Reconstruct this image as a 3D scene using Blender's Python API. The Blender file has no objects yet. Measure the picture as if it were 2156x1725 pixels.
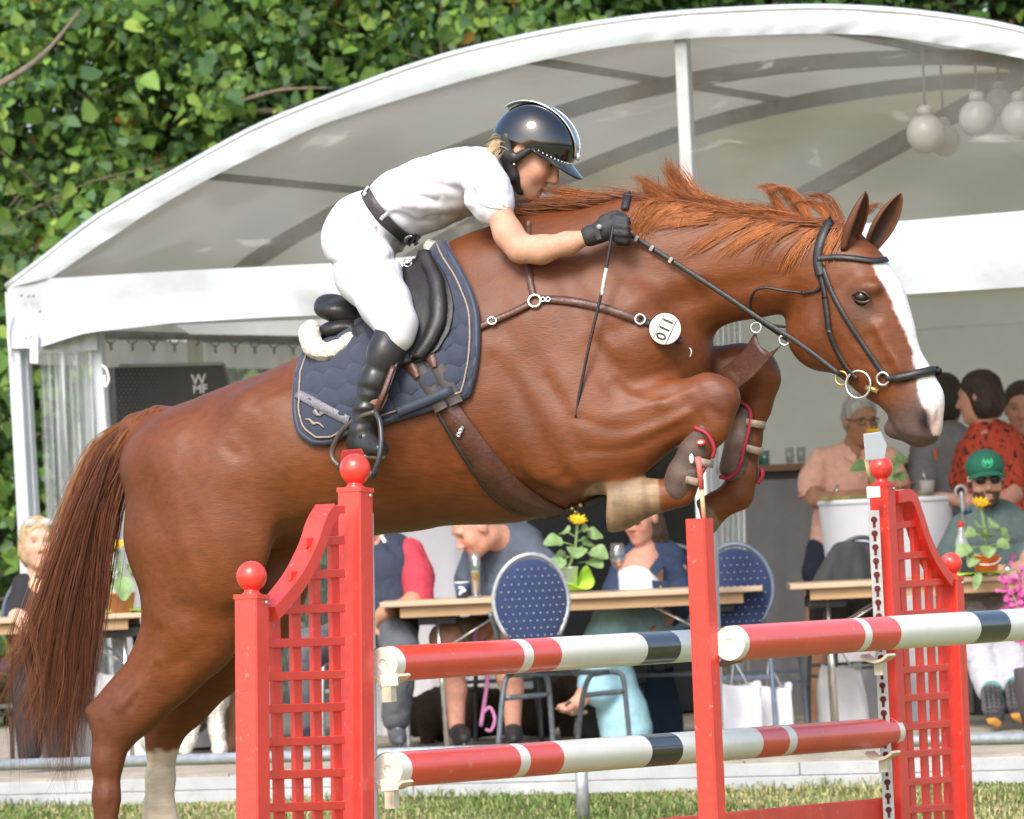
import bpy, bmesh, math, random
import numpy as np
from mathutils import Vector, Matrix
from mathutils.bvhtree import BVHTree

# ------------------------------------------------------------------ camera, sky, sun, exposure
SC = bpy.context.scene
COL = SC.collection
F = 11520.0            # focal length in units of a 2156 px wide picture
CAMH, YH, ROLL = 1.22, 1090.0, 0.0445
_p = math.atan((YH - 862.5) / F)
_f = Vector((0, math.cos(_p), math.sin(_p)))
_r0 = Vector((1, 0, 0)); _u0 = _r0.cross(_f)
_r = math.cos(ROLL) * _r0 - math.sin(ROLL) * _u0
_u = math.sin(ROLL) * _r0 + math.cos(ROLL) * _u0
CAMPOS = Vector((0, 0, CAMH))
cd = bpy.data.cameras.new('camera'); cam = bpy.data.objects.new('camera', cd); COL.objects.link(cam)
cam.matrix_world = Matrix(((_r.x, _u.x, -_f.x, 0), (_r.y, _u.y, -_f.y, 0), (_r.z, _u.z, -_f.z, CAMH), (0, 0, 0, 1)))
cd.sensor_width = 36; cd.lens = 36 * F / 2156; cd.clip_end = 500; cd.clip_start = 0.5
cd.dof.use_dof = True; cd.dof.focus_distance = 16.0; cd.dof.aperture_fstop = 9.5
SC.camera = cam

SUN_EL, SUN_AZ = math.radians(44), math.radians(-160)   # azimuth from +Y, clockwise seen from above
w = bpy.data.worlds.new('World'); SC.world = w; w.use_nodes = True
nt = w.node_tree
sky = nt.nodes.new('ShaderNodeTexSky'); sky.sky_type = 'NISHITA'; sky.sun_disc = False
sky.sun_elevation = SUN_EL; sky.sun_rotation = SUN_AZ; sky.air_density = 1.0; sky.dust_density = 3.0; sky.ozone_density = 1.0
nt.links.new(sky.outputs[0], nt.nodes['Background'].inputs[0])
nt.nodes['Background'].inputs[1].default_value = 0.15
sd = bpy.data.lights.new('sun', 'SUN'); sun = bpy.data.objects.new('sun', sd); COL.objects.link(sun)
sd.energy = 1.5; sd.angle = math.radians(20); sd.color = (1.0, 0.96, 0.9)
_sv = Vector((math.sin(SUN_AZ) * math.cos(SUN_EL), math.cos(SUN_AZ) * math.cos(SUN_EL), math.sin(SUN_EL)))
sun.rotation_euler = _sv.to_track_quat('Z', 'Y').to_euler(); sun.location = _sv * 40
vs = SC.view_settings
vs.view_transform = 'Standard'; vs.look = 'None'; vs.gamma = 1.0; vs.use_curve_mapping = False; vs.exposure = 1.12
SC.cycles.max_bounces = 8; SC.cycles.transparent_max_bounces = 24; SC.cycles.caustics_reflective = False; SC.cycles.caustics_refractive = False
SC.cycles.use_denoising = True

# ------------------------------------------------------------------ mapping from picture points to the place
def V(*a): return Vector(a)
def ray(x, y): return _f * F + _r * (x - 1078.0) + _u * (862.5 - y)
def P(x, y, Y):
    d = ray(x, y); return CAMPOS + d * (Y / d.y)
def S(Y): return Y / F           # metres per picture unit at depth Y
class Plane:
    """vertical plane through (px,py), turned by yaw; off = metres behind it (away from camera)"""
    def __init__(s, px, py, yaw):
        s.o = V(px, py, 0); s.n = V(math.sin(yaw), math.cos(yaw), 0); s.t = V(math.cos(yaw), -math.sin(yaw), 0)
    def __call__(s, x, y, off=0.0):
        d = ray(x, y); q = s.o + s.n * off
        k = (q - CAMPOS).dot(s.n) / d.dot(s.n)
        return CAMPOS + d * k
    def uz(s, u, z, off=0.0):
        p = s.o + s.t * u + s.n * off; return V(p.x, p.y, z)
    def u(s, p): return (p - s.o).dot(s.t)

# ------------------------------------------------------------------ colours and materials
def hx(h):
    h = h.lstrip('#'); v = [int(h[i:i + 2], 16) / 255 for i in (0, 2, 4)]
    return tuple(((c + .055) / 1.055) ** 2.4 if c > .04045 else c / 12.92 for c in v)
MATS = {}
def mat(name, col=(.5, .5, .5), rough=.6, metal=0., spec=.5, var=.12, vscale=12., bump=0., bscale=60., attr=False,
        sheen=0., coat=0., trans=0., stretch=(1, 1, 1), coat_rough=.1, coord='Object', dirt=None, dscale=9., dlo=.56, dhi=.74):
    if name in MATS: return MATS[name]
    m = bpy.data.materials.new(name); m.use_nodes = True; MATS[name] = m
    t = m.node_tree; N = t.nodes; Lk = t.links; b = N['Principled BSDF']
    b.inputs['Roughness'].default_value = rough; b.inputs['Metallic'].default_value = metal
    b.inputs['Specular IOR Level'].default_value = spec
    b.inputs['Coat Weight'].default_value = coat; b.inputs['Coat Roughness'].default_value = coat_rough
    b.inputs['Sheen Weight'].default_value = sheen
    tc = N.new('ShaderNodeTexCoord'); mp = N.new('ShaderNodeMapping'); mp.inputs['Scale'].default_value = stretch
    Lk.new(tc.outputs[coord], mp.inputs[0])
    if attr:
        a = N.new('ShaderNodeAttribute'); a.attribute_name = 'Col'; base = a.outputs['Color']
    else:
        a = N.new('ShaderNodeRGB'); a.outputs[0].default_value = (*col, 1); base = a.outputs[0]
    if var > 0:
        n = N.new('ShaderNodeTexNoise'); n.inputs['Scale'].default_value = vscale; n.inputs['Detail'].default_value = 5
        n.inputs['Roughness'].default_value = .6
        Lk.new(mp.outputs[0], n.inputs[0])
        mr = N.new('ShaderNodeMapRange'); mr.inputs[1].default_value = .3; mr.inputs[2].default_value = .7
        mr.inputs[3].default_value = 1 - var; mr.inputs[4].default_value = 1 + var
        Lk.new(n.outputs[0], mr.inputs[0])
        mx = N.new('ShaderNodeMix'); mx.data_type = 'RGBA'; mx.blend_type = 'MULTIPLY'; mx.inputs[0].default_value = 1
        Lk.new(base, mx.inputs[6]); Lk.new(mr.outputs[0], mx.inputs[7]); base = mx.outputs[2]
        rr = N.new('ShaderNodeMapRange'); rr.inputs[3].default_value = max(.02, rough * .85); rr.inputs[4].default_value = min(1, rough * 1.15)
        Lk.new(n.outputs[0], rr.inputs[0]); Lk.new(rr.outputs[0], b.inputs['Roughness'])
    if dirt:
        n2 = N.new('ShaderNodeTexNoise'); n2.inputs['Scale'].default_value = dscale; n2.inputs['Detail'].default_value = 8; n2.inputs['Roughness'].default_value = .7
        Lk.new(tc.outputs[coord], n2.inputs[0])
        r2 = N.new('ShaderNodeMapRange'); r2.inputs[1].default_value = dlo; r2.inputs[2].default_value = dhi; r2.inputs[3].default_value = 0; r2.inputs[4].default_value = dirt[3]
        Lk.new(n2.outputs[0], r2.inputs[0])
        m2 = N.new('ShaderNodeMix'); m2.data_type = 'RGBA'; Lk.new(r2.outputs[0], m2.inputs[0]); Lk.new(base, m2.inputs[6]); m2.inputs[7].default_value = (*dirt[:3], 1)
        base = m2.outputs[2]
    Lk.new(base, b.inputs['Base Color'])
    if bump > 0:
        n3 = N.new('ShaderNodeTexNoise'); n3.inputs['Scale'].default_value = bscale; n3.inputs['Detail'].default_value = 4
        Lk.new(mp.outputs[0], n3.inputs[0])
        bp = N.new('ShaderNodeBump'); bp.inputs['Strength'].default_value = bump; bp.inputs['Distance'].default_value = .01
        Lk.new(n3.outputs[0], bp.inputs['Height']); Lk.new(bp.outputs[0], b.inputs['Normal'])
    if trans > 0:
        tr = N.new('ShaderNodeBsdfTranslucent'); Lk.new(base, tr.inputs[0])
        ms = N.new('ShaderNodeMixShader'); ms.inputs[0].default_value = trans
        Lk.new(b.outputs[0], ms.inputs[1]); Lk.new(tr.outputs[0], ms.inputs[2]); Lk.new(ms.outputs[0], N['Material Output'].inputs[0])
    return m
def clear_mat(name, tint=(.93, .95, .95), gloss=.10, haze=.12, hscale=2.2, rough=.06, hcol=(.75, .77, .78), bump=.25, stretch=(1, 1, 1), fac0=.5, fac1=.72):
    """thin clear foil or glass: see-through, a mirror-like film and milky smears"""
    if name in MATS: return MATS[name]
    m = bpy.data.materials.new(name); m.use_nodes = True; MATS[name] = m
    t = m.node_tree; N = t.nodes; Lk = t.links; N.remove(N['Principled BSDF'])
    tr = N.new('ShaderNodeBsdfTransparent'); tr.inputs[0].default_value = (*tint, 1)
    gl = N.new('ShaderNodeBsdfGlossy'); gl.inputs['Roughness'].default_value = rough
    df = N.new('ShaderNodeBsdfDiffuse'); df.inputs[0].default_value = (*hcol, 1)
    tc = N.new('ShaderNodeTexCoord'); mp = N.new('ShaderNodeMapping'); mp.inputs['Scale'].default_value = stretch; Lk.new(tc.outputs['Object'], mp.inputs[0])
    n = N.new('ShaderNodeTexNoise'); n.inputs['Scale'].default_value = hscale; n.inputs['Detail'].default_value = 7; n.inputs['Roughness'].default_value = .62; n.inputs['Distortion'].default_value = .6
    Lk.new(mp.outputs[0], n.inputs[0])
    mr = N.new('ShaderNodeMapRange'); mr.inputs[1].default_value = fac0; mr.inputs[2].default_value = fac1; mr.inputs[3].default_value = haze * .35; mr.inputs[4].default_value = haze * 2.2
    Lk.new(n.outputs[0], mr.inputs[0])
    if bump:
        bp = N.new('ShaderNodeBump'); bp.inputs['Strength'].default_value = bump; bp.inputs['Distance'].default_value = .03
        Lk.new(n.outputs[0], bp.inputs['Height']); Lk.new(bp.outputs[0], gl.inputs['Normal'])
    fr = N.new('ShaderNodeLayerWeight'); fr.inputs[0].default_value = .35
    fp = N.new('ShaderNodeMath'); fp.operation = 'POWER'; fp.inputs[1].default_value = 3.; Lk.new(fr.outputs['Facing'], fp.inputs[0])
    fa = N.new('ShaderNodeMath'); fa.operation = 'MULTIPLY_ADD'; fa.inputs[1].default_value = .6; fa.inputs[2].default_value = gloss * .3; Lk.new(fp.outputs[0], fa.inputs[0])
    m1 = N.new('ShaderNodeMixShader'); Lk.new(mr.outputs[0], m1.inputs[0]); Lk.new(tr.outputs[0], m1.inputs[1]); Lk.new(df.outputs[0], m1.inputs[2])
    m2 = N.new('ShaderNodeMixShader'); Lk.new(fa.outputs[0], m2.inputs[0]); Lk.new(m1.outputs[0], m2.inputs[1]); Lk.new(gl.outputs[0], m2.inputs[2])
    Lk.new(m2.outputs[0], N['Material Output'].inputs[0])
    return m

# ------------------------------------------------------------------ objects
def tag(o, label=None, cat=None, group=None, kind=None):
    if label: o['label'] = label
    if cat: o['category'] = cat
    if group: o['group'] = group
    if kind: o['kind'] = kind
    return o
def empty(name, loc, label, cat, group=None):
    o = bpy.data.objects.new(name, None); COL.objects.link(o); o.location = loc; o.empty_display_size = .1
    o['_loc'] = 0; del o['_loc']
    return tag(o, label, cat, group)
def link(name, me, m, parent=None, smooth=True):
    if m is not None and not me.materials: me.materials.append(m)
    if smooth: me.polygons.foreach_set('use_smooth', [True] * len(me.polygons))
    o = bpy.data.objects.new(name, me); COL.objects.link(o)
    if parent is not None:
        o.parent = parent
        off = parent.location.copy(); q = parent.parent
        while q is not None: off += q.location; q = q.parent
        o.location = -off       # meshes are written in world coordinates
    return o
def np_mesh(name, v, f, cols=None):
    me = bpy.data.meshes.new(name)
    v = np.asarray(v, np.float32); me.vertices.add(len(v)); me.vertices.foreach_set('co', v.ravel())
    f = np.asarray(f, np.int32); k = f.shape[1]
    me.loops.add(f.size); me.loops.foreach_set('vertex_index', f.ravel())
    me.polygons.add(len(f)); me.polygons.foreach_set('loop_start', np.arange(0, f.size, k, dtype=np.int32))
    me.update(calc_edges=True); me.validate()
    if cols is not None and len(me.vertices) == len(v):
        a = me.color_attributes.new('Col', 'FLOAT_COLOR', 'POINT')
        c4 = np.ones((len(v), 4), np.float32); c4[:, :3] = cols; a.data.foreach_set('color', c4.ravel())
    return me
class MB:
    """collects boxes, tubes and sheets into one mesh"""
    def __init__(s): s.v = []; s.f = []; s.c = []; s.col = None
    def _add(s, vs, fs):
        n = len(s.v); s.v += [tuple(p) for p in vs]; s.f += [tuple(i + n for i in f) for f in fs]
        if s.col is not None: s.c += [s.col] * len(vs)
    def box(s, c, sx, sy, sz, R=None):
        c = Vector(c); pts = []
        for dz in (-.5, .5):
            for dx, dy in ((-.5, -.5), (.5, -.5), (.5, .5), (-.5, .5)):
                q = V(dx * sx, dy * sy, dz * sz); pts.append(c + (R @ q if R else q))
        s._add(pts, [(3, 2, 1, 0), (4, 5, 6, 7), (0, 1, 5, 4), (1, 2, 6, 5), (2, 3, 7, 6), (3, 0, 4, 7)])
    def bar(s, a, b, wd, th, up=V(0, 0, 1), ch=0.):
        """rectangular bar from a to b; wd across, th along up; ch = chamfer"""
        a = Vector(a); b = Vector(b); d = (b - a).normalized(); sd = d.cross(up)
        if sd.length < 1e-4: sd = d.cross(V(0, 1, 0))
        sd.normalize(); u2 = sd.cross(d).normalized()
        x, y = wd / 2, th / 2
        pr = [(-x, -y), (x, -y), (x, y), (-x, y)] if ch <= 0 else [(-x + ch, -y), (x - ch, -y), (x, -y + ch), (x, y - ch), (x - ch, y), (-x + ch, y), (-x, y - ch), (-x, -y + ch)]
        n = len(pr); vs = [a + sd * p + u2 * q for p, q in pr] + [b + sd * p + u2 * q for p, q in pr]
        fs = [(i, (i + 1) % n, n + (i + 1) % n, n + i) for i in range(n)] + [tuple(range(n - 1, -1, -1)), tuple(range(n, 2 * n))]
        s._add(vs, fs)
    def tube(s, pts, r, n=10, cap=True, flat=1., up=None):
        """round (or flattened) tube along a polyline, r one radius or one per point"""
        pts = [Vector(p) for p in pts]; m = len(pts)
        rs = r if isinstance(r, (list, tuple)) else [r] * m
        vs = []; pu = None
        for i, p in enumerate(pts):
            d = (pts[min(i + 1, m - 1)] - pts[max(i - 1, 0)]); d = d.normalized() if d.length > 1e-9 else V(0, 0, 1)
            if up is not None: u = up - d * up.dot(d)
            elif pu is None:
                u = V(0, 0, 1) if abs(d.z) < .9 else V(0, 1, 0); u = u - d * u.dot(d)
            else: u = pu - d * pu.dot(d)
            u.normalize(); pu = u; sd = d.cross(u)
            for k in range(n):
                a = 2 * math.pi * k / n; vs.append(p + (sd * math.cos(a) + u * math.sin(a) * flat) * rs[i])
        fs = [(i * n + k, i * n + (k + 1) % n, (i + 1) * n + (k + 1) % n, (i + 1) * n + k) for i in range(m - 1) for k in range(n)]
        if cap: fs += [tuple(range(n - 1, -1, -1)), tuple(range((m - 1) * n, m * n))]
        s._add(vs, fs)
    def ball(s, c, r, n=16, sc=(1, 1, 1), R=None):
        c = Vector(c); vs = [c + (R @ V(0, 0, r * sc[2]) if R else V(0, 0, r * sc[2]))]
        h = n // 2
        for i in range(1, h):
            a = math.pi * i / h
            for k in range(n):
                b = 2 * math.pi * k / n
                q = V(r * sc[0] * math.sin(a) * math.cos(b), r * sc[1] * math.sin(a) * math.sin(b), r * sc[2] * math.cos(a))
                vs.append(c + (R @ q if R else q))
        q = V(0, 0, -r * sc[2]); vs.append(c + (R @ q if R else q)); L = len(vs) - 1
        fs = [(0, 1 + k, 1 + (k + 1) % n) for k in range(n)]
        for i in range(h - 2):
            for k in range(n):
                a = 1 + i * n; fs.append((a + k, a + n + k, a + n + (k + 1) % n, a + (k + 1) % n))
        a = 1 + (h - 2) * n; fs += [(a + k, L, a + (k + 1) % n) for k in range(n)]
        s._add(vs, fs)
    def lathe(s, base, prof, n=20, axis=None, cap=True):
        """prof: (radius, height) from bottom to top, around axis (default up)"""
        base = Vector(base); R = (axis or V(0, 0, 1)).to_track_quat('Z', 'X').to_matrix(); vs = []
        for r, z in prof:
            for k in range(n):
                a = 2 * math.pi * k / n; vs.append(base + R @ V(r * math.cos(a), r * math.sin(a), z))
        m = len(prof); fs = [(i * n + k, i * n + (k + 1) % n, (i + 1) * n + (k + 1) % n, (i + 1) * n + k) for i in range(m - 1) for k in range(n)]
        if cap: fs += [tuple(range(n - 1, -1, -1)), tuple(range((m - 1) * n, m * n))]
        s._add(vs, fs)
    def prism(s, pts, nrm):
        """polygon pts given thickness along nrm"""
        n = len(pts); pts = [Vector(p) for p in pts]; vs = pts + [p + nrm for p in pts]
        fs = [tuple(range(n)), tuple(range(2 * n - 1, n - 1, -1))] + [(i, n + i, n + (i + 1) % n, (i + 1) % n) for i in range(n)]
        s._add(vs, fs)
    def grid(s, rows):
        n = len(rows[0]); vs = [p for r in rows for p in r]
        s._add(vs, [(i * n + k, i * n + k + 1, (i + 1) * n + k + 1, (i + 1) * n + k) for i in range(len(rows) - 1) for k in range(n - 1)])
    def build(s, name, m, parent=None, smooth=False, bevel=0., weld=False):
        me = bpy.data.meshes.new(name); me.from_pydata(s.v, [], s.f); me.update()
        if weld:
            bm = bmesh.new(); bm.from_mesh(me); bmesh.ops.remove_doubles(bm, verts=bm.verts, dist=1e-5); bmesh.ops.recalc_face_normals(bm, faces=bm.faces); bm.to_mesh(me); bm.free(); s.c = []
        if s.c and len(s.c) == len(s.v):
            a = me.color_attributes.new('Col', 'FLOAT_COLOR', 'POINT')
            a.data.foreach_set('color', np.array([(*c, 1) for c in s.c], np.float32).ravel())
        o = link(name, me, m, parent, smooth)
        if bevel > 0:
            bv = o.modifiers.new('bevel', 'BEVEL'); bv.width = bevel; bv.segments = 2; bv.limit_method = 'ANGLE'; bv.angle_limit = .6
        return o
def catmull(pts, n=6):
    """smooth curve through points (tuples or Vectors)"""
    p = [np.array(tuple(q), float) for q in pts]; p = [2 * p[0] - p[1]] + p + [2 * p[-1] - p[-2]]; out = []
    for i in range(1, len(p) - 2):
        for k in range(n):
            t = k / n; a, b, c, d = p[i - 1:i + 3]
            out.append(.5 * ((2 * b) + (c - a) * t + (2 * a - 5 * b + 4 * c - d) * t * t + (3 * b - a - 3 * c + d) * t ** 3))
    out.append(p[-2]); return out
def text_mesh(name, s, size, origin, right, up, m, parent, depth=.001, bold=0.):
    cu = bpy.data.curves.new(name, 'FONT'); cu.body = s; cu.size = size; cu.extrude = depth; cu.align_x = 'CENTER'; cu.align_y = 'CENTER'; cu.offset = bold
    tmp = bpy.data.objects.new('tmp', cu); COL.objects.link(tmp)
    bpy.context.view_layer.update()
    me = bpy.data.meshes.new_from_object(tmp.evaluated_get(bpy.context.evaluated_depsgraph_get()))
    bpy.data.objects.remove(tmp); bpy.data.curves.remove(cu)
    r = Vector(right).normalized(); u = Vector(up).normalized(); n = r.cross(u)
    M = Matrix(((r.x, u.x, n.x, origin[0]), (r.y, u.y, n.y, origin[1]), (r.z, u.z, n.z, origin[2]), (0, 0, 0, 1)))
    me.transform(M); me.materials.clear()
    return link(name, me, m, parent, smooth=False)

# ------------------------------------------------------------------ soft bodies: blended shapes turned into one skin
class Field:
    def __init__(s): s.pr = []
    def chain(s, pts, L=None, k=.03, sub=False):
        """pts: (centre, a, b): a = half size in the picture-like plane, b = half size along L"""
        L = np.array(L if L is not None else (0, 1, 0), float); L /= np.linalg.norm(L)
        pts = [(np.array(tuple(c), float), a, b) for c, a, b in pts]
        for i in range(len(pts) - 1): s.pr.append(('c', pts[i], pts[i + 1], L, k, sub))
        if len(pts) == 1: s.pr.append(('c', pts[0], (pts[0][0] + 1e-4, pts[0][1], pts[0][2]), L, k, sub))
        return s
    def cap(s, a, b, ra, rb=None, k=.02, sub=False):
        return s.chain([(a, ra, ra), (b, rb if rb is not None else ra, rb if rb is not None else ra)], k=k, sub=sub)
    def ell(s, c, r, R=None, k=.03, sub=False):
        s.pr.append(('e', np.array(tuple(c), float), np.array(r, float), np.array(R, float) if R is not None else np.eye(3), k, sub)); return s
    def _bb(s, q):
        if q[0] == 'c':
            r = max(q[1][1], q[1][2], q[2][1], q[2][2]); a, b = q[1][0], q[2][0]; return np.minimum(a, b) - r, np.maximum(a, b) + r
        r = q[2].max(); return q[1] - r, q[1] + r
    def mesh(s, h=.01, relax=1):
        pos = [s._bb(q) for q in s.pr if not q[5]]
        lo = np.min([b[0] for b in pos], 0) - 4 * h - .02; hi = np.max([b[1] for b in pos], 0) + 4 * h + .02
        n = np.ceil((hi - lo) / h).astype(int) + 1
        f = np.full(n, 1.0, np.float32)
        ax = [(lo[i] + h * np.arange(n[i])).astype(np.float32) for i in range(3)]
        for q in s.pr:
            k = q[4]; bl, bh = s._bb(q); mg = k + 3 * h
            i0 = np.clip(np.floor((bl - mg - lo) / h).astype(int), 0, n - 1); i1 = np.clip(np.ceil((bh + mg - lo) / h).astype(int) + 1, 1, n)
            if np.any(i1 <= i0): continue
            X = ax[0][i0[0]:i1[0]][:, None, None]; Y = ax[1][i0[1]:i1[1]][None, :, None]; Z = ax[2][i0[2]:i1[2]][None, None, :]
            if q[0] == 'c':
                (A, a0, b0), (B, a1, b1), L = q[1], q[2], q[3]; d = B - A; dd = max(d @ d, 1e-12)
                x, y, z = X - A[0], Y - A[1], Z - A[2]
                t = np.clip((x * d[0] + y * d[1] + z * d[2]) / dd, 0, 1)
                x = x - t * d[0]; y = y - t * d[1]; z = z - t * d[2]
                ql = x * L[0] + y * L[1] + z * L[2]; qr = np.maximum(x * x + y * y + z * z - ql * ql, 0)
                a = a0 + (a1 - a0) * t; b = b0 + (b1 - b0) * t
                if abs(a0 - b0) + abs(a1 - b1) < 1e-9: D = np.sqrt(qr + ql * ql) - a
                else:
                    k0 = np.sqrt(qr / (a * a) + ql * ql / (b * b)); k1 = np.sqrt(qr / a ** 4 + ql * ql / b ** 4) + 1e-9
                    D = np.where(k0 < 1e-3, -np.minimum(a, b), k0 * (k0 - 1) / k1)
            else:
                x, y, z = X - q[1][0], Y - q[1][1], Z - q[1][2]; R = q[3]; r = q[2]
                u = (x * R[0, 0] + y * R[1, 0] + z * R[2, 0]); v = (x * R[0, 1] + y * R[1, 1] + z * R[2, 1]); w_ = (x * R[0, 2] + y * R[1, 2] + z * R[2, 2])
                k0 = np.sqrt((u / r[0]) ** 2 + (v / r[1]) ** 2 + (w_ / r[2]) ** 2); k1 = np.sqrt((u / r[0] ** 2) ** 2 + (v / r[1] ** 2) ** 2 + (w_ / r[2] ** 2) ** 2) + 1e-9
                D = np.where(k0 < 1e-3, -r.min(), k0 * (k0 - 1) / k1)
            g = f[i0[0]:i1[0], i0[1]:i1[1], i0[2]:i1[2]]
            if q[5]:
                D = -D; hh = np.clip(.5 - .5 * (g - D) / k, 0, 1) if k > 0 else None
                f[i0[0]:i1[0], i0[1]:i1[1], i0[2]:i1[2]] = (g * (1 - hh) + D * hh + k * hh * (1 - hh)) if k > 0 else np.maximum(g, D)
            else:
                if k > 0:
                    hh = np.clip(.5 + .5 * (D - g) / k, 0, 1); r_ = D * (1 - hh) + g * hh - k * hh * (1 - hh)
                else: r_ = np.minimum(g, D)
                f[i0[0]:i1[0], i0[1]:i1[1], i0[2]:i1[2]] = r_
        return surf_nets(f, lo, h, relax)
def surf_nets(f, lo, h, relax=1):
    ins = f < 0; nx, ny, nz = f.shape
    c = ins[:-1, :-1, :-1].astype(np.int8)
    cnt = sum(ins[i:nx - 1 + i, j:ny - 1 + j, k:nz - 1 + k].astype(np.int8) for i in (0, 1) for j in (0, 1) for k in (0, 1))
    act = (cnt > 0) & (cnt < 8); I = np.argwhere(act); idx = np.full(act.shape, -1, np.int32); idx[act] = np.arange(len(I))
    pos = np.zeros((len(I), 3)); num = np.zeros(len(I))
    cr = [(i, j, k) for i in (0, 1) for j in (0, 1) for k in (0, 1)]
    for a in cr:
        for x in range(3):
            if a[x]: continue
            b = list(a); b[x] = 1
            fa = f[I[:, 0] + a[0], I[:, 1] + a[1], I[:, 2] + a[2]]; fb = f[I[:, 0] + b[0], I[:, 1] + b[1], I[:, 2] + b[2]]
            m = (fa < 0) != (fb < 0); t = np.where(m, fa / np.where(m, fa - fb, 1), 0)
            p = np.array(a, float)[None, :] + np.zeros((len(I), 1)); p[:, x] += t
            pos[m] += p[m]; num[m] += 1
    v = (I + pos / num[:, None]) * h + lo
    faces = []
    for x in range(3):
        y, z = (x + 1) % 3, (x + 2) % 3
        sl0 = [slice(None)] * 3; sl1 = [slice(None)] * 3; sl0[x] = slice(0, -1); sl1[x] = slice(1, None)
        A = ins[tuple(sl0)]; B = ins[tuple(sl1)]; E = np.argwhere(A != B)
        if not len(E): continue
        ok = (E[:, y] > 0) & (E[:, z] > 0) & (E[:, y] < f.shape[y] - 1) & (E[:, z] < f.shape[z] - 1); E = E[ok]
        fl = A[E[:, 0], E[:, 1], E[:, 2]]
        q = []
        for dy, dz in ((-1, -1), (0, -1), (0, 0), (-1, 0)):
            e = E.copy(); e[:, y] += dy; e[:, z] += dz; q.append(idx[e[:, 0], e[:, 1], e[:, 2]])
        q = np.stack(q, 1); q[~fl] = q[~fl][:, ::-1]; faces.append(q)
    fc = np.concatenate(faces); fc = fc[(fc >= 0).all(1)]
    for _ in range(relax): v = laplace(v, fc, .5)
    return v, fc
def laplace(v, f, a=.5):
    e0 = np.concatenate([f[:, i] for i in range(4)]); e1 = np.concatenate([f[:, (i + 1) % 4] for i in range(4)])
    n = np.bincount(e0, minlength=len(v)) + np.bincount(e1, minlength=len(v)); o = np.empty_like(v)
    for c in range(3): o[:, c] = (np.bincount(e0, v[e1, c], len(v)) + np.bincount(e1, v[e0, c], len(v))) / np.maximum(n, 1)
    return v * (1 - a) + o * a
def normals(v, f):
    n = np.cross(v[f[:, 2]] - v[f[:, 0]], v[f[:, 3]] - v[f[:, 1]]); o = np.zeros_like(v)
    for i in range(4):
        for c in range(3): o[:, c] += np.bincount(f[:, i], n[:, c], len(v))
    return o / (np.linalg.norm(o, axis=1, keepdims=True) + 1e-12)
def to_px(v):
    """world points -> picture units (x, y)"""
    d = v - np.array(CAMPOS); z = d @ np.array(_f); return np.stack([1078 + F * (d @ np.array(_r)) / z, 862.5 - F * (d @ np.array(_u)) / z], 1)
def seg_dist(p, pts):
    """distance of 2-D points from a polyline"""
    best = np.full(len(p), 1e9)
    for a, b in zip(pts[:-1], pts[1:]):
        a = np.array(a, float); b = np.array(b, float); d = b - a; t = np.clip(((p - a) @ d) / max(d @ d, 1e-9), 0, 1)
        best = np.minimum(best, np.linalg.norm(p - a - t[:, None] * d, axis=1))
    return best
def in_poly(p, poly):
    x, y = p[:, 0], p[:, 1]; c = np.zeros(len(p), bool); n = len(poly)
    for i in range(n):
        (x0, y0), (x1, y1) = poly[i], poly[(i + 1) % n]
        c ^= ((y0 > y) != (y1 > y)) & (x < (x1 - x0) * (y - y0) / ((y1 - y0) if y1 != y0 else 1e-9) + x0)
    return c
def vnoise(v, sc, seed=0):
    """cheap smooth noise in [-1,1]"""
    r = np.random.RandomState(seed); o = np.zeros(len(v))
    for i in range(6):
        k = r.normal(size=3); k *= sc * (1 + .5 * i) / np.linalg.norm(k); o += np.sin(v @ k + r.uniform(0, 6.28)) / (1 + .4 * i)
    return o / 3.2
def crease(v, sc, seed=0, w=.15):
    n = vnoise(v, sc, seed); return -np.exp(-(n / w) ** 2)
def soft(name, field, m, parent, h=.01, relax=1, col=None, colfn=None, disp=None):
    v, f = field.mesh(h, relax)
    if disp is not None: v = v + normals(v, f) * disp(v)[:, None]
    c = None
    if colfn is not None: c = colfn(v)
    elif col is not None: c = np.tile(np.array(col), (len(v), 1)) * (1 + .05 * vnoise(v, 25, 3))[:, None]
    o = link(name, np_mesh(name, v, f, c), m, parent)
    return o, v, f
random.seed(7); RNG = np.random.RandomState(11)
# ------------------------------------------------------------------ ground
TP = Plane(-2.45, 26.2, math.radians(22.3))      # front plane of the marquee
g = MB(); g.grid([[V(x, y, 0) for x in np.linspace(-60, 60, 25)] for y in np.linspace(-5, 140, 25)])
m_ground = mat('lawn_soil', (.17, .175, .062), rough=.95, var=.35, vscale=3, bump=.6, bscale=40, dirt=(.33, .27, .13, .8), dscale=2.5)
tag(g.build('lawn', m_ground), kind='structure')
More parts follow.
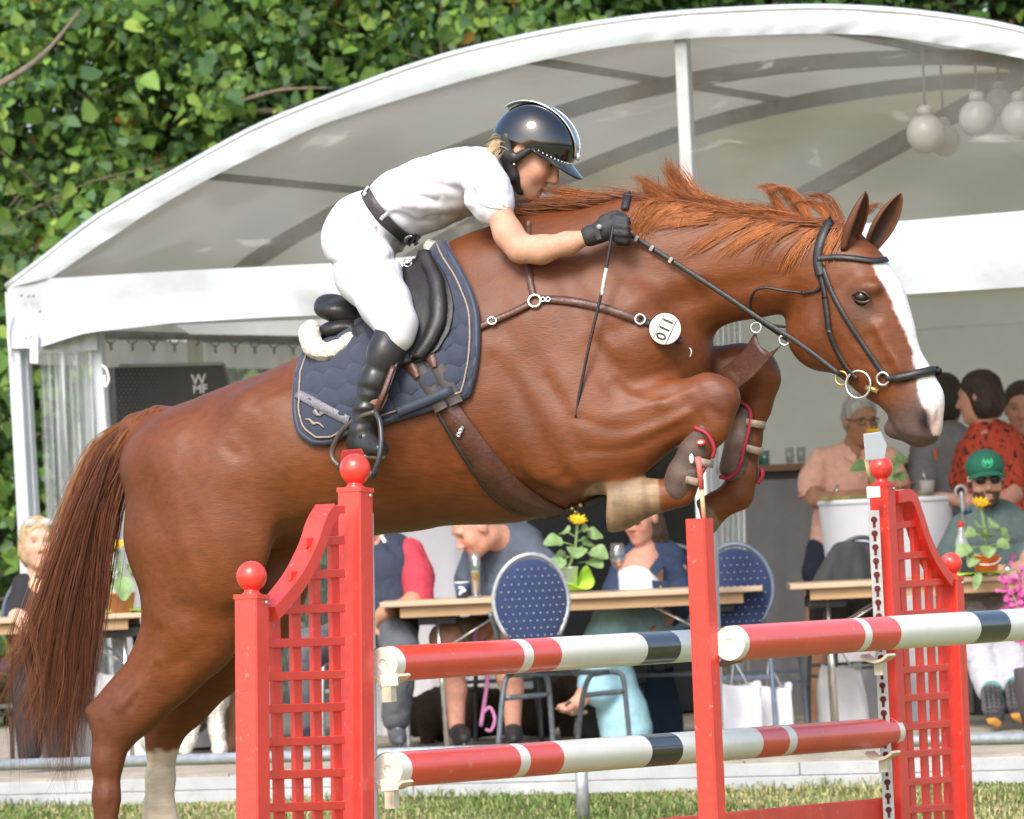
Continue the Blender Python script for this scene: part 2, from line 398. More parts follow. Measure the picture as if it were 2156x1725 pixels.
# grass in the strip the picture shows
def grass_blades(n, seed):
    r = np.random.RandomState(seed); u = r.uniform(-.7, 6.9, n); o = r.uniform(-4.2, -1.12, n) 
    b = np.array([TP.uz(a, 0, c) for a, c in zip(u, o)]); h = r.uniform(.012, .042, n) * (1 + .5 * np.sin(u * 3.1) * np.sin(o * 4)); h[o > -1.35] *= 1.4
    ang = r.uniform(0, 6.28, n); ln = r.uniform(.2, 1.3, n); d = np.stack([np.cos(ang), np.sin(ang), np.zeros(n)], 1); wd = np.stack([-np.sin(ang), np.cos(ang), np.zeros(n)], 1) * r.uniform(.0018, .004, n)[:, None]
    up = np.array((0, 0, 1.))[None] * h[:, None]
    m1 = b + up * .6 + d * (h * ln * .35)[:, None]; t = b + up * (1 - .35 * np.minimum(1, ln))[:, None] + d * (h * ln)[:, None]
    v = np.stack([b - wd, b + wd, m1 + wd * .8, m1 - wd * .8, t + wd * .15, t - wd * .15], 1).reshape(-1, 3)
    i = np.arange(n)[:, None] * 6; f = np.concatenate([i + np.array([[0, 1, 2, 3]]), i + np.array([[3, 2, 4, 5]])])
    k = r.uniform(0, 1, n) + .25 * np.sin(u * 2.3 + o * 1.7); dry = np.array((.50, .43, .22)); gr = np.array((.13, .20, .045)); gr2 = np.array((.22, .29, .075))
    c = np.where((k > .66)[:, None], dry, np.where((k > .3)[:, None], gr2, gr)) * r.uniform(.7, 1.25, n)[:, None]
    return v, f, np.repeat(c, 6, 0)
v_, f_, c_ = grass_blades(66000, 3)
tag(link('grass', np_mesh('grass', v_, f_, c_), mat('grass_blade', attr=True, rough=.6, var=0, trans=.25), smooth=False), 'short trampled grass, partly dry, in front of the deck', 'grass', kind='stuff')
# ------------------------------------------------------------------ deck
DZ = .133
m_plank = mat('deck_plank', (.33, .29, .235), rough=.75, var=.25, vscale=6, stretch=(1, 1, 1), bump=.3, bscale=50, dirt=(.2, .16, .11, .5))
m_fascia = mat('deck_fascia', (.38, .395, .41), rough=.6, var=.15, vscale=5, dirt=(.25, .22, .18, .6), dscale=12)
m_dark = mat('dark_gap', (.02, .018, .015), rough=.9, var=0)
b = MB(); b.grid([[TP.uz(u, .05, o) for u in np.linspace(-6, 9, 6)] for o in (-1.17, 2, 6.2)]); deck = tag(b.build('deck_floor', mat('deck_underlay', (.05, .04, .03), rough=.9, var=.1)), kind='structure')
rr = random.Random(4)
for i in range(52):
    o0 = -1.19 + i * .142
    if i < 26:
        cuts = [-5.6 + rr.uniform(-.3, .3) + k * 2.5 for k in range(6)]
    else: cuts = [-5.6, -1.5, 3, 8]
    for a, c in zip(cuts[:-1], cuts[1:]):
        b = MB(); z = DZ + rr.uniform(-.002, .002); b.bar(TP.uz(a + .003, z - .014, o0 + .069), TP.uz(c - .003, z - .014, o0 + .069), .135, .028)
        b.build('plank', m_plank, deck)
for k in range(6):
    for j in range(2):
        b = MB(); z = DZ - .012 - .0275 - j * .0575; x0 = -5.6 + k * 2.5 + (.7 if j else 0)
        b.bar(TP.uz(x0 + .002, z, -1.205 - .004 * j), TP.uz(x0 + 2.498, z, -1.205 - .004 * j), .024, .055); b.build('fascia_board', m_fascia, deck, bevel=.003)
for k in range(7):
    b = MB(); b.box(TP.uz(-5.2 + 1.9 * k, .009, -1.1), .16, .2, .016); b.build('packing_block', mat('packing_wood', (.16, .09, .055), rough=.9, var=.3), deck)
# ------------------------------------------------------------------ low galvanised rail in front of the deck
DPl = Plane(*TP.uz(0, 0, -3.05).xy, math.radians(22.3))
m_galv = mat('galvanised', (.42, .45, .47), rough=.5, metal=.55, var=.18, vscale=30, bump=.15, bscale=80)
rail = empty('metal_rail', DPl(1222, 1721), 'low galvanised pipe rail on a short post in front of the deck', 'rail')
b = MB(); b.tube([DPl(-60, 1613), DPl(1100, 1579), DPl(2230, 1553)], .0235, 16); b.build('pipe', m_galv, rail, True)
for x in (1222, 3300, -1000):
    top = DPl(x, 1576 - (x - 1222) * .0235); b = MB(); b.tube([V(top.x, top.y, -.02), V(top.x, top.y, top.z)], .0255, 16); b.build('post', m_galv, rail, True)
    b = MB(); b.tube([top - TP.t * .085, top + TP.t * .085], .029, 16); b.tube([top, top - V(0, 0, .07)], .030, 16); b.build('joint', m_galv, rail, True)
# ------------------------------------------------------------------ marquee
tent = empty('marquee', TP(40, 1640), 'white arched marquee with a clear gable window', 'marquee')
m_pvc = mat('tent_white', (.46, .49, .525), rough=.40, var=.09, vscale=4, bump=.7, bscale=8, dirt=(.40, .42, .43, .35), dscale=3)
m_roof = mat('tent_roof', (.45, .43, .37), rough=.6, var=.04, vscale=2, trans=.30)
m_lining = mat('tent_lining', (.90, .87, .76), rough=.8, var=.05, vscale=2, bump=.25, bscale=3, trans=.40)
m_alu = mat('aluminium', (.62, .65, .68), rough=.35, metal=.7, var=.1, vscale=20)
m_frame = mat('tent_frame_grey', (.30, .29, .28), rough=.5, metal=.3, var=.15, vscale=10)
m_foil = clear_mat('clear_gable_foil', tint=(.87, .87, .86), haze=.12, hscale=4.0, stretch=(.7, .7, 2.0), bump=.15, gloss=.10, fac0=.62, fac1=.74, hcol=(.72, .71, .68))
m_foil2 = clear_mat('clear_curtain_foil', haze=.30, hscale=3, stretch=(5, 5, .35), bump=.8, gloss=.3, fac0=.38, fac1=.62, hcol=(.72, .76, .8))
OUT = [(18, 607), (100, 545), (212, 459), (371, 367), (530, 279), (671, 219), (762, 184), (870, 145), (1000, 107), (1200, 64), (1400, 36), (1600, 23), (1750, 20), (1900, 28), (2060, 49), (2156, 69), (2300, 108), (2500, 178), (2700, 270), (2900, 385), (3080, 505)]
INN = [(113, 587), (212, 519), (318, 449), (400, 402), (494, 353), (580, 310), (671, 268), (762, 237), (870, 203), (1000, 165), (1200, 116), (1400, 86), (1600, 75), (1750, 72), (1870, 78), (2000, 97), (2156, 124), (2300, 163), (2500, 234), (2700, 328), (2860, 420)]
def uzs(pts): return [(TP.u(TP(x, y)), TP(x, y).z) for x, y in pts]
o_ = uzs(OUT); i_ = uzs(INN); UA = o_[-1][0]
OU = [tuple(q) for q in catmull(o_, 4)]; IU = [tuple(q) for q in catmull(i_, 4)]
# roof skin
b = MB(); b.grid([[TP.uz(u, z, off) for u, z in OU] for off in np.linspace(.06, 4.7, 12)]); b.build('roof', m_roof, tent, True)
# front arch band: strip between outer and inner edge
def resamp(c, n):
    c = np.array(c); s = np.r_[0, np.cumsum(np.linalg.norm(np.diff(c, axis=0), axis=1))]; t = np.linspace(0, s[-1], n); return np.stack([np.interp(t, s, c[:, 0]), np.interp(t, s, c[:, 1])], 1)
NB = 170; A_ = resamp(OU, NB); B_ = resamp(IU, NB); rows = []
rng = np.random.RandomState(2); pk = rng.normal(0, 1, NB); pk = np.convolve(pk, np.ones(3) / 3, 'same')
for j in range(7):
    t = j / 6; q = A_ * (1 - t) + B_ * t
    rows.append([TP.uz(q[i, 0], q[i, 1] , -.03 - .012 * math.sin(math.pi * t) + .009 * pk[i] * (t ** .5)) for i in range(NB)])
b = MB(); b.grid(rows); b.build('gable_band', m_pvc, tent, True)
b = MB(); b.tube([TP.uz(u, z + .006, -.02) for u, z in OU], .018, 8); b.build('edge_profile', mat('keder_grey', (.50, .52, .54), rough=.4, metal=.4), tent, True)
# valance: from inner arch base line down to its lower hem
VT = uzs([(113, 587), (400, 570), (690, 556), (1200, 516), (1905, 466), (2156, 445), (2500, 425)])
VB = uzs([(22, 735), (85, 733), (200, 700), (370, 680), (690, 663), (1200, 645), (1905, 621), (2156, 605), (2500, 590)])
L0 = uzs([(20, 612)])[0]
us = np.r_[np.linspace(L0[0] + .005, VT[0][0], 12), np.linspace(VT[0][0], VT[-1][0], 90)[1:]]
def ip(c, x): return np.interp(x, [q[0] for q in c], [q[1] for q in c])
rows = []
for j in range(9):
    t = j / 8; row = []
    for u in us:
        zt = ip(VT, u) if u >= VT[0][0] else ip(OU[:40], u) - .01
        zb = ip(VB, u); z = zt * (1 - t) + zb * t
        row.append(TP.uz(u, z, -.035 + .022 * math.sin(u * 7 + 2 * t) * t + .012 * math.sin(u * 15 - 4 * t + math.sin(u * 3)) * t + .006 * math.sin(u * 23 + 1.3) * t + .02 * math.sin(u * 2.2) * (1 - abs(2 * t - 1))))
    rows.append(row)
b = MB(); b.grid(rows); b.build('valance', m_pvc, tent, True)
# clear gable window
rows = []
for j in range(13):
    t = j / 12; row = []
    for i in range(120):
        u, zt = IU[0][0] + (IU[-1][0] - IU[0][0]) * i / 119, 0
        zt = ip(IU, u) + .02; zb = ip(VT, u) - .03 if u < VT[-1][0] else ip(VT, VT[-1][0]) - .03
        if zt < zb: zt = zb
        row.append(TP.uz(u, zb * t + zt * (1 - t), .012 + .012 * math.sin(u * 9 + 5 * t) * math.sin(3.1 * t) + .01 * math.sin(u * 3 - 7 * t)))
    rows.append(row)
b = MB(); b.grid(rows); b.build('gable_window', m_foil, tent, True)
# posts
def tpost(x0, y0, x1, y1, wd, th, off, m=m_alu, nm='post', toground=True):
    a = TP(x0, y0, off); c = TP(x1, y1, off)
    if toground: c = a + (c - a) * ((a.z - DZ) / (a.z - c.z))
    b = MB(); b.bar(c, a, wd, th, up=TP.n, ch=.004); return b.build(nm, m, tent)
tpost(1436, 70, 1452, 420, .062, .06, .10)
tpost(30, 615, 62, 1200, .065, .08, .02, m_pvc)
tpost(203, 690, 232, 1100, .055, .05, .12, m_pvc)
tpost(55, 735, 80, 1200, .03, .05, .06, m_alu)
tpost(1476, 640, 1484, 900, .075, .06, .3, m_pvc)
# gutter tube under the valance, roof beams, back rail
b = MB(); b.tube([TP.uz(TP.u(TP(100, 700)), 2.235, .16), TP.uz(8.0, 2.235, .16)], .028, 10); b.build('cross_tube', m_alu, tent, True)
for off in (1.9, 3.7):
    b = MB(); pts = [TP.uz(u, z - .10, off) for u, z in OU[3:-3:2]]
    for p_, q_ in zip(pts[:-1], pts[1:]): b.bar(p_, q_, .05, .075, up=V(0, 0, 1))
    b.build('roof_beam', m_frame, tent)
for uu in (1.1, 2.7, 4.1, 5.5, 7.0):
    b = MB(); b.bar(TP.uz(uu, ip(OU, uu) - .06, .1), TP.uz(uu, ip(OU, uu) - .06, 4.2), .03, .035); b.build('purlin', m_frame, tent)
for a_, c_ in (((2.4, 2.62, 3.6), (5.6, 3.42, .7)), ((4.2, 2.55, 3.4), (6.6, 3.0, 1.0))):
    b = MB(); b.bar(TP.uz(*a_), TP.uz(*c_), .06, .08); b.build('brace', m_frame, tent)
# back wall: top strip, cream right part, clear left part
BO = 4.3; ub = TP.u(TP(700, 900, BO)); ur = 9.5; ul = .04
def wall(u0, u1, z0, z1, off, nm, m, amp=.02, nu=60, fr=6):
    b = MB(); b.grid([[TP.uz(u, z, off + amp * math.sin(u * fr + z) + amp * .4 * math.sin(u * fr * 2.7)) for u in np.linspace(u0, u1, nu)] for z in np.linspace(z0, z1, 9)]); return b.build(nm, m, tent, True)
wall(ul, ur, 2.12, 2.36, BO, 'back_valance', m_lining, .012)
wall(ub, ur, .14, 2.14, BO + .03, 'back_wall', m_lining, .02)
wall(ul, ub, .14, 2.13, BO + .03, 'back_window', m_foil2, .015)
b = MB(); b.grid([[TP.uz(u, 2.3 + (max(ip(OU, u), 2.31) - 2.3) * t, BO + .02) for u in np.linspace(OU[0][0], OU[-1][0], 60)] for t in np.linspace(0, 1, 6)]); b.build('back_gable', m_lining, tent, True)
b = MB(); b.tube([TP.uz(ul, 2.40, BO - .10), TP.uz(ur, 2.40, BO - .10)], .022, 10); b.build('curtain_rail', m_frame, tent, True)
for k in range(34):
    u = ul + .25 + k * .31; b = MB(); c0 = TP.uz(u, 2.385, BO - .10)
    b.tube([c0 + TP.n * (.032 * math.cos(a)) + V(0, 0, .032 * math.sin(a) - .005) for a in np.linspace(0, 6.28, 11)], .0045, 6); b.tube([c0 - V(0, 0, .03), c0 - V(0, 0, .075)], .006, 6); b.build('curtain_ring', m_frame, tent, True)
for x in (374, ):
    b = MB(); a = TP(x, 705, BO - .05); b.bar(V(a.x, a.y, .14), V(a.x, a.y, 2.36), .12, .03, up=TP.n); b.build('back_post', m_lining, tent)
# side wall on the left (white) behind the corner
uL = OU[0][0]
b = MB(); b.grid([[TP.uz(uL + .01 * math.sin(o * 9), z, o) for o in np.linspace(.5, 4.4, 20)] for z in (.14, 1.2, 2.4)]); b.build('side_wall', m_foil2, tent, True)
b = MB(); b.grid([[TP.uz(uL + .012, z, o) for o in np.linspace(.1, 5.9, 20)] for z in (2.22, 2.44)]); b.build('side_band', m_lining, tent, True)
b = MB(); b.grid([[TP.uz(uL + .02 + .006 * math.sin(o * 14), z, o) for o in np.linspace(.1, 5.9, 60)] for z in (2.06, 2.19)]); b.build('side_hem', m_lining, tent, True)
b = MB(); b.tube([TP.uz(uL + .05, 2.215, .1), TP.uz(uL + .05, 2.215, 5.6)], .02, 10); b.build('curtain_rail', m_frame, tent, True)
for k in range(22):
    c0 = TP.uz(uL + .05, 2.20, .25 + k * .24); b = MB(); b.tube([c0 + TP.t * (.028 * math.cos(a)) + V(0, 0, .03 * math.sin(a)) for a in np.linspace(0, 6.28, 11)], .004, 6); b.tube([c0 - V(0, 0, .03), c0 - V(0, 0, .065)], .006, 6); b.build('curtain_ring', m_frame, tent, True)
b = MB(); b.bar(TP.uz(uL + .04, .14, 1.95), TP.uz(uL + .04, 2.4, 1.95), .12, .03, up=TP.t); b.build('side_post', m_lining, tent)
# gathered clear curtains
def curtain(x0, x1, y0, y1, off, nm='clear_curtain', folds=5, amp=.035, dxb=0, m=None):
    rows = []
    for j in range(12):
        t = j / 11; row = []
        for i in range(50):
            s = i / 49; x = (x0 + (x1 - x0) * s) + dxb * t; y = y0 + (y1 - y0) * t
            row.append(TP(x, y, off + amp * math.sin(s * folds * 6.28 + .6 * t) + .015 * math.sin(9 * s + 4 * t)))
        rows.append(row)
    b = MB(); b.grid(rows); return b.build(nm, m or m_foil2, tent, True)
curtain(80, 196, 742, 1620, .08, folds=4, dxb=42)
b = MB(); b.grid([[TP(x, y, .05 + .01 * math.sin(x * .2)) for x in np.linspace(92, 205, 14)] for y in (702, 720, 738)]); b.build('curtain_band', m_pvc, tent, True)
curtain(1490, 1560, 655, 1500, 1.3, folds=6, amp=.04, dxb=20)
# strap and small fittings at the corner
b = MB(); b.bar(TP(72, 700, -.06), TP(72, 765, -.06), .045, .008, up=TP.n); b.build('strap', m_pvc, tent)
for x, y in ((45, 622), (60, 624), (70, 623), (55, 712), (66, 709), (84, 655)):
    b = MB(); b.ball(TP(x, y, -.06), .008, 8); b.build('rivet', m_frame, tent, True)
b = MB(); b.tube([TP(24 + 16 * (1 - (2 * t - 1) ** 2) * -.4, 660 + 90 * t, -.05) for t in np.linspace(0, 1, 9)], .006, 6); b.build('rope', mat('rope_white', (.7, .7, .68), rough=.8), tent, True)
b = MB(); b.tube(catmull([TP(215, 770, -.02), TP(224, 778, -.03), TP(229, 800, -.03), TP(222, 815, -.03), TP(220, 790, -.02)], 5), .006, 6); b.build('rope', mat('rope_white'), tent, True)
# white strip hung behind the valance on the left
b = MB(); b.prism([TP(368, 684, .5), TP(400, 704, .5), TP(1000, 712, .5), TP(1000, 660, .5), TP(690, 672, .5)], TP.n * .02); b.build('inner_flap', m_pvc, tent)
# globe lamps under the roof, seen through the clear gable
m_globe = mat('globe_glass', (.46, .45, .42), rough=.25, var=.03)
def globe(x, y, rpx, off, lab):
    c = TP(x, y, off); r = rpx * S(c.y); e_ = empty('globe_lamp', c, lab, 'lamp', 'white globe lamps hanging in the marquee')
    b = MB(); b.ball(c, r, 20); b.build('globe', m_globe, e_, True)
    b = MB(); b.lathe(c + V(0, 0, r * .9), [(r * .42, 0), (r * .42, r * .4), (r * .2, r * .55)], 14); b.build('socket', m_globe, e_, True)
    b = MB(); b.tube([c + V(0, 0, r * 1.4), c + V(0, 0, r * 1.4 + .26)], .006, 6); b.build('cord', m_frame, e_, True)
globe(1950, 282, 42, .5, 'biggest white globe lamp hanging leftmost behind the clear gable'); globe(1988, 296, 34, .75, 'white globe lamp half hidden behind the biggest globe')
globe(2058, 250, 40, .45, 'white globe lamp hanging in the middle of the globes'); globe(2148, 252, 42, .45, 'white globe lamp at the right edge behind the gable'); globe(2104, 215, 30, 1.0, 'small white globe lamp farthest back under the marquee roof')
# ------------------------------------------------------------------ trees behind
m_leaf = mat('leaf', attr=True, rough=.5, var=0, trans=.45, spec=.3); m_bark = mat('bark', (.16, .125, .09), rough=.9, var=.35, vscale=20, bump=.6, bscale=30)
def leaves(n, c, rad, seed, size=.033, hang=.5, clumps=160, pal=None, front=.55):
    r = np.random.RandomState(seed); c = np.array(c); rad = np.array(rad)
    d = r.normal(size=(clumps, 3)); d /= np.linalg.norm(d, axis=1, keepdims=True); d[:, 1] = np.where(r.uniform(size=clumps) < front, -np.abs(d[:, 1]), d[:, 1])
    cc = d * (r.uniform(.35, 1, clumps) ** .6)[:, None]
    ax_ = r.normal(size=(clumps, 3)) * np.array((.6, .3, .3)) + np.array((.15, 0, -.1)); k = r.randint(0, clumps, n); p = c + rad * cc[k] + ax_[k] * r.normal(size=n)[:, None] + r.normal(size=(n, 3)) * np.array((.13, .12, .10)) * (.6 + .8 * r.uniform(size=clumps))[k][:, None]
    a = r.normal(size=(n, 3)) * .8 + np.array((0, -.15, -hang)); a /= np.linalg.norm(a, axis=1, keepdims=True)   # tip direction
    q = r.normal(size=(n, 3)) + np.array((0, -.9, .9)); s = np.cross(a, q); s /= np.linalg.norm(s, axis=1, keepdims=True) + 1e-9; nn = np.cross(s, a)
    L = (size * np.clip(r.lognormal(-.12, .38, n), .35, 2.0))[:, None]; W = L * r.uniform(.62, .85, n)[:, None]
    fold = r.uniform(.05, .45, n)[:, None] * W; cu = r.uniform(-.1, .35, n)[:, None] * L
    v = np.stack([p, p + a * L * .45 + s * W + nn * fold, p + a * L * 1.25 + s * W * .72 + nn * fold * .6 - nn * cu * .5, p + a * L * 2 - nn * cu,
                  p + a * L * 1.25 - s * W * .72 + nn * fold * .6 - nn * cu * .5, p + a * L * .45 - s * W + nn * fold], 1).reshape(-1, 3)
    i = np.arange(n)[:, None] * 6; f = np.concatenate([i + np.array([[0, 1, 2, 3]]), i + np.array([[0, 3, 4, 5]])])
    pal = pal or [(.13, .24, .05), (.18, .31, .06), (.09, .185, .07), (.28, .40, .08), (.14, .24, .11)]
    col = np.array(pal)[r.choice(len(pal), n, p=[.3, .25, .2, .13, .12] if len(pal) == 5 else None)] * (r.uniform(.75, 1.2, n))[:, None] * (.6 + .75 * r.uniform(size=clumps))[k][:, None]
    od = r.uniform(size=n); col[od < .006] = (.28, .17, .04); col[(od > .006) & (od < .010)] = (.22, .09, .045)
    return v, f, np.repeat(col, 6, 0)
def tree(name, c, rad, n, seed, label, group, limbs=(), size=.040, clumps=190, trunk=.14, **kw):
    c = Vector(c); e_ = empty(name, (c.x, c.y, 0), label, 'tree' if 'tree' in name else 'hedge', group)
    v, f, cl = leaves(n, c, rad, seed, size, clumps=clumps, **kw); link('crown', np_mesh('crown', v, f, cl), m_leaf, e_, smooth=False)
    rr = random.Random(seed); b = MB()
    b.tube([V(c.x, c.y + .2, -.05), V(c.x + .1, c.y + .25, c.z * .5), V(c.x + .05, c.y + .2, c.z), V(c.x + .15, c.y + .2, c.z + rad[2] * .8)], [trunk, trunk * .8, trunk * .6, trunk * .2], 12); b.build('trunk', m_bark, e_, True)
    for k in range(9):
        a = rr.uniform(0, 6.28); z0 = c.z * rr.uniform(.4, 1.0); s = V(c.x + .05, c.y + .2, z0); t = V(c.x + math.cos(a) * rad[0] * .85, c.y + math.sin(a) * rad[1] * .85, z0 + rr.uniform(.2, 1) * rad[2] * .8)
        mpt = (s + t) / 2 + V(rr.uniform(-.2, .2), rr.uniform(-.2, .2), rr.uniform(0, .4)); b = MB(); b.tube([Vector(q) for q in catmull([s, mpt, t], 5)], [trunk * .42 * (1 - .08 * i) for i in range(11)], 8); b.build('limb', m_bark, e_, True)
    tw = MB()
    for k in range(150):
        d_ = V(rr.gauss(0, 1), -abs(rr.gauss(0, 1)), rr.gauss(0, 1)).normalized(); s = c + V(d_.x * rad[0], d_.y * rad[1], d_.z * rad[2]) * rr.uniform(.6, 1.0); t = s + V(rr.gauss(0, .4), rr.gauss(-.1, .15), rr.gauss(.05, .25)); mpt = (s + t) / 2 + V(0, 0, rr.uniform(-.05, .08))
        tw.tube([Vector(q) for q in catmull([s, mpt, t], 3)], [.008 - .0009 * i for i in range(7)], 5)
    tag(tw.build('twigs', m_bark, e_, True), kind='stuff')
    for pts, r0 in limbs:
        b = MB(); q = [Vector(x) for x in catmull([P(*p) for p in pts], 6)]; b.tube(q, [r0 * (1 - .7 * i / len(q)) for i in range(len(q))], 8); b.build('limb', m_bark, e_, True)
    return e_
tree('lime_tree', P(250, 250, 33.5), (2.5, 1.3, 1.9), 42000, 1, 'large lime tree with grey twigs left above the marquee', 'trees behind the marquee', front=.75,
     limbs=[([(-20, 190, 31.2), (60, 140, 31.2), (110, 95, 31.3), (170, 20, 31.4)], .022), ([(549, 392, 31.6), (640, 330, 31.5), (760, 250, 31.5), (893, 199, 31.5), (1010, 120, 31.6), (1146, 90, 31.8)], .02),
            ([(500, 215, 31.4), (590, 190, 31.4), (700, 185, 31.5)], .012), ([(820, 360, 31.4), (900, 345, 31.4), (1010, 350, 31.4)], .012), ([(330, 590, 31.3), (400, 545, 31.3), (470, 530, 31.3)], .014), ([(600, 455, 31.4), (700, 470, 31.4)], .012)])
tree('lime_tree', P(950, 60, 34.5), (2.3, 1.2, 1.7), 30000, 2, 'light green lime tree behind the middle of the arched roof', 'trees behind the marquee', pal=[(.06, .14, .03), (.09, .19, .035), (.05, .11, .03), (.13, .24, .05), (.06, .13, .05)])
tree('lime_tree', P(1560, -60, 35.5), (2.2, 1.2, 1.4), 14000, 3, 'pale green lime tree peeking over the roof top', 'trees behind the marquee', pal=[(.06, .13, .02), (.10, .19, .03), (.05, .10, .02), (.15, .24, .04), (.07, .13, .03)], trunk=.2)
tree('lime_tree', P(2120, -60, 36), (1.9, 1.2, 1.5), 14000, 4, 'dark tree at the right end above the roof', 'trees behind the marquee', pal=[(.03, .065, .02), (.04, .09, .02), (.03, .06, .025), (.06, .11, .02), (.035, .075, .03)])
tree('leafy_hedge', P(-40, 1050, 32.5), (1.5, 1.0, 2.1), 20000, 6, 'leafy green hedge beside the left corner of the marquee', None, clumps=120, trunk=.06)
tree('leafy_hedge', P(480, 1000, 37.5), (2.2, .9, 2.0), 14000, 7, 'hedge seen through the clear rear wall of the marquee', None, clumps=120, trunk=.07)
# a dense wood farther back closes the gaps
v1, f1, c1 = leaves(30000, P(600, 500, 43), (9, 1.5, 5.5), 21, .075, clumps=700, pal=[(.07, .14, .03), (.10, .19, .04), (.06, .11, .03), (.15, .24, .05), (.08, .15, .05)])
tag(link('far_wood', np_mesh('far_wood', v1, f1, c1), m_leaf, smooth=False), 'dense dark wood closing the view behind the trees', 'wood', kind='stuff')
# ------------------------------------------------------------------ the jump
m_red = mat('red_paint', (.78, .050, .034), rough=.36, spec=.5, var=.08, vscale=9, coat=.25, dirt=(.80, .34, .30, .75), dscale=42, dlo=.62, dhi=.72, bump=.12, bscale=40)
m_redp = mat('red_pole_paint', (.76, .070, .036), rough=.32, spec=.5, var=.06, vscale=9, coat=.35, dirt=(.78, .36, .30, .7), dscale=30, dlo=.60, dhi=.74)
m_cream = mat('cream_pole_paint', (.84, .81, .71), rough=.32, var=.05, vscale=8, coat=.3, dirt=(.52, .42, .30, .25), dscale=12)
m_black = mat('black_pole_paint', (.012, .013, .015), rough=.22, var=.1, coat=.4, dirt=(.2, .17, .13, .3), dscale=30)
m_cup = mat('cup_plastic', (.70, .64, .50), rough=.4, var=.08, dirt=(.35, .26, .16, .5), dscale=40)
m_endw = mat('pole_end', (.66, .63, .56), rough=.6, var=.15, vscale=40, dirt=(.25, .19, .13, .8), dscale=45)
m_strip = mat('steel_strip', (.50, .51, .51), rough=.45, metal=.5, var=.12, vscale=30)
m_hole = mat('strip_hole', (.10, .006, .006), rough=.7, var=.1)
m_stick = mat('flag_stick', (.50, .36, .20), rough=.7, var=.2, vscale=30)
FY = math.atan2(-(18.0 - 15.0), 1.633)     # direction of the fence line
W1 = Plane(-.427, 15.0, FY); W2 = Plane(1.206, 18.0, FY)
FD = W1.t                                    # along the fence, away from us
def ground_of(a, c):                          # extend a->c down to the grass
    return a + (c - a) * (a.z / (a.z - c.z))
def wing(Wp, label, posts, rails, slats, curve, railw, lo):
    base = ground_of(Wp(*posts[0][0]), Wp(*posts[0][1])); e_ = empty('jump_wing', base, label, 'jump wing', 'lattice wings of the jump')
    for (top, bot, wd) in posts:
        a = Wp(*top); c = ground_of(a, Wp(*bot)); b = MB(); b.bar(c, a, wd, wd, up=FD, ch=.004); b.build('post', m_red, e_)
        b = MB(); d = (a - c).normalized(); r = wd * .6
        b.bar(a, a + d * .012, wd * 1.08, wd * 1.08, up=FD, ch=.004); b.build('post_cap', m_red, e_)
        b = MB(); b.lathe(a + d * .011, [(r * .75, 0), (r * .5, .008), (r * .45, .018), (r * .5, .024)], 16, d); b.ball(a + d * (.02 + r), r, 24); b.build('ball_finial', m_red, e_, True)
        f_ = a - d * .01 + W1.n * -(wd * .54) + FD * wd * .2; b = MB(); b.ball(f_, .005, 8); b.build('screw', m_strip, e_, True)
    for (x0, y0, x1, y1) in rails:
        b = MB(); b.bar(Wp(x0, y0, -.006), Wp(x1, y1, -.006), .012, railw, ch=.002); b.build('lattice_rail', m_red, e_)
    for (xt, yt, xb, yb) in slats:
        a = Wp(xt, yt, .008); c = Wp(xb, yb, .008); c = c + (c - a).normalized() * max(0, (c.z - lo) / max(1e-3, (a - c).normalized().z)) if c.z > lo else c
        b = MB(); b.bar(c, a, .014, .044, up=FD, ch=.002); b.build('lattice_slat', m_red, e_)
    q = [Wp(x, y) for x, y in [tuple(t) for t in catmull(curve, 6)]]
    b = MB()
    rows = []
    for i, p in enumerate(q):
        d = (q[min(i + 1, len(q) - 1)] - q[max(i - 1, 0)]).normalized(); nn = d.cross(Wp.n).normalized(); rows.append([p + nn * y + Wp.n * x for x, y in ((-.03, -.02), (.03, -.02), (.03, .02), (-.03, .02), (-.03, -.02))])
    b.grid(rows); n = len(b.v); b.f.append((0, 1, 2, 3)); b.f.append((n - 2, n - 3, n - 4, n - 5)); b.build('curved_rail', m_red, e_)
    return e_
ys = [1141, 1211, 1284, 1354, 1424, 1492, 1562, 1631, 1700, 1769, 1838, 1907]
def xl(y): return 685 - (685 - 562) * min(1, max(0, (y - 1075) / 215)) ** .62
w1 = wing(W1, 'larger near red lattice wing left, in front of the horse', [((530, 1262), (533, 1725), .068), ((748, 1037), (752, 1725), .072)],
     [(692, 1074, 722, 1072)] + [(max(562, xl(y) + (16 if y < 1280 else 0)), y + 1.5, 722, y - 4) for y in ys],
     [(577, 1288, 588, 1725), (620, 1248, 628, 1725), (661, 1170, 668, 1725), (700, 1078, 710, 1725)],
     [(563, 1292), (590, 1262), (625, 1215), (655, 1155), (672, 1105), (690, 1074)], .024, .15)
ys2 = [1105, 1170, 1228, 1292, 1345, 1409, 1468, 1528, 1586, 1645, 1703, 1762, 1820]
w2 = wing(W2, 'smaller far red lattice wing right, with a perforated steel strip', [((1857, 1024), (1890, 1725), .066), ((2004, 1222), (2026, 1725), .062)],
     [(1870, 1053, 1905, 1050)] + [(1868 + .047 * (y - 1024), y + 4, (1992 if y > 1225 else 1916 + (y - 1060) * .42) + .02 * (y - 1225), y - 4) for y in ys2],
     [(1890, 1056, 1922, 1725), (1922, 1080, 1952, 1725), (1951, 1150, 1976, 1725), (1977, 1205, 1998, 1725)],
     [(1876, 1047), (1905, 1046), (1922, 1085), (1940, 1140), (1962, 1185), (1990, 1225)], .024, .15)
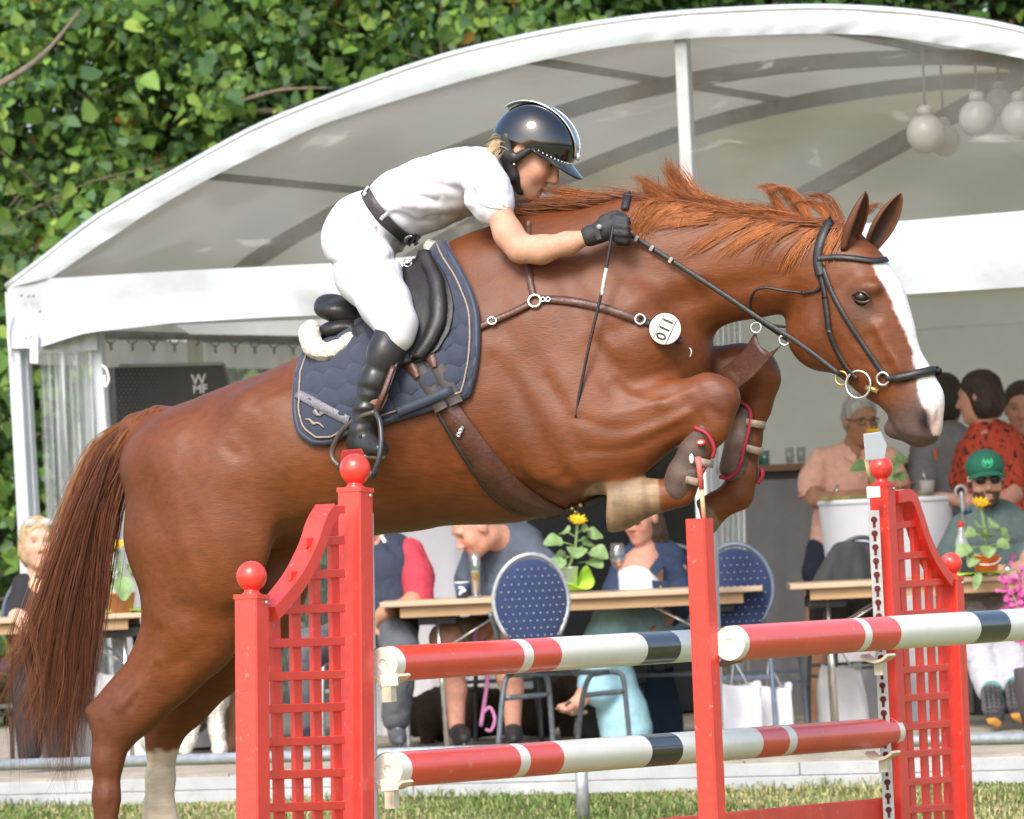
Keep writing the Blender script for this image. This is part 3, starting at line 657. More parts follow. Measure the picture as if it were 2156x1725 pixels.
# perforated strip on the far wing, keyhole slots
a = P(1839, 1075, 17.9); c = ground_of(a, P(1872, 1725, 17.9)); FN = V(0, -1, 0)
b = MB(); b.bar(c, a, .004, .036, up=V(1, 0, 0)); st = b.build('slotted_strip', m_strip, w2); d = (a - c).normalized()
for k in range(26):
    q = a - d * (.03 + k * .0452) + FN * .0035
    if q.z < .1: break
    b = MB(); b.lathe(q, [(.0105, -.001), (.0105, .001)], 14, FN); b.bar(q - d * .008, q - d * .026, .002, .009, up=V(1, 0, 0)); b.build('slot', m_hole, st)
a = W1(776, 1080, .02); c = ground_of(a, W1(786, 1725, .02)); b = MB(); b.bar(c, a, .004, .03, up=W1.n); b.build('slotted_strip', m_strip, w1)
b = MB(); q = P(1839, 1036, 17.9); b.bar(q - d * .018, q + d * .018, .012, .044, up=V(1, 0, 0), ch=.002); b.build('number_plate', mat('plate_white', (.8, .8, .8), rough=.4), w2)
# single red post of the second element
W3 = Plane(P(1478, 1300, 15.0).x, 15.0, FY)
a = W3(1472, 1092); c = ground_of(a, W3(1500, 1725)); pst = empty('jump_post', c, 'single red post without a wing holding the front pole', 'jump post')
b = MB(); b.bar(c, a, .058, .060, up=FD, ch=.004); b.build('post', m_red, pst)
b = MB(); b.bar(c + V(0, 0, .03) - FD * .25, c + V(0, 0, .03) + FD * .25, .06, .05); b.bar(c + V(0, 0, .03) - W3.n * .3, c + V(0, 0, .03) + W3.n * .3, .06, .05); b.build('foot', m_red, pst)
a_ = W3(1519, 1322, -.0); c_ = W3(1530, 1420, 0); b = MB(); b.bar(a_, c_, .01, .03, up=FD); b.bar(W3(1516, 1400, 0), W3(1552, 1390, -.06), .05, .012); b.build('pole_hook', mat('muddy_steel', (.24, .22, .19), rough=.7, var=.4, vscale=40), pst, bevel=.003)
# poles
def pole(A, B, r, label, bands, grp='striped jump poles'):
    """bands: (t0, t1, colour)"""
    e_ = empty('jump_pole', A, label, 'jump pole', grp); d = B - A
    for t0, t1, cc in bands:
        b = MB(); rr = r * (1.004 if cc == 'k' else 1.0); n = max(2, int((t1 - t0) * 24))
        b.tube([A + d * (t0 + (t1 - t0) * i / n) for i in range(n + 1)], rr, 28, cap=False)
        b.build({'r': 'red_section', 'w': 'white_section', 'k': 'black_section'}[cc], {'r': m_redp, 'w': m_cream, 'k': m_black}[cc], e_, True)
    dn = d.normalized()
    for q, s_ in ((A, -1), (B, 1)):
        b = MB(); b.lathe(q - dn * .004 * s_, [(r * .985, 0), (r * .95, .006 * 1), (r * .30, .0065), (r * .22, .003), (r * .1, .003)], 24, dn * s_); b.build('end_face', m_endw, e_)
    return e_
PB = [(0, .045, 'w'), (.045, .30, 'r'), (.30, .325, 'w'), (.325, .375, 'r'), (.375, .512, 'w'), (.512, .558, 'k'), (.558, .66, 'w'), (.66, .705, 'r'), (.705, .722, 'w'), (.722, .985, 'r'), (.985, 1, 'w')]
def fix(A, B, xs):
    """turn picture x positions along the pole into fractions"""
    out = []
    for x in xs:
        lo_, hi_ = 0., 1.
        for _ in range(40):
            m_ = (lo_ + hi_) / 2; q = A + (B - A) * m_; xx = to_px(np.array([q]))[0, 0]
            if xx < x: lo_ = m_
            else: hi_ = m_
        out.append(m_)
    return out
def banded(A, B, r, label, xs, cols):
    t = fix(A, B, xs); t = [0.] + t + [1.]; return pole(A, B, r, label, [(t[i], t[i + 1], cols[i]) for i in range(len(cols))])
A1, B1 = P(806, 1399, 15.0), P(1878, 1334, 18.0)
banded(A1, B1, .049, 'upper rear pole, red and cream with a black band, between the wings', [822, 1073, 1093, 1152, 1334, 1404, 1600, 1650, 1668], 'wrwrwkwrwr')
A2, B2 = P(816, 1622, 15.0), P(1878, 1542, 18.0)
banded(A2, B2, .049, 'lower rear pole, red and cream with a black band, between the wings', [836, 1066, 1086, 1157, 1343, 1408, 1578, 1634, 1650, 1868], 'wrwrwkwrwrw')
A3, B3 = P(1536, 1355, 15.0), P(2530, 1290, 18.0)
banded(A3, B3, .049, 'front pole, red and cream, running out of the right side', [1545, 1790, 1805, 1866, 2035, 2098, 2300, 2350, 2365], 'wrwrwkwrwr')
# plank at the bottom
pl = empty('jump_plank', P(1600, 1760, 17.2), 'flat red plank lowest between the wings', 'jump plank'); b = MB()
b.bar(P(820, 1838, 15.0), P(1865, 1731, 18.0), .03, .16, ch=.006); b.build('board', mat('plank_red', (.85, .07, .04), rough=.4, var=.08, dirt=(.8, .4, .3, .6), dscale=30), pl)
b = MB(); b.bar(P(1868, 1716, 18.02), P(1880, 1735, 18.03), .05, .05); b.build('end_bracket', m_strip, pl)
# cups
def cup(Wp, x, y, r, parent, s=1, tilt=0.):
    c = Wp(x, y, -.045); b = MB(); rows = []
    for i in range(9):
        a = math.pi * (1.22 + .56 * i / 8); rows.append([c + FD * s * t + (-Wp.n) * (math.cos(a) * r * 1.15) * 1.0 + V(0, 0, r + math.sin(a) * r * 1.12) for t in (-.02, .045)])
    b.grid(rows); o = b.build('pole_cup', m_cup, parent, False); so = o.modifiers.new('t', 'SOLIDIFY'); so.thickness = .009
    b = MB(); b.bar(c + V(0, 0, -.005), c + V(0, 0, -.055), .03, .035, up=FD, ch=.003); b.build('cup_bracket', m_cup, parent)
cup(W1, 818, 1436, .052, w1, 1); cup(W1, 824, 1660, .052, w1, 1); cup(W2, 1852, 1386, .05, w2, -1); cup(W2, 1862, 1590, .05, w2, -1)
for (x, y) in ((812, 1437), (812, 1657)):
    b = MB(); b.bar(P(x - 10, y - 2, 14.93), P(x + 26, y - 6, 14.93), .012, .034, ch=.002); b.build('pole_cup', m_cup, w1, bevel=.003)
# flags
fl = empty('red_flag', W1(742, 1030, .05), 'red flag board on a stick behind the ball of the near wing', 'flag')
b = MB(); b.prism([W1(718, 958, .05), W1(722, 948, .05), W1(762, 945, .05), W1(766, 955, .05), W1(768, 992, .05), W1(716, 995, .05)], V(0, .02, 0)); b.build('board', m_red, fl, bevel=.002)
b = MB(); b.tube([W1(752, 990, .066), W1(757, 1060, .066)], .009, 8); b.build('stick', m_stick, fl, True)
fl = empty('white_flag', W2(1832, 1030, -.02), 'white flag board on a wooden stick on the far wing', 'flag')
b = MB(); b.prism([W2(1818, 914, -.06), W2(1855, 909, -.06), W2(1867, 937, -.06), W2(1862, 966, -.06), W2(1823, 970, -.06)], V(0, .012, 0)); b.build('board', mat('flag_white', (.82, .82, .82), rough=.5, var=.03), fl, bevel=.002)
b = MB(); b.tube([W2(1824, 968, -.055), W2(1832, 1020, -.05)], .0065, 8); b.build('stick', m_stick, fl, True)
fl = empty('flag_stick', W3(1482, 1090), 'thin bare stick, red above and wooden below, on the single post', 'stick')
b = MB(); b.tube([W3(1470, 962), W3(1477, 1030)], .0075, 8); b.build('painted_end', mat('faded_red', (.60, .12, .10), rough=.5, var=.2), fl, True)
b = MB(); b.tube([W3(1477, 1029), W3(1483, 1100)], .0065, 8); b.build('wooden_end', m_stick, fl, True)
# ------------------------------------------------------------------ the horse
YAW = math.radians(17)
HP = Plane(0.0, 16.3, YAW)                    # the horse's own mid plane
HL = HP.n; S0 = S(16.3)
def hs(x, y, a, b, off=0.): return (HP(x, y, off), a * S0, b)
horse = empty('horse', HP(700, 2120), 'chestnut horse with a white blaze leaping over the red jump', 'horse')
fb = Field()
def rotp(deg):
    a = math.radians(deg); t = HP.t * math.cos(a) + V(0, 0, math.sin(a)); u = V(0, 0, math.cos(a)) - HP.t * math.sin(a); return np.array([t, HP.n, u]).T
# forehooves first, with their soles cut flat
O, O2 = -.165, .15
fb.chain([hs(1398, 1040, 31, .036, O), hs(1368, 1046, 39, .047, O), hs(1300, 1062, 56, .064, O), hs(1270, 1068, 58, .066, O)], HL, k=.004)
fb.ell(HP(1177, 1076, O), (.16, .3, .30), rotp(-10), k=.003, sub=True)
fb.ell(HP(1395, 1046, O), (.040, .042, .044), rotp(-12), k=.006)
fb.chain([hs(1508, 1066, 32, .036, O2), hs(1480, 1090, 40, .047, O2), hs(1430, 1124, 54, .062, O2), hs(1410, 1138, 55, .062, O2)], HL, k=.004)
fb.ell(HP(1340, 1203, O2), (.155, .3, .28), rotp(-42), k=.003, sub=True)
# trunk
fb.chain([hs(352, 985, 98, .185), hs(430, 990, 150, .25), hs(560, 975, 177, .275), hs(690, 945, 196, .285), hs(850, 892, 222, .295),
          hs(1015, 832, 268, .29), hs(1100, 785, 300, .25), hs(1190, 752, 285, .225), hs(1290, 735, 215, .205), hs(1350, 745, 110, .16)], HL, k=.05)
# neck
fb.chain([hs(1170, 655, 215, .155), hs(1335, 582, 166, .125), hs(1450, 560, 130, .105), hs(1575, 558, 103, .088), hs(1680, 556, 90, .08), hs(1745, 556, 78, .075)], HL, k=.06)
# head, turned a little more towards us
HY = YAW + math.radians(12); HD = Plane(*(HP(1740, 560).xy), HY); HDL = HD.n
def hd(x, y, a, b, off=0.): return (HD(x, y, off), a * S0, b)
fb.chain([hd(1756, 540, 76, .078), hd(1782, 598, 98, .088), hd(1803, 656, 112, .090), hd(1830, 712, 103, .078), hd(1860, 762, 82, .065), hd(1900, 806, 66, .056), hd(1928, 846, 60, .053), hd(1934, 882, 53, .052)], HDL, k=.02)
fb.ell(HD(1738, 690), (88 * S0, .088, 92 * S0), np.array([HD.t, HD.n, (0, 0, 1)]).T, k=.03)      # cheek
fb.ell(HD(1940, 912), (35 * S0, .045, 26 * S0), np.array([HD.t, HD.n, (0, 0, 1)]).T, k=.03)     # upper lip
fb.ell(HD(1892, 902), (33 * S0, .036, 24 * S0), np.array([HD.t, HD.n, (0, 0, 1)]).T, k=.02)      # chin
for s_ in (-1, 1):
    fb.ell(HD(1826, 606, s_ * .080), (.044, .020, .020), np.array([HD.t, HD.n, (0, 0, 1)]).T, k=.03)   # brow over the eye
    fb.ell(HD(1950, 868, s_ * .042), (.028, .016, .034), np.array([HD.t, HD.n, (0, 0, 1)]).T, k=.02)   # nostril rim
    fb.cap(HD(1850, 690, s_ * .078), HD(1895, 775, s_ * .058), .012, .008, k=.03)                       # cheek crest
fb.ell(HD(1953, 880, -.062), (.013, .014, .026), np.array([HD.t, HD.n, (0, 0, 1)]).T, k=.012, sub=True)
fb.ell(HD(1815, 627, -.118), (.026, .026, .015), np.array([HD.t, HD.n, (0, 0, 1)]).T, k=.014, sub=True)
# near foreleg: shoulder, arm, knee, cannon, hoof
O = -.165
fb.ell(HP(1235, 850, O + .03), (.20, .10, .22), np.array([HP.t, HP.n, (0, 0, 1)]).T, k=.07)
fb.chain([hs(1165, 900, 105, .075, O), hs(1255, 925, 103, .085, O), hs(1340, 898, 78, .072, O), hs(1425, 865, 56, .055, O), hs(1485, 845, 49, .046, O)], HL, k=.05)
fb.ell(HP(1222, 1000, O), (.05, .04, .055), None, k=.04)                                                 # elbow
fb.chain([hs(1492, 832, 46, .046, O), hs(1516, 838, 38, .045, O), hs(1500, 900, 38, .04, O)], HL, k=.03)
fb.chain([hs(1500, 890, 37, .036, O), hs(1474, 945, 28, .028, O), hs(1447, 1000, 29, .028, O), hs(1430, 1033, 33, .032, O), hs(1398, 1048, 25, .027, O)], HL, k=.02)
# far foreleg
O2 = .15
fb.chain([hs(1370, 830, 90, .07, O2), hs(1480, 800, 62, .06, O2), hs(1560, 778, 48, .05, O2), hs(1595, 782, 42, .045, O2)], HL, k=.05)
fb.chain([hs(1592, 778, 38, .045, O2), hs(1604, 800, 35, .044, O2), hs(1592, 855, 34, .038, O2)], HL, k=.03)
fb.chain([hs(1590, 850, 32, .034, O2), hs(1576, 930, 27, .028, O2), hs(1566, 1000, 29, .028, O2), hs(1552, 1040, 34, .033, O2), hs(1510, 1068, 26, .028, O2)], HL, k=.02)
# near hind leg
O3 = -.135
fb.chain([hs(395, 1010, 130, .11, O3), hs(410, 1130, 148, .12, O3), hs(420, 1240, 120, .11, O3), hs(400, 1330, 97, .085, O3), hs(345, 1410, 72, .06, O3), hs(285, 1480, 58, .048, O3), hs(247, 1525, 54, .046, O3)], HL, k=.06)
fb.cap(HP(258, 1430, O3), HP(196, 1498, O3), .016, .026, k=.03)                                          # hock tendon and point
fb.chain([hs(240, 1530, 50, .045, O3), hs(226, 1600, 33, .036, O3), hs(224, 1680, 28, .028, O3), hs(224, 1775, 27, .028, O3), hs(222, 1815, 34, .035, O3), hs(245, 1862, 27, .029, O3)], HL, k=.03)
fb.chain([hs(246, 1862, 30, .035, O3), hs(260, 1890, 42, .05, O3), hs(270, 1925, 50, .06, O3)], HL, k=.008)
# far hind leg
O4 = .135
fb.chain([hs(500, 1090, 150, .11, O4), hs(520, 1220, 130, .11, O4), hs(510, 1320, 92, .085, O4), hs(450, 1400, 64, .06, O4), hs(390, 1470, 54, .048, O4), hs(348, 1520, 52, .046, O4)], HL, k=.06)
fb.chain([hs(348, 1522, 48, .044, O4), hs(341, 1575, 32, .035, O4), hs(338, 1640, 30, .029, O4), hs(335, 1710, 35, .034, O4), hs(342, 1745, 37, .037, O4), hs(372, 1800, 29, .03, O4)], HL, k=.03)
fb.chain([hs(372, 1800, 31, .036, O4), hs(392, 1835, 43, .05, O4), hs(405, 1872, 52, .06, O4)], HL, k=.008)
# muscles (near side)
M3 = np.array([HP.t, HP.n, (0, 0, 1)]).T
fb.ell(HP(550, 870, -.20), (.08, .06, .06), M3, k=.08)      # hip
fb.ell(HP(470, 1120, -.22), (.15, .07, .20), M3, k=.08)     # thigh
fb.ell(HP(1180, 900, -.22), (.14, .05, .17), M3, k=.06)     # triceps
fb.ell(HP(1330, 700, -.15), (.10, .06, .13), M3, k=.06)     # breast
fb.ell(HP(1010, 560, -.05), (.12, .10, .07), M3, k=.08)     # withers
# tail root
fb.chain([hs(330, 900, 48, .06), hs(285, 905, 30, .035), hs(248, 955, 20, .025)], HL, k=.04)
hv, hf = fb.mesh(.0085, 2)
# relief strokes traced along the visible muscle edges: (points, half width, depth in m)
STROKES = [([(528, 838), (570, 815), (625, 792)], 14, -.010), ([(540, 862), (520, 930), (505, 1010), (512, 1120), (530, 1200)], 30, -.013),
           ([(478, 945), (492, 955)], 12, -.007), ([(1040, 760), (1090, 830), (1140, 930), (1175, 1000)], 18, -.011),
           ([(1250, 720), (1290, 770), (1325, 815)], 14, -.010), ([(1195, 1010), (1225, 1035), (1270, 1030)], 14, -.012),
           ([(1215, 880), (1300, 905), (1380, 880), (1450, 850)], 10, -.006), ([(1240, 950), (1330, 945), (1440, 895)], 9, -.006),
           ([(1290, 700), (1400, 650), (1520, 610), (1640, 585)], 18, -.009), ([(1180, 560), (1230, 680), (1250, 760)], 26, -.009),
           ([(1655, 560), (1668, 620), (1672, 680)], 14, -.008), ([(330, 1330), (300, 1400), (255, 1450)], 12, -.009),
           ([(480, 1290), (420, 1360), (370, 1400)], 16, -.006), ([(250, 1490), (300, 1440), (330, 1390)], 8, .006),
           ([(1800, 720), (1850, 700), (1870, 690)], 8, -.003), ([(1760, 610), (1790, 590)], 12, -.006), ([(1840, 660), (1880, 740)], 9, -.005),
           ([(1480, 810), (1520, 800)], 8, .004), ([(1490, 860), (1520, 880)], 8, -.005), ([(1470, 870), (1480, 905)], 8, -.006),
           ([(330, 1080), (370, 1180), (380, 1280)], 22, -.006), ([(1320, 770), (1360, 820), (1420, 830)], 16, -.007),
           ([(610, 1000), (760, 985), (900, 940)], 60, -.004), ([(600, 1110), (700, 1105), (850, 1095)], 14, -.004)]
# ribs, faintly
STROKES += [([(1150, 800), (1190, 870), (1215, 950)], 12, -.006), ([(1060, 700), (1110, 760), (1150, 830)], 24, -.007), ([(1330, 640), (1400, 600), (1480, 575)], 16, .005), ([(1290, 800), (1340, 840), (1400, 850)], 10, .005),
            ([(1180, 1000), (1120, 1010), (1040, 990), (960, 985)], 7, .003), ([(1300, 870), (1350, 860), (1420, 835), (1460, 820)], 5, .004), ([(1330, 920), (1400, 895), (1450, 870)], 5, .004), ([(400, 1100), (440, 1180), (450, 1280)], 26, -.005), ([(300, 1000), (330, 1120), (345, 1230)], 20, -.006),
            ([(1720, 640), (1730, 700), (1760, 745)], 10, -.003), ([(1800, 760), (1850, 770), (1880, 765)], 6, -.0025), ([(1770, 700), (1800, 735), (1850, 800)], 4, .002), ([(640, 900), (700, 940), (760, 1010)], 40, -.004), ([(530, 1230), (470, 1300), (440, 1340)], 14, .004), ([(330, 1400), (300, 1440), (275, 1490)], 6, -.006), ([(210, 1520), (222, 1560), (222, 1640)], 6, -.004), ([(238, 1600), (236, 1700)], 5, -.004)]
for i_ in range(7): STROKES.append(([(690 + 52 * i_, 990 - 12 * i_), (672 + 52 * i_, 1080 - 12 * i_)], 11, -.0016))
def horse_disp(v, f):
    n = normals(v, f); px = to_px(v); near = np.clip(-(n @ np.array(HL)) * 1.6, 0, 1); d = np.zeros(len(v))
    for pts, wd, dp in STROKES:
        c = [tuple(q) for q in catmull(pts, 5)] if len(pts) > 2 else pts
        r = seg_dist(px, c) / (wd * 1.2); d += .78 * dp * np.exp(-r * r) * near
    d += (.0016 * vnoise(v, 24, 5) + .0012 * vnoise(v * np.array((1.6, 1, .7)), 55, 15)) * near
    return v + n * d[:, None]
hv = horse_disp(hv, hf); hv = laplace(hv, hf, .4)
HBVH = BVHTree.FromPolygons([Vector(p) for p in hv], [tuple(q) for q in hf.tolist()])
def horse_cols(v, f):
    px = to_px(v); n = normals(v, f); lat = (v - np.array(HP.o)) @ np.array(HL)
    base = np.array((.132, .0365, .0085)); c = np.tile(base, (len(v), 1))
    c *= (1 + .16 * vnoise(v, 6, 1) + .10 * vnoise(v, 19, 2) + .06 * vnoise(v, 60, 14))[:, None]
    def mixc(w, col): 
        nonlocal c; w = np.clip(w, 0, 1)[:, None]; c = c * (1 - w) + np.array(col) * w
    # paler underside and flank, darker legs
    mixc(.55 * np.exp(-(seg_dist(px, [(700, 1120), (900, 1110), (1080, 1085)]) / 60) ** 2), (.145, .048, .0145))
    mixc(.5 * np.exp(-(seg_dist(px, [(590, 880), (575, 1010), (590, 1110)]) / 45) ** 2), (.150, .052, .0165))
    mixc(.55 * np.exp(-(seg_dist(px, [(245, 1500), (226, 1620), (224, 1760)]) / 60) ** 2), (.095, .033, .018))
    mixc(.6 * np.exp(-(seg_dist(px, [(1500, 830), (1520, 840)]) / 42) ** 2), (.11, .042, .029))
    hdm = px[:, 0] > 1640
    hx_ = (px - np.array((1790, 640))); 
    # muzzle grey-brown
    al = (px[:, 0] - 1760) * .55 + (px[:, 1] - 560) * .835
    mixc(hdm * np.clip((al - 285) / 60, 0, 1) * .9, (.075, .052, .045))
    mixc(hdm * .8 * np.exp(-(np.linalg.norm(px - np.array((1815, 645)), axis=1) / 42) ** 2), (.085, .045, .032))
    # blaze: on the front of the face, from brow to nose
    fr = n @ np.array(HD.t)
    pf = (v - np.array(HD.o)); off = pf @ np.array(HDL)
    e0 = [(1836, 548), (1850, 585), (1869, 612), (1889, 664), (1908, 702), (1921, 735), (1930, 787), (1935, 834), (1950, 866), (1956, 890), (1970, 925)]
    ex = np.interp(px[:, 1], [q[1] for q in e0], [q[0] for q in e0])
    wob = 2.2 * vnoise(v, 90, 9)
    bl = hdm & (px[:, 1] > 545) & (px[:, 1] < 918) & (off < .045)
    bw = np.clip((px[:, 0] - ex - wob) / 7 + .5, 0, 1) * bl
    mixc(bw, (.72, .68, .66))
    mixc(bw * (px[:, 1] > 842) * np.clip((px[:, 1] - 842) / 40, 0, 1), (.72, .50, .45))
    ns = np.exp(-(np.linalg.norm((px - np.array((1948, 884))) / np.array((13, 24)), axis=1)) ** 2.2)
    mixc(hdm * ns * 1.2 * (off < 0), (.012, .008, .008))
    mixc(hdm * np.exp(-(seg_dist(px, [(1872, 880), (1895, 915), (1950, 925)]) / 5) ** 2) * .8, (.03, .02, .018))
    # sock on far hind, hooves
    far = lat > 0
    w_ = np.clip((px[:, 1] - 1578 + 8 * vnoise(v, 50, 4)) / 10, 0, 1) * (px[:, 0] < 460) * (px[:, 0] > 285) * far
    mixc(w_, np.array((.60, .50, .38))[None] * (1 + .25 * vnoise(v, 45, 6))[:, None])
    for pts, o_, rr in (([(1362, 1048), (1280, 1070)], -1, 62), ([(1476, 1094), (1420, 1130)], 1, 60)):
        a3 = np.array(HP(*pts[0], O if o_ < 0 else O2)); b3 = np.array(HP(*pts[1], O if o_ < 0 else O2)); d3 = b3 - a3; t3 = np.clip(((v - a3) @ d3) / (d3 @ d3), 0, 1); r3 = np.linalg.norm(v - a3 - t3[:, None] * d3, axis=1); d = seg_dist(px, pts); w_ = np.clip((rr - d) / 6, 0, 1) * np.clip((.068 + .034 * t3 - r3) / .006, 0, 1)
        mixc(w_, np.array((.19, .125, .070))[None] * (1 + .45 * vnoise(v, 40, 8) + .3 * vnoise(v * np.array((2.2, 1, .5)), 70, 12) + .2 * vnoise(v, 200, 13))[:, None])
    for (x, y, o_) in ((262, 1940, -1), (392, 1850, 1)):
        w_ = np.clip((px[:, 1] - y + 30) / 6, 0, 1) * (px[:, 1] > 1790) * ((lat * o_) > 0); mixc(w_, (.16, .12, .09))
    return np.clip(c, 0, 1)
m_coat = mat('horse_coat', attr=True, rough=.50, spec=.38, var=.17, vscale=70, bump=.12, bscale=240, stretch=(.22, 1, 1))
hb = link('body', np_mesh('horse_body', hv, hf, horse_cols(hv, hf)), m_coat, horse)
# eye
e = MB(); ec = HD(1815, 627, -.079); e.ball(ec, .0255, 20); e.build('eye', mat('horse_eye', (.012, .006, .004), rough=.12, spec=.5, var=0), horse, True)
e = MB()
for dy, lo_ in ((-1, 0), (1, 1)):
    pts = [HD(1793 + 42 * t, 624 + dy * (13 if dy < 0 else 10) * math.sin(math.pi * t) + 6 * t, -.092 - .009 * math.sin(math.pi * t)) for t in np.linspace(0, 1, 9)]
    e.tube(pts, [.002 + .0022 * math.sin(math.pi * t) for t in np.linspace(0, 1, 9)], 8)
e.build('eyelid', mat('eyelid', (.05, .028, .022), rough=.4), horse, True)
# ears: cupped leaves with the shade of the hollow painted into the colour
def ear(base, tip, wpx, depth, turn, nm):
    b = Vector(base); t = Vector(tip); ax = t - b; rows = []; rin = []
    side = ax.normalized().cross(turn).normalized(); nrm = turn
    n = 12; m = 11
    for i in range(n + 1):
        u = i / n; wd = wpx * (math.sin(math.pi * min(1, (u * .8 + .2)) ** 1.15) ** .75) * (1 if u < 1 else 0) + .0015; row = []; ri = []
        for k in range(m + 1):
            q = (k / m - .5) * 2 * 2.2; p = b + ax * u + side * (math.sin(q) * wd) + nrm * (-(math.cos(q)) * wd * .8 + depth * u * u)
            row.append(p)
        rows.append(row)
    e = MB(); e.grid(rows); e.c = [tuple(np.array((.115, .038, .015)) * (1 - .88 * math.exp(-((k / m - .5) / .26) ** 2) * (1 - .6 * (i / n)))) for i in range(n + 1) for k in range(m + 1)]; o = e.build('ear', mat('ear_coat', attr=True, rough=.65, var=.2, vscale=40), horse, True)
    so = o.modifiers.new('thick', 'SOLIDIFY'); so.thickness = .004
    so.offset = 0
    return o
ear(HD(1783, 528, -.052), HD(1823, 404, -.072), .033, .0, V(.75, -.62, .15).normalized(), 'ear')
ear(HD(1833, 522, .045), HD(1898, 408, .07), .031, .0, V(.45, -.85, .25).normalized(), 'ear')

# hair: tapered strands in tufts
def strand_mesh(curves, r0, sides=3):
    vs = []; fs = []; cs = []
    for pts, r, col in curves:
        n = len(pts); p = np.array([tuple(q) for q in pts]); d = np.gradient(p, axis=0); d /= np.linalg.norm(d, axis=1, keepdims=True) + 1e-9
        ref = np.array((.3, -.9, .25)); a = np.cross(d, ref); a /= np.linalg.norm(a, axis=1, keepdims=True) + 1e-9; b = np.cross(d, a)
        t = np.linspace(0, 1, n); rr = r * (np.minimum(1, .55 + 2 * t)) * (1 - t ** 2.2 * .93)
        o = len(vs) * 0 + sum(len(x) for x in vs)
        ring = np.stack([p + (a * math.cos(2 * math.pi * k / sides) + b * math.sin(2 * math.pi * k / sides)) * rr[:, None] for k in range(sides)], 1)
        vs.append(ring.reshape(-1, 3)); cs.append(np.tile(col, (n * sides, 1)))
        i = np.arange(n - 1)[:, None] * sides; k = np.arange(sides)[None]; k2 = (k + 1) % sides
        fs.append(np.stack([i + k, i + k2, i + sides + k2, i + sides + k], -1).reshape(-1, 4) + o)
    return np.concatenate(vs), np.concatenate(fs), np.concatenate(cs)
m_hair = mat('horse_hair', attr=True, rough=.5, spec=.3, var=.15, vscale=40)
def curve_px(pts, offs, n=7):
    c = catmull([(x, y, o) for (x, y), o in zip(pts, offs)], n); return [HP(q[0], q[1], q[2]) for q in c]
def jitter_path(path, a, seed):
    r = np.random.RandomState(seed); m = len(path); ph = r.uniform(0, 6.28, 2); k = r.uniform(.5, 1.3, 2)
    return [(x + a * t * math.sin(ph[0] + k[0] * 5 * t), y + a * .7 * t * math.sin(ph[1] + k[1] * 5 * t)) for (x, y), t in zip(path, np.linspace(0, 1, m))]
# tail: guide tufts (picture path), spread
tail = []; R_ = np.random.RandomState(5)
LO = [(300, 905), (255, 960), (200, 1050), (155, 1160), (115, 1290), (92, 1410), (80, 1530), (50, 1640)]
MI = [(290, 885), (240, 945), (205, 1060), (178, 1190), (150, 1330), (135, 1450), (125, 1590), (145, 1720)]
RI = [(305, 915), (270, 990), (232, 1090), (215, 1200), (204, 1320), (190, 1430), (176, 1560), (130, 1690)]
LE = [(280, 880), (208, 935), (158, 1045), (118, 1165), (78, 1290), (34, 1390), (-15, 1470), (-50, 1560)]
GU = [LE, LO, MI, RI]
for tft in range(120):
    u = R_.uniform(0, 3); u = min(2.999, max(0, u + R_.normal() * .12)); i = int(u); fr_ = u - i
    g = [(a[0] * (1 - fr_) + b[0] * fr_, a[1] * (1 - fr_) + b[1] * fr_) for a, b in zip(GU[i], GU[i + 1])]
    ln = R_.uniform(.72, 1.04); ex = R_.normal(0, 12, 2); oc = R_.uniform(-.07, .07)
    shade = R_.uniform(.6, 1.25); tipc = R_.uniform(0, 1)
    g = jitter_path(g, R_.uniform(6, 26), tft)
    cg = np.array(catmull(g, 3)); m_ = max(6, int(len(cg) * ln)); cg = cg[:m_]
    for k in range(22):
        sp = R_.normal(0, 1, 2); t = np.linspace(0, 1, len(cg)); spread = 5 + 9 * np.sin(np.pi * np.minimum(1, t * 1.1)) ** .7
        wv = R_.uniform(2, 7); wp = R_.uniform(0, 6.28); wf = R_.uniform(5, 12); x = cg[:, 0] + sp[0] * spread * .8 + ex[0] * t + wv * t * np.sin(wp + wf * t); y = cg[:, 1] + sp[1] * 3 + ex[1] * t
        cut = int(len(cg) * R_.uniform(.8, 1)); pts = [HP(a, b, oc * min(1, q * 3) + sp[1] * .012 * q) for a, b, q in zip(x[:cut], y[:cut], t[:cut])]
        if tipc > .6 and u < 1.4: col = np.array((.22, .085, .032)) * shade
        else: col = np.array((.105, .034, .016)) * shade * R_.uniform(.8, 1.2)
        tail.append((pts, R_.uniform(.0007, .0017), col))
# loose wisps at the end of the tail
for wsp in range(26):
    x0 = R_.uniform(20, 190); y0 = R_.uniform(1260, 1420); L_ = R_.uniform(200, 330); ph = R_.uniform(0, 6.28); am = R_.uniform(8, 26); dr = R_.uniform(-.35, .12); cw = np.array((.17, .066, .028)) * R_.uniform(.5, 1.3); o0 = R_.uniform(-.07, .05)
    for k in range(9):
        s1 = R_.normal(0, 1); l2 = L_ * R_.uniform(.75, 1.1); t_ = np.linspace(0, 1, 16)
        tail.append(([HP(x0 + s1 * (3 + 6 * t * (1 - .5 * t)) + dr * l2 * t + am * t * math.sin(ph + 5.5 * t + .15 * s1), y0 + l2 * t, o0 + .01 * s1) for t in t_], R_.uniform(.0005, .0012), cw * R_.uniform(.8, 1.2)))
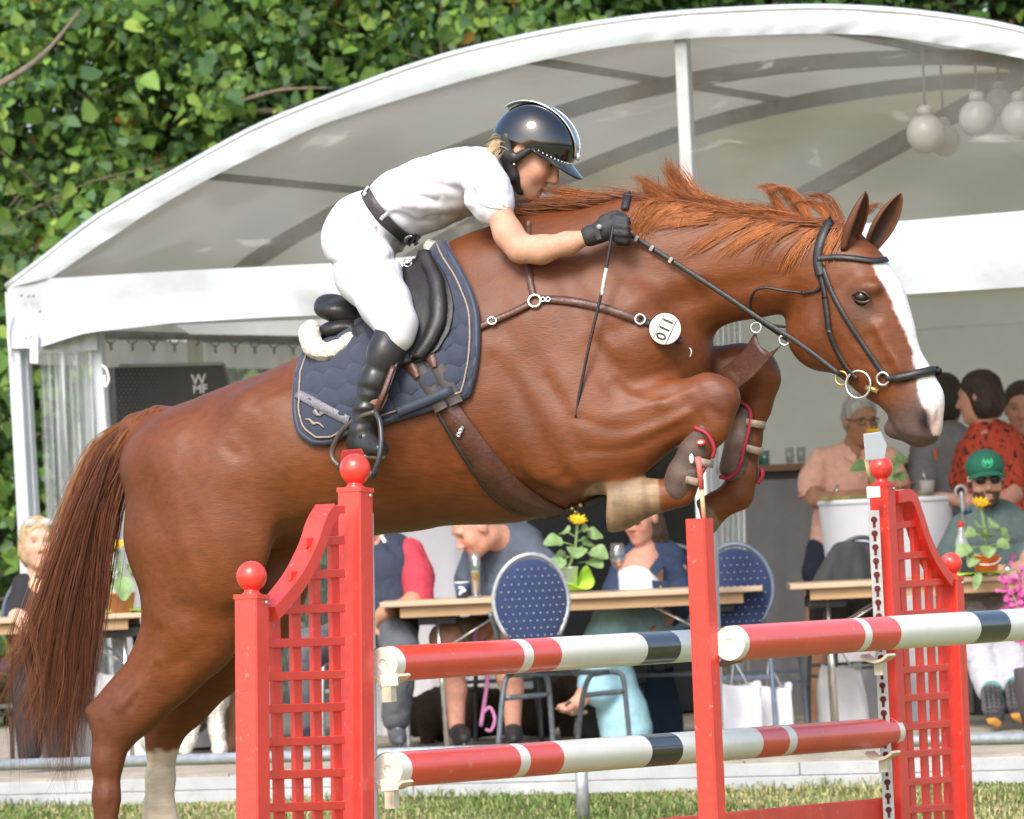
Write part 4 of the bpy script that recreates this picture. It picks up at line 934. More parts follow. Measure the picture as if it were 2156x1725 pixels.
# short top hair of the dock
for k in range(420):
    u = R_.uniform(0, 1); x0 = 345 - 100 * u + R_.normal(0, 6); y0 = 866 + 75 * u * u + R_.normal(0, 7); L_ = R_.uniform(60, 150)
    o_ = R_.uniform(-.05, .04)
    pts = [HP(x0 - L_ * .42 * t - 10 * t * t, y0 + L_ * (.28 * t + .6 * t * t), o_) for t in np.linspace(0, 1, 7)]
    tail.append((pts, R_.uniform(.0014, .0024), np.array((.20, .075, .032)) * R_.uniform(.6, 1.25)))
v_, f_, c_ = strand_mesh(tail, 1); tl = link('tail', np_mesh('horse_tail', v_, f_, c_), m_hair, horse)
# mane: locks rooted on the crest, blown back
mane = []
def lay(x, y, o):
    if o > -.05: return HP(x, y, o)
    d = ray(x, y).normalized(); h = HBVH.ray_cast(CAMPOS, d); q = HP(x, y, o)
    if h[0] is None: return q
    p = h[0] + h[1] * .007; return p if (p - CAMPOS).length < (q - CAMPOS).length else q
roots = catmull([(1120, 440), (1230, 424), (1340, 412), (1450, 432), (1570, 452), (1680, 466), (1760, 472)], 12)
LOCKS = [  # picture path of the lock's middle, spread, count, offset
    ([(1330, 425), (1260, 420), (1190, 408), (1150, 395)], 13, 42, -.02), ([(1340, 440), (1270, 436), (1205, 430), (1160, 415)], 10, 30, -.04),
    ([(1400, 430), (1370, 400), (1360, 380), (1330, 370)], 9, 30, -.01), ([(1480, 445), (1440, 410), (1415, 370), (1403, 325)], 8, 46, 0.),
    ([(1490, 440), (1450, 400), (1425, 365), (1405, 340)], 10, 40, .03), ([(1460, 440), (1410, 420), (1370, 395), (1345, 375)], 12, 40, -.03),
    ([(1530, 455), (1470, 440), (1420, 410), (1390, 370)], 14, 55, -.02), ([(1600, 460), (1540, 445), (1480, 430), (1420, 405)], 14, 60, -.03),
    ([(1660, 470), (1600, 455), (1540, 450), (1470, 440)], 14, 55, -.05), ([(1700, 480), (1650, 450), (1620, 400), (1595, 392)], 6, 30, -.01),
    ([(1710, 470), (1685, 425), (1650, 396), (1600, 405)], 5, 24, -.03), ([(1690, 478), (1670, 430), (1630, 392), (1590, 398)], 5, 20, .01),
    ([(1760, 480), (1730, 440), (1700, 425), (1670, 430)], 8, 26, -.02), ([(1770, 470), (1745, 425), (1715, 412), (1690, 420)], 6, 20, .02),
    ([(1600, 462), (1540, 480), (1480, 515), (1440, 540)], 10, 26, -.10), ([(1660, 468), (1600, 490), (1550, 520), (1520, 545)], 10, 26, -.10),
    ([(1700, 475), (1650, 490), (1610, 520), (1590, 560)], 10, 26, -.10), ([(1740, 480), (1700, 500), (1670, 540), (1650, 580)], 8, 20, -.09),
    ([(1440, 440), (1390, 450), (1350, 480), (1330, 520)], 14, 46, -.12), ([(1400, 432), (1360, 440), (1340, 470), (1325, 500)], 12, 40, -.12),
    ([(1520, 455), (1460, 460), (1400, 470), (1350, 480)], 16, 55, -.09), ([(1780, 470), (1760, 500), (1740, 540), (1730, 570)], 6, 16, -.085),
    ([(1800, 465), (1830, 440), (1840, 430), (1860, 440)], 6, 12, .02), ([(1560, 450), (1500, 430), (1450, 415), (1400, 400)], 16, 50, .03),
    ([(1640, 460), (1580, 440), (1530, 440), (1480, 430)], 14, 45, .03), ([(1250, 432), (1200, 425), (1150, 425), (1110, 440)], 9, 26, -.02)]
for li, (pth, sp_, cn, of) in enumerate(LOCKS):
    lc = R_.uniform(.7, 1.25)
    for k in range(int(cn * 2.6)):
        s1, s2 = R_.normal(0, 1, 2); ln = R_.uniform(.75, 1.08); ph = R_.uniform(0, 6.28)
        wv = R_.uniform(2, 6); fl_ = 2.6 if k % 12 == 0 else 1.; g = [(x + s1 * sp_ * (.9 + .3 * t) * (1 + (fl_ - 1) * t) + wv * math.sin(ph + 6 * t), y + s2 * sp_ * .5 * (1 - .2 * t) * (1 + (fl_ - 1) * t) + wv * .6 * math.cos(ph + 5 * t)) for (x, y), t in zip(pth, (0, .33, .66, 1))]
        c = catmull([(a, b, of * min(1, .35 + t) + s2 * .008 * t) for (a, b), t in zip(g, (0, .33, .66, 1))], 6); c = c[:max(6, int(len(c) * ln))]
        col = np.array((.34, .115, .036)) * lc * R_.uniform(.75, 1.3)
        mane.append(([lay(q[0], q[1], q[2]) for q in c], R_.uniform(.0006, .0014), col))
# flyaway hairs
for k in range(420):
    q = roots[R_.randint(len(roots))]; x, y = q[0] + R_.normal(0, 14), q[1] + R_.normal(2, 6); L_ = R_.uniform(50, 130); up_ = R_.uniform(-.75, -.05); cu = R_.uniform(.2, .9); ph = R_.uniform(0, 6.28); o_ = R_.uniform(-.05, .05)
    mane.append(([HP(x - L_ * t + 4 * math.sin(ph + 6 * t) * t, y + L_ * (up_ * t + cu * t * t) + 3 * math.cos(ph + 5 * t) * t, o_) for t in np.linspace(0, 1, 11)], R_.uniform(.0003, .0007), np.array((.36, .125, .04)) * R_.uniform(.7, 1.3)))
# roots close to the skin along the crest
for q in roots:
    for k in range(9):
        x, y = q[0] + R_.normal(0, 9), q[1] + R_.normal(8, 6); L_ = R_.uniform(40, 95); up_ = R_.uniform(-.35, .15); o_ = R_.uniform(-.06, .04)
        mane.append(([HP(x - L_ * t, y + L_ * up_ * t * (1 - .5 * t), o_ * (1 + .2 * t)) for t in np.linspace(0, 1, 7)], R_.uniform(.0015, .0024), np.array((.23, .082, .032)) * R_.uniform(.6, 1.2)))
v_, f_, c_ = strand_mesh(mane, 1); link('mane', np_mesh('horse_mane', v_, f_, c_), m_hair, horse)
# ------------------------------------------------------------------ tack on the horse
m_leather = mat('brown_leather', (.075, .028, .018), rough=.42, var=.2, vscale=25, bump=.2, bscale=120, dirt=(.22, .12, .08, .35), dscale=20)
m_blk = mat('black_leather', (.018, .017, .018), rough=.45, var=.2, vscale=20, bump=.15, bscale=150)
m_navy = mat('navy_quilt', (.024, .032, .058), rough=.8, var=.18, vscale=60, sheen=.25)
m_navy2 = mat('navy_binding', (.020, .030, .055), rough=.55, var=.1, sheen=.15)
m_tan = mat('tan_piping', (.28, .22, .17), rough=.6, var=.15, vscale=80)
m_steel = mat('polished_steel', (.72, .72, .72), rough=.22, metal=.9, var=.1, vscale=60)
m_fleece = mat('sheepskin', (.72, .66, .54), rough=.95, var=.12, vscale=50, bump=1.0, bscale=70, sheen=.4)
def cast(bvh, x, y, lift, alt=None):
    d = ray(x, y).normalized(); h = bvh.ray_cast(CAMPOS, d)
    if h[0] is None:
        h2 = alt if alt is not None else HP(x, y, -.05); return h2, -d
    return h[0] + h[1] * lift, h[1]
def strap(name, pts, wpx, m, parent, th=.004, lift=.004, bvh=None, n=6, offs=None, alt=None):
    """flat strap laid on the horse along picture points; offs gives free points at a lateral offset"""
    bvh = bvh or HBVH; c = catmull(pts, n); ps = []; ns = []
    for i, q in enumerate(c):
        if offs is not None:
            o = np.interp(i / (len(c) - 1), np.linspace(0, 1, len(offs)), offs); p = HP(q[0], q[1], o); nn = -HL
        else: p, nn = cast(bvh, q[0], q[1], lift)
        ps.append(p); ns.append(nn)
    if offs is None:
        for _ in range(2): ps = [ps[0]] + [(ps[i - 1] + ps[i] * 2 + ps[i + 1]) / 4 for i in range(1, len(ps) - 1)] + [ps[-1]]; ns = [ns[0]] + [(ns[i - 1] + ns[i] * 2 + ns[i + 1]).normalized() for i in range(1, len(ns) - 1)] + [ns[-1]]
    rows = []; b = MB(); wl = wpx if isinstance(wpx, (list, tuple)) else [wpx, wpx]
    for i, p in enumerate(ps):
        d = (ps[min(i + 1, len(ps) - 1)] - ps[max(i - 1, 0)]).normalized(); s = d.cross(ns[i]).normalized(); w_ = np.interp(i / (len(ps) - 1), np.linspace(0, 1, len(wl)), wl) * S0 / 2; t = ns[i] * th * .7
        rows.append([p - s * w_, p - s * w_ * .96 + t * .95, p + t, p + s * w_ * .96 + t * .95, p + s * w_, p - t * .2, p - s * w_])
    b.grid(rows); k = len(b.v); b.f += [(0, 1, 2, 3, 4, 5), tuple(range(k - 2, k - 8, -1))]
    return b.build(name, m, parent, True)
def ring(name, x, y, rpx, tpx, m, parent, lift=.006, bvh=None, nrm=None, pos=None, sq=1.):
    if pos is None: c, n = cast(bvh or HBVH, x, y, lift)
    else: c, n = pos, -HL
    n = nrm or n; a = n.cross(V(0, 0, 1)).normalized(); u = a.cross(n)
    b = MB(); b.tube([c + (a * math.cos(t) + u * math.sin(t) * sq) * rpx * S0 for t in np.linspace(0, 2 * math.pi, 25)], tpx * S0, 8, cap=False); return b.build(name, m, parent, True)
def coons(T, B, L, R, nu, nv):
    """picture-space patch from four boundary polylines"""
    def rs(c, n):
        c = np.array([tuple(q) for q in catmull(c, 8)]); s = np.r_[0, np.cumsum(np.linalg.norm(np.diff(c, axis=0), axis=1))]; t = np.linspace(0, s[-1], n); return np.stack([np.interp(t, s, c[:, 0]), np.interp(t, s, c[:, 1])], 1)
    T, B, L, R = rs(T, nu), rs(B, nu), rs(L, nv), rs(R, nv); u = np.linspace(0, 1, nu)[None, :, None]; v = np.linspace(0, 1, nv)[:, None, None]
    return (1 - v) * T[None] + v * B[None] + (1 - u) * L[:, None] + u * R[:, None] - ((1 - u) * (1 - v) * T[0] + u * (1 - v) * T[-1] + (1 - u) * v * B[0] + u * v * B[-1])
def hexpuff(p, cell):
    s = math.sqrt(3); best = np.full(p.shape[:-1], 9.); second = best.copy()
    q = p / cell
    for sx, sy in ((0, 0), (.5, s / 2)):
        cx = np.round(q[..., 0] - sx) + sx; cy = np.round((q[..., 1] - sy) / s) * s + sy
        d = np.hypot(q[..., 0] - cx, q[..., 1] - cy)
        for dx, dy in ((0, 0), (1, 0), (-1, 0)):
            d = np.hypot(q[..., 0] - cx - dx, q[..., 1] - cy - dy); second = np.where(d < best, best, np.minimum(second, d)); best = np.minimum(best, d)
    return np.clip((second - best) * 1.6, 0, 1) ** .6
# saddle pad
pad = empty('saddle_pad', HP(800, 880, -.3), 'navy quilted saddle pad with tan piping under the saddle', 'saddle pad')
pT = [(650, 742), (760, 690), (860, 620), (936, 512)]; pB = [(662, 931), (700, 928), (735, 910), (830, 882), (930, 852), (985, 832)]
pL = [(650, 742), (631, 800), (626, 860), (634, 908), (662, 931)]; pR = [(936, 512), (972, 575), (1002, 650), (1006, 720), (998, 785), (985, 832)]
G = coons(pT, pB, pL, pR, 120, 120); puff = hexpuff(G @ np.array([[.98, .2], [-.2, .98]]), 43.)
uu, vv = np.meshgrid(np.linspace(0, 1, 120), np.linspace(0, 1, 120)); edge = np.clip(np.minimum(np.minimum(uu, 1 - uu) * 12, (1 - vv) * 12), 0, 1)
plain = np.clip((seg_dist(G.reshape(-1, 2), [(632, 845), (740, 885)]).reshape(120, 120)) / 10, 0, 1); below = (G[..., 1] > 840 + (G[..., 0] - 632) * .38)
puff = np.where(below & (G[..., 0] < 740), .35, puff) * (.3 + .7 * edge)
def grid_obj(name, G, liftf, m, parent, bvh=None, thick=.008):
    rows = [[cast(bvh or HBVH, G[j, i, 0], G[j, i, 1], float(liftf[j, i]) if not np.isscalar(liftf) else liftf)[0] for i in range(G.shape[1])] for j in range(G.shape[0])]
    A = np.array([[tuple(q) for q in r] for r in rows])
    b = MB(); b.grid([[Vector(q) for q in r] for r in A]); o = b.build(name, m, parent, True); s = o.modifiers.new('t', 'SOLIDIFY'); s.thickness = thick; s.offset = -1; return o, A
_, PADV = grid_obj('quilted_panel', G, .015 + .0075 * puff, m_navy, pad)
rim = np.concatenate([G[:, 0], G[-1, 1:], G[::-1, -1][1:]]); rim = rim[::2]
rim3 = [cast(HBVH, x, y, .014)[0] for x, y in rim]
b = MB(); b.tube(rim3, 8 * S0, 8); b.build('binding', m_navy2, pad, True)
ctr = np.array((815, 760)); rin = rim + (ctr - rim) / np.linalg.norm(ctr - rim, axis=1, keepdims=True) * 13
b = MB(); b.tube([cast(HBVH, x, y, .029)[0] for x, y in rin], 2.2 * S0, 6); b.build('piping', m_tan, pad, True)
strap('glitter_band', [(632, 838), (690, 862), (742, 886)], 20, mat('glitter', (.16, .15, .17), rough=.4, var=.5, vscale=260), pad, .003, .0285)
strap('emblem_point', [(668, 868), (680, 878), (690, 868)], [14, 5, 14], mat('glitter'), pad, .003, .028)
strap('bird_emblem', [(651, 886), (660, 887), (668, 895), (678, 893), (690, 901)], [2, 4, 6, 4, 2], m_tan, pad, .003, .028)
strap('girth_loop', [(842, 868), (900, 846), (958, 822)], 20, m_navy2, pad, .004, .034)
# saddle
sad = empty('saddle', HP(800, 700, 0), 'dark leather jumping saddle with cream sheepskin underneath', 'saddle')
R3 = np.array([HP.t, HP.n, (0, 0, 1)]).T
def rotpx(deg):      # tilt in the horse's plane, counter-clockwise in the picture
    a = math.radians(deg); t = HP.t * math.cos(a) + V(0, 0, math.sin(a)); u = V(0, 0, math.cos(a)) - HP.t * math.sin(a); return np.array([t, HP.n, u]).T
f_ = Field(); f_.ell(HP(732, 655), (.092, .16, .040), rotpx(-6), k=.03); f_.chain([hs(745, 668, 26, .14), hs(815, 682, 24, .11), hs(880, 620, 28, .10), hs(912, 560, 24, .08)], HL, k=.04)
f_.ell(HP(700, 640), (.035, .12, .030), rotpx(-20), k=.02)
soft('seat', f_, m_blk, sad, .008)
f_ = Field(); f_.ell(HP(722, 694, -.08), (.085, .10, .033), rotpx(8), k=.02); f_.chain([hs(770, 705, 30, .05, -.17), hs(840, 690, 30, .05, -.19), hs(905, 600, 24, .05, -.17)], HL, k=.03)
soft('panel', f_, m_blk, sad, .009)
FB = Field(); fv, ff = fb.mesh(.02, 1); 
fT = [(845, 600), (880, 552), (925, 548)]; fBt = [(800, 745), (845, 778), (900, 758)]; fLf = [(845, 600), (800, 660), (785, 710), (800, 745)]; fRt = [(925, 548), (944, 610), (946, 680), (925, 725), (900, 758)]
G = coons(fT, fBt, fLf, fRt, 30, 40); uu, vv = np.meshgrid(np.linspace(0, 1, 30), np.linspace(0, 1, 40))
grid_obj('flap', G, .034 + .02 * np.exp(-((uu - .93) / .06) ** 2) + .012 * np.exp(-((uu - .55) / .1) ** 2), m_blk, sad, thick=.012)
G = coons([(905, 560), (930, 556), (950, 590)], [(880, 770), (900, 765), (930, 745)], [(905, 560), (935, 640), (915, 710), (880, 770)], [(950, 590), (962, 650), (955, 700), (930, 745)], 14, 30); grid_obj('under_flap', G, .029, m_blk, sad, thick=.008)
b = MB(); c_, n_ = cast(HBVH, 893, 577, .062); b.tube([c_ + (HP.t * math.cos(t) + V(0, 0, math.sin(t))) * 9 * S0 for t in np.linspace(0, 6.28, 15)], 2.2 * S0, 6); b.build('d_ring', m_steel, sad, True)
f_ = Field(); pts = catmull([(656, 690), (652, 712), (668, 738), (700, 742), (730, 728), (752, 712)], 3); f_.chain([(HP(q[0], q[1], -.16 - .05 * math.sin(math.pi * i / (len(pts) - 1))), 15 * S0, .045) for i, q in enumerate(pts)], HL, k=.02)
def rough_(v): return .004 * vnoise(v, 160, 3) + .003 * vnoise(v, 330, 4)
soft('sheepskin', f_, m_fleece, sad, .007, disp=rough_)
f_ = Field(); f_.chain([(HP(908, 520, -.03), 15 * S0, .05), (HP(918, 545, -.09), 10 * S0, .03), (HP(930, 560, -.11), 6 * S0, .02)], HL, k=.02); soft('sheepskin', f_, m_fleece, sad, .007, disp=rough_)
# girth, billets
for pts, w_ in (([(878, 752), (895, 790), (918, 830), (935, 862)], 30), ([(905, 735), (925, 775), (945, 810), (965, 850)], 30)):
    strap('billet', pts, w_, mat('grey_elastic', (.055, .045, .042), rough=.7, var=.15), sad, .004, .026)
for pts in ([(868, 768), (880, 785), (888, 800)], [(905, 740), (915, 760), (922, 778)]): strap('billet_tip', pts, [22, 22, 12], m_leather, sad, .004, .032)
strap('girth', [(928, 838), (965, 895), (1010, 960), (1060, 1020), (1110, 1058), (1170, 1078)], [50, 58, 62, 66, 72, 50], m_leather, sad, .009, .006, n=8)
strap('girth_edge', [(912, 848), (945, 905), (988, 975), (1035, 1038), (1085, 1075)], 7, m_blk, sad, .010, .008)
strap('girth_loop_plate', [(967, 913), (973, 905), (977, 895)], 8, m_steel, sad, .002, .017)
text_c, text_n = cast(HBVH, 971, 908, .021)
for dx in (-4, 4):
    ring('girth_logo', 971 + dx * .5, 908 - dx, 4, 1.3, m_steel, sad, .019)
# stirrup leather and iron
def free(name, pts, r, m, parent, flat=1., n=6):
    c = catmull(pts, n); b = MB(); b.tube([HP(q[0], q[1], q[2]) for q in c], r, 8, flat=flat, up=HL if flat != 1. else None); return b.build(name, m, parent, True)
free('stirrup_leather', [(838, 745, -.36), (822, 800, -.40), (800, 850, -.41), (790, 872, -.41)], .009, m_blk, sad, .3)
free('stirrup_leather', [(828, 770, -.39), (806, 830, -.42), (788, 872, -.41)], .008, m_leather, sad, .3)
free('stirrup_iron', [(790, 868, -.41), (760, 878, -.40), (722, 905, -.37), (702, 942, -.35), (700, 965, -.35), (716, 984, -.36)], .0085, mat('stirrup_brown', (.10, .075, .065), rough=.4, metal=.3), sad)
free('stirrup_iron', [(790, 868, -.41), (800, 890, -.43), (803, 930, -.45), (797, 970, -.46), (786, 1000, -.45)], .0085, mat('stirrup_grey', (.05, .055, .06), rough=.35, metal=.3), sad)
free('stirrup_tread', [(716, 984, -.36), (750, 994, -.40), (786, 1000, -.45)], .012, mat('stirrup_grey'), sad)
# breastplate
bp_ = empty('breastplate', HP(1200, 650, -.2), 'brown leather breastplate with steel rings and a white number disc', 'breastplate')
ring('ring', 1127, 636, 13, 3.2, m_steel, bp_, .010)
strap('shoulder_strap', [(1112, 470), (1112, 540), (1116, 590), (1124, 624)], 15, m_leather, bp_, .004, .006)
strap('saddle_strap', [(1116, 642), (1080, 660), (1035, 679), (980, 705), (925, 735)], 15, m_leather, bp_, .004, .010)
strap('chest_strap', [(1139, 632), (1190, 634), (1250, 644), (1310, 662), (1345, 676)], [16, 18, 18, 18, 16], m_leather, bp_, .005, .006)
ring('buckle', 1037, 678, 9, 2.6, m_steel, bp_, .014, sq=.8); ring('buckle', 1348, 674, 10, 2.8, m_steel, bp_, .012)
for dx in (-5, 5): ring('logo_plate', 1150 + dx, 634, 4.5, 1.5, m_steel, bp_, .014)
strap('chest_strap', [(1350, 677), (1372, 684), (1400, 697), (1430, 718)], 15, m_blk, bp_, .004, .006)
strap('neck_strap', [(1322, 412), (1320, 425), (1315, 445)], 16, m_blk, bp_, .004, .010)
free('chest_buckles', [(1432, 718, -.09), (1444, 740, -.08), (1448, 765, -.07), (1440, 790, -.07)], .010, m_blk, bp_, .6)
for y in (742,): ring('buckle', 0, 0, 7, 2.2, m_steel, bp_, pos=HP(1449, y, -.10), sq=1.4)
c_, n_ = cast(HBVH, 1392, 695, .03); n_ = (n_ * .5 - HL * 1.0).normalized()
b = MB(); b.lathe(c_ - n_ * .004, [(31 * S0, 0), (32.5 * S0, .003), (32.5 * S0, .006), (31 * S0, .008), (.001, .0082)], 40, n_); disc = b.build('number_disc', mat('disc_white', (.80, .79, .76), rough=.45, var=.04), bp_, False)
rt = (HP.t * math.cos(math.radians(62)) + V(0, 0, math.sin(math.radians(62)))); rt = (rt - n_ * rt.dot(n_)).normalized(); upv = n_.cross(rt).normalized()
b = MB(); b.bar(c_ - rt * 27 * S0 + n_ * .0052, c_ + rt * 27 * S0 + n_ * .0052, .0012, 28 * S0, up=upv) ; b.build('number_slot', mat('slot_cream', (.74, .70, .60), rough=.5), disc)
for q in (-1, 1):
    b = MB(); b.bar(c_ - rt * 27 * S0 + n_ * .0062 + upv * q * 14 * S0, c_ + rt * 27 * S0 + n_ * .0062 + upv * q * 14 * S0, .001, 1.6 * S0, up=upv); b.build('slot_edge', mat('slot_edge', (.12, .10, .09)), disc)
for i, chh in enumerate('011'):
    text_mesh('digit', chh, 30 * S0, c_ + rt * (i - 1) * 17 * S0 + n_ * .0075, rt, upv, mat('digit_black', (.015, .015, .015), rough=.5), disc, .0006, .0006)
# belly strap of the martingale, bib and fork
mg = empty('martingale', HP(1500, 800, 0), 'brown leather bib martingale between the forelegs and the reins', 'martingale')
free('belly_strap', [(1150, 1085, -.03), (1220, 1068, -.03), (1300, 1030, -.02), (1380, 970, 0), (1430, 880, 0), (1445, 800, -.02)], .014, m_blk, mg, .4)
b = MB()
for x, y in ((1205, 1070), (1222, 1063), (1212, 1078)): b.ball(HP(x, y, -.05), .008, 10)
b.build('girth_snap', mat('brass', (.55, .42, .18), rough=.3, metal=.8), mg, True)
G = coons([(1592, 700), (1600, 728), (1620, 742), (1645, 728)], [(1465, 822), (1478, 838), (1495, 850), (1512, 850)], [(1592, 700), (1555, 750), (1465, 822)], [(1645, 728), (1590, 790), (1512, 850)], 14, 20)
b = MB(); b.grid([[HP(x, y, .02 - .0006 * (x - 1560)) for x, y in r] for r in G]); o = b.build('bib', m_leather, mg, True); s_ = o.modifiers.new('t', 'SOLIDIFY'); s_.thickness = .005
for x, y in ((1592, 690), (1652, 716)): ring('ring', 0, 0, 11, 3, m_steel, mg, pos=HP(x, y, -.01))
# bridle
br = empty('bridle', HD(1800, 600, 0), 'black leather bridle with a padded noseband and a loose-ring bit', 'bridle')
strap('headpiece', [(1752, 462), (1738, 485), (1727, 515), (1722, 548), (1728, 580)], 20, m_blk, br, .005, .006)
strap('browband', [(1722, 546), (1760, 543), (1800, 546), (1840, 552), (1864, 549)], 12, m_blk, br, .006, .006)
strap('cheekpiece', [(1728, 580), (1740, 630), (1746, 690), (1762, 735), (1785, 775), (1806, 797)], 11, m_blk, br, .005, .005)
strap('cheek_tail', [(1740, 625), (1744, 660), (1748, 698)], 12, m_blk, br, .006, .009)
strap('noseband_strap', [(1732, 560), (1752, 615), (1785, 675), (1825, 735), (1862, 790)], 11, m_blk, br, .005, .005)
c = catmull([(1868, 797), (1900, 794), (1940, 787), (1968, 781)], 6); q3 = [cast(HBVH, x, y, .008)[0] for x, y in c]; q3.append(HD(1974, 781, .0)); q3.append(HD(1962, 782, .045))
b = MB(); b.tube(q3, [.011] * 4 + [.0135] * (len(q3) - 5) + [.011], 12); b.build('noseband', m_blk, br, True)
ring('noseband_ring', 1862, 797, 13, 2.8, m_steel, br, .012)
ring('bit_ring', 1812, 806, 28, 2.8, m_steel, br, .012, nrm=-HDL); ring('rein_ring', 1778, 792, 14, 3.2, mat('brass'), br, .012, nrm=-HDL)
b = MB(); p_, n_ = cast(HBVH, 1838, 818, .004); b.tube([cast(HBVH, 1826, 814, .008)[0], p_, cast(HBVH, 1850, 824, .002)[0]], .008, 8); b.build('bit_mouthpiece', mat('brass'), br, True)
strap('throat_lash', [(1734, 585), (1725, 610), (1690, 617)], 6, m_blk, br, .004, .005)
free('throat_lash', [(1690, 617, -.10), (1650, 612, -.11), (1610, 606, -.11), (1588, 615, -.10), (1580, 640, -.07), (1588, 668, -.03), (1620, 684, .0), (1670, 690, .02)], .004, m_blk, br)
# reins: near one taut from hand to bit, far one behind
def rein(pts, off0, off1, nm='rein'):
    c = catmull(pts, 8); n = len(c); b = MB(); b.tube([HP(q[0], q[1], off0 + (off1 - off0) * i / (n - 1)) for i, q in enumerate(c)], .0075, 8, flat=.35, up=HL); return b.build(nm, m_blk, br, True)
rein([(1322, 492), (1420, 553), (1520, 618), (1600, 672), (1680, 722), (1770, 790)], -.15, -.15)
rein([(1340, 480), (1480, 590), (1590, 668), (1640, 702), (1700, 745)], .12, .09)
for x, y in ((1340, 503), (1372, 523), (1412, 548)):
    b = MB(); b.bar(HP(x - 3, y - 2, -.158), HP(x + 3, y + 2, -.158), .006, .018); b.build('rein_stop', mat('rein_grey', (.30, .29, .29), rough=.5), br, bevel=.002)
# whip
wh = empty('riding_whip', HP(1285, 515, -.25), 'thin black riding whip held down along the neck', 'whip')
free('shaft', [(1292, 470, -.24), (1284, 520, -.25), (1268, 610, -.26), (1240, 730, -.27), (1220, 830, -.27), (1212, 880, -.27)], .0045, m_blk, wh)
free('lettered_band', [(1277, 565, -.256), (1271, 595, -.26), (1267, 622, -.262)], .0054, mat('silver_print', (.5, .5, .5), rough=.4, var=.6, vscale=220), wh)
b = MB(); b.bar(HP(1213, 872, -.27), HP(1206, 912, -.272), .004, .018, up=HP.t, ch=.001); b.build('flap', m_blk, wh)
# tendon boots
m_boot = mat('boot_shell', (.085, .052, .040), rough=.6, var=.35, vscale=25, dirt=(.26, .22, .19, .6), dscale=14); m_trim = mat('boot_red_trim', (.30, .015, .035), rough=.6); m_bstrap = mat('boot_strap', (.26, .20, .15), rough=.7, var=.3, vscale=60)
def boot(shell, o_, trim, straps, label):
    e_ = empty('tendon_boot', HP(*shell[0][:2], o_), label, 'tendon boot', 'tendon boots on the forelegs')
    f_ = Field(); f_.chain([(HP(x, y, o_ - .006), a * S0, b_) for x, y, a, b_ in shell], HL, k=.01); soft('shell', f_, m_boot, e_, .006)
    for t in trim: b = MB(); b.tube([HP(q[0], q[1], q[2]) for q in catmull(t, 5)], .006, 8); b.build('trim', m_trim, e_, True)
    for (x0, y0, x1, y1) in straps:
        b = MB(); rows = []
        for a in np.linspace(-1.5, 1.5, 13):
            s = (math.sin(a) + 1) / 2; x = x0 + (x1 - x0) * s; y = y0 + (y1 - y0) * s; of = o_ - .048 * math.cos(a) - .004; rows.append([HP(x, y - 8, of), HP(x, y + 8, of)])
        b.grid(rows); o = b.build('strap', m_bstrap, e_, True); sm = o.modifiers.new('t', 'SOLIDIFY'); sm.thickness = .004
    return e_
bt = boot([(1482, 905, 29, .036), (1462, 950, 32, .038), (1438, 1000, 34, .040), (1426, 1028, 33, .038)], O, [[(1462, 900, O - .045), (1490, 915, O - .045), (1504, 945, O - .04), (1500, 965, O - .035)], [(1490, 975, O - .038), (1478, 995, O - .04)]], [(1452, 968, 1502, 978), (1432, 1008, 1482, 1018)], 'muddy brown tendon boot with red trim on the near foreleg')
b = MB(); c0 = HP(1476, 932, O - .052); b.ball(c0, .012, 14, (1.2, .4, .8)); b.build('badge', mat('badge_red', (.6, .05, .04), rough=.4), bt, True)
b = MB(); b.ball(c0 - HL * .004, .007, 12, (1.2, .4, .6)); b.build('badge_mark', mat('badge_white', (.8, .75, .72)), bt, True)
b = MB(); b.ball(HP(1456, 966, O - .05), .010, 12, (.7, .4, 1.5)); b.build('badge', mat('badge_white'), bt, True)
boot([(1572, 870, 25, .034), (1560, 930, 33, .040), (1548, 985, 34, .042)], O2, [[(1556, 842, O2 - .045), (1578, 862, O2 - .045), (1580, 890, O2 - .045), (1568, 940, O2 - .048), (1556, 985, O2 - .048), (1535, 1006, O2 - .045), (1515, 1004, O2 - .04)], [(1602, 985, O2), (1606, 1000, O2), (1596, 1018, O2)]], [(1562, 888, 1612, 896), (1556, 940, 1606, 952)], 'brown tendon boot with a long red edge on the far foreleg')
# ------------------------------------------------------------------ human heads and hands (used by the rider and the onlookers)
m_skin = mat('skin', attr=True, rough=.58, spec=.35, var=.12, vscale=45, bump=.12, bscale=200)
_sb = m_skin.node_tree.nodes['Principled BSDF']; _sb.inputs['Subsurface Weight'].default_value = .12; _sb.inputs['Subsurface Radius'].default_value = (1., .35, .2); _sb.inputs['Subsurface Scale'].default_value = .012
m_eye = mat('eye_white', attr=True, rough=.15, var=0)
def frame(yaw, pitch, roll=0.):
    """columns: right, forward, up; yaw 0 looks at the camera, + turns to the right of the picture; pitch + looks up"""
    f = V(math.sin(yaw) * math.cos(pitch), -math.cos(yaw) * math.cos(pitch), math.sin(pitch)); r = f.cross(V(0, 0, 1)).normalized(); u = r.cross(f)
    R = Matrix.Rotation(roll, 3, f); r = R @ r; u = R @ u
    return Matrix(((r.x, f.x, u.x), (r.y, f.y, u.y), (r.z, f.z, u.z)))
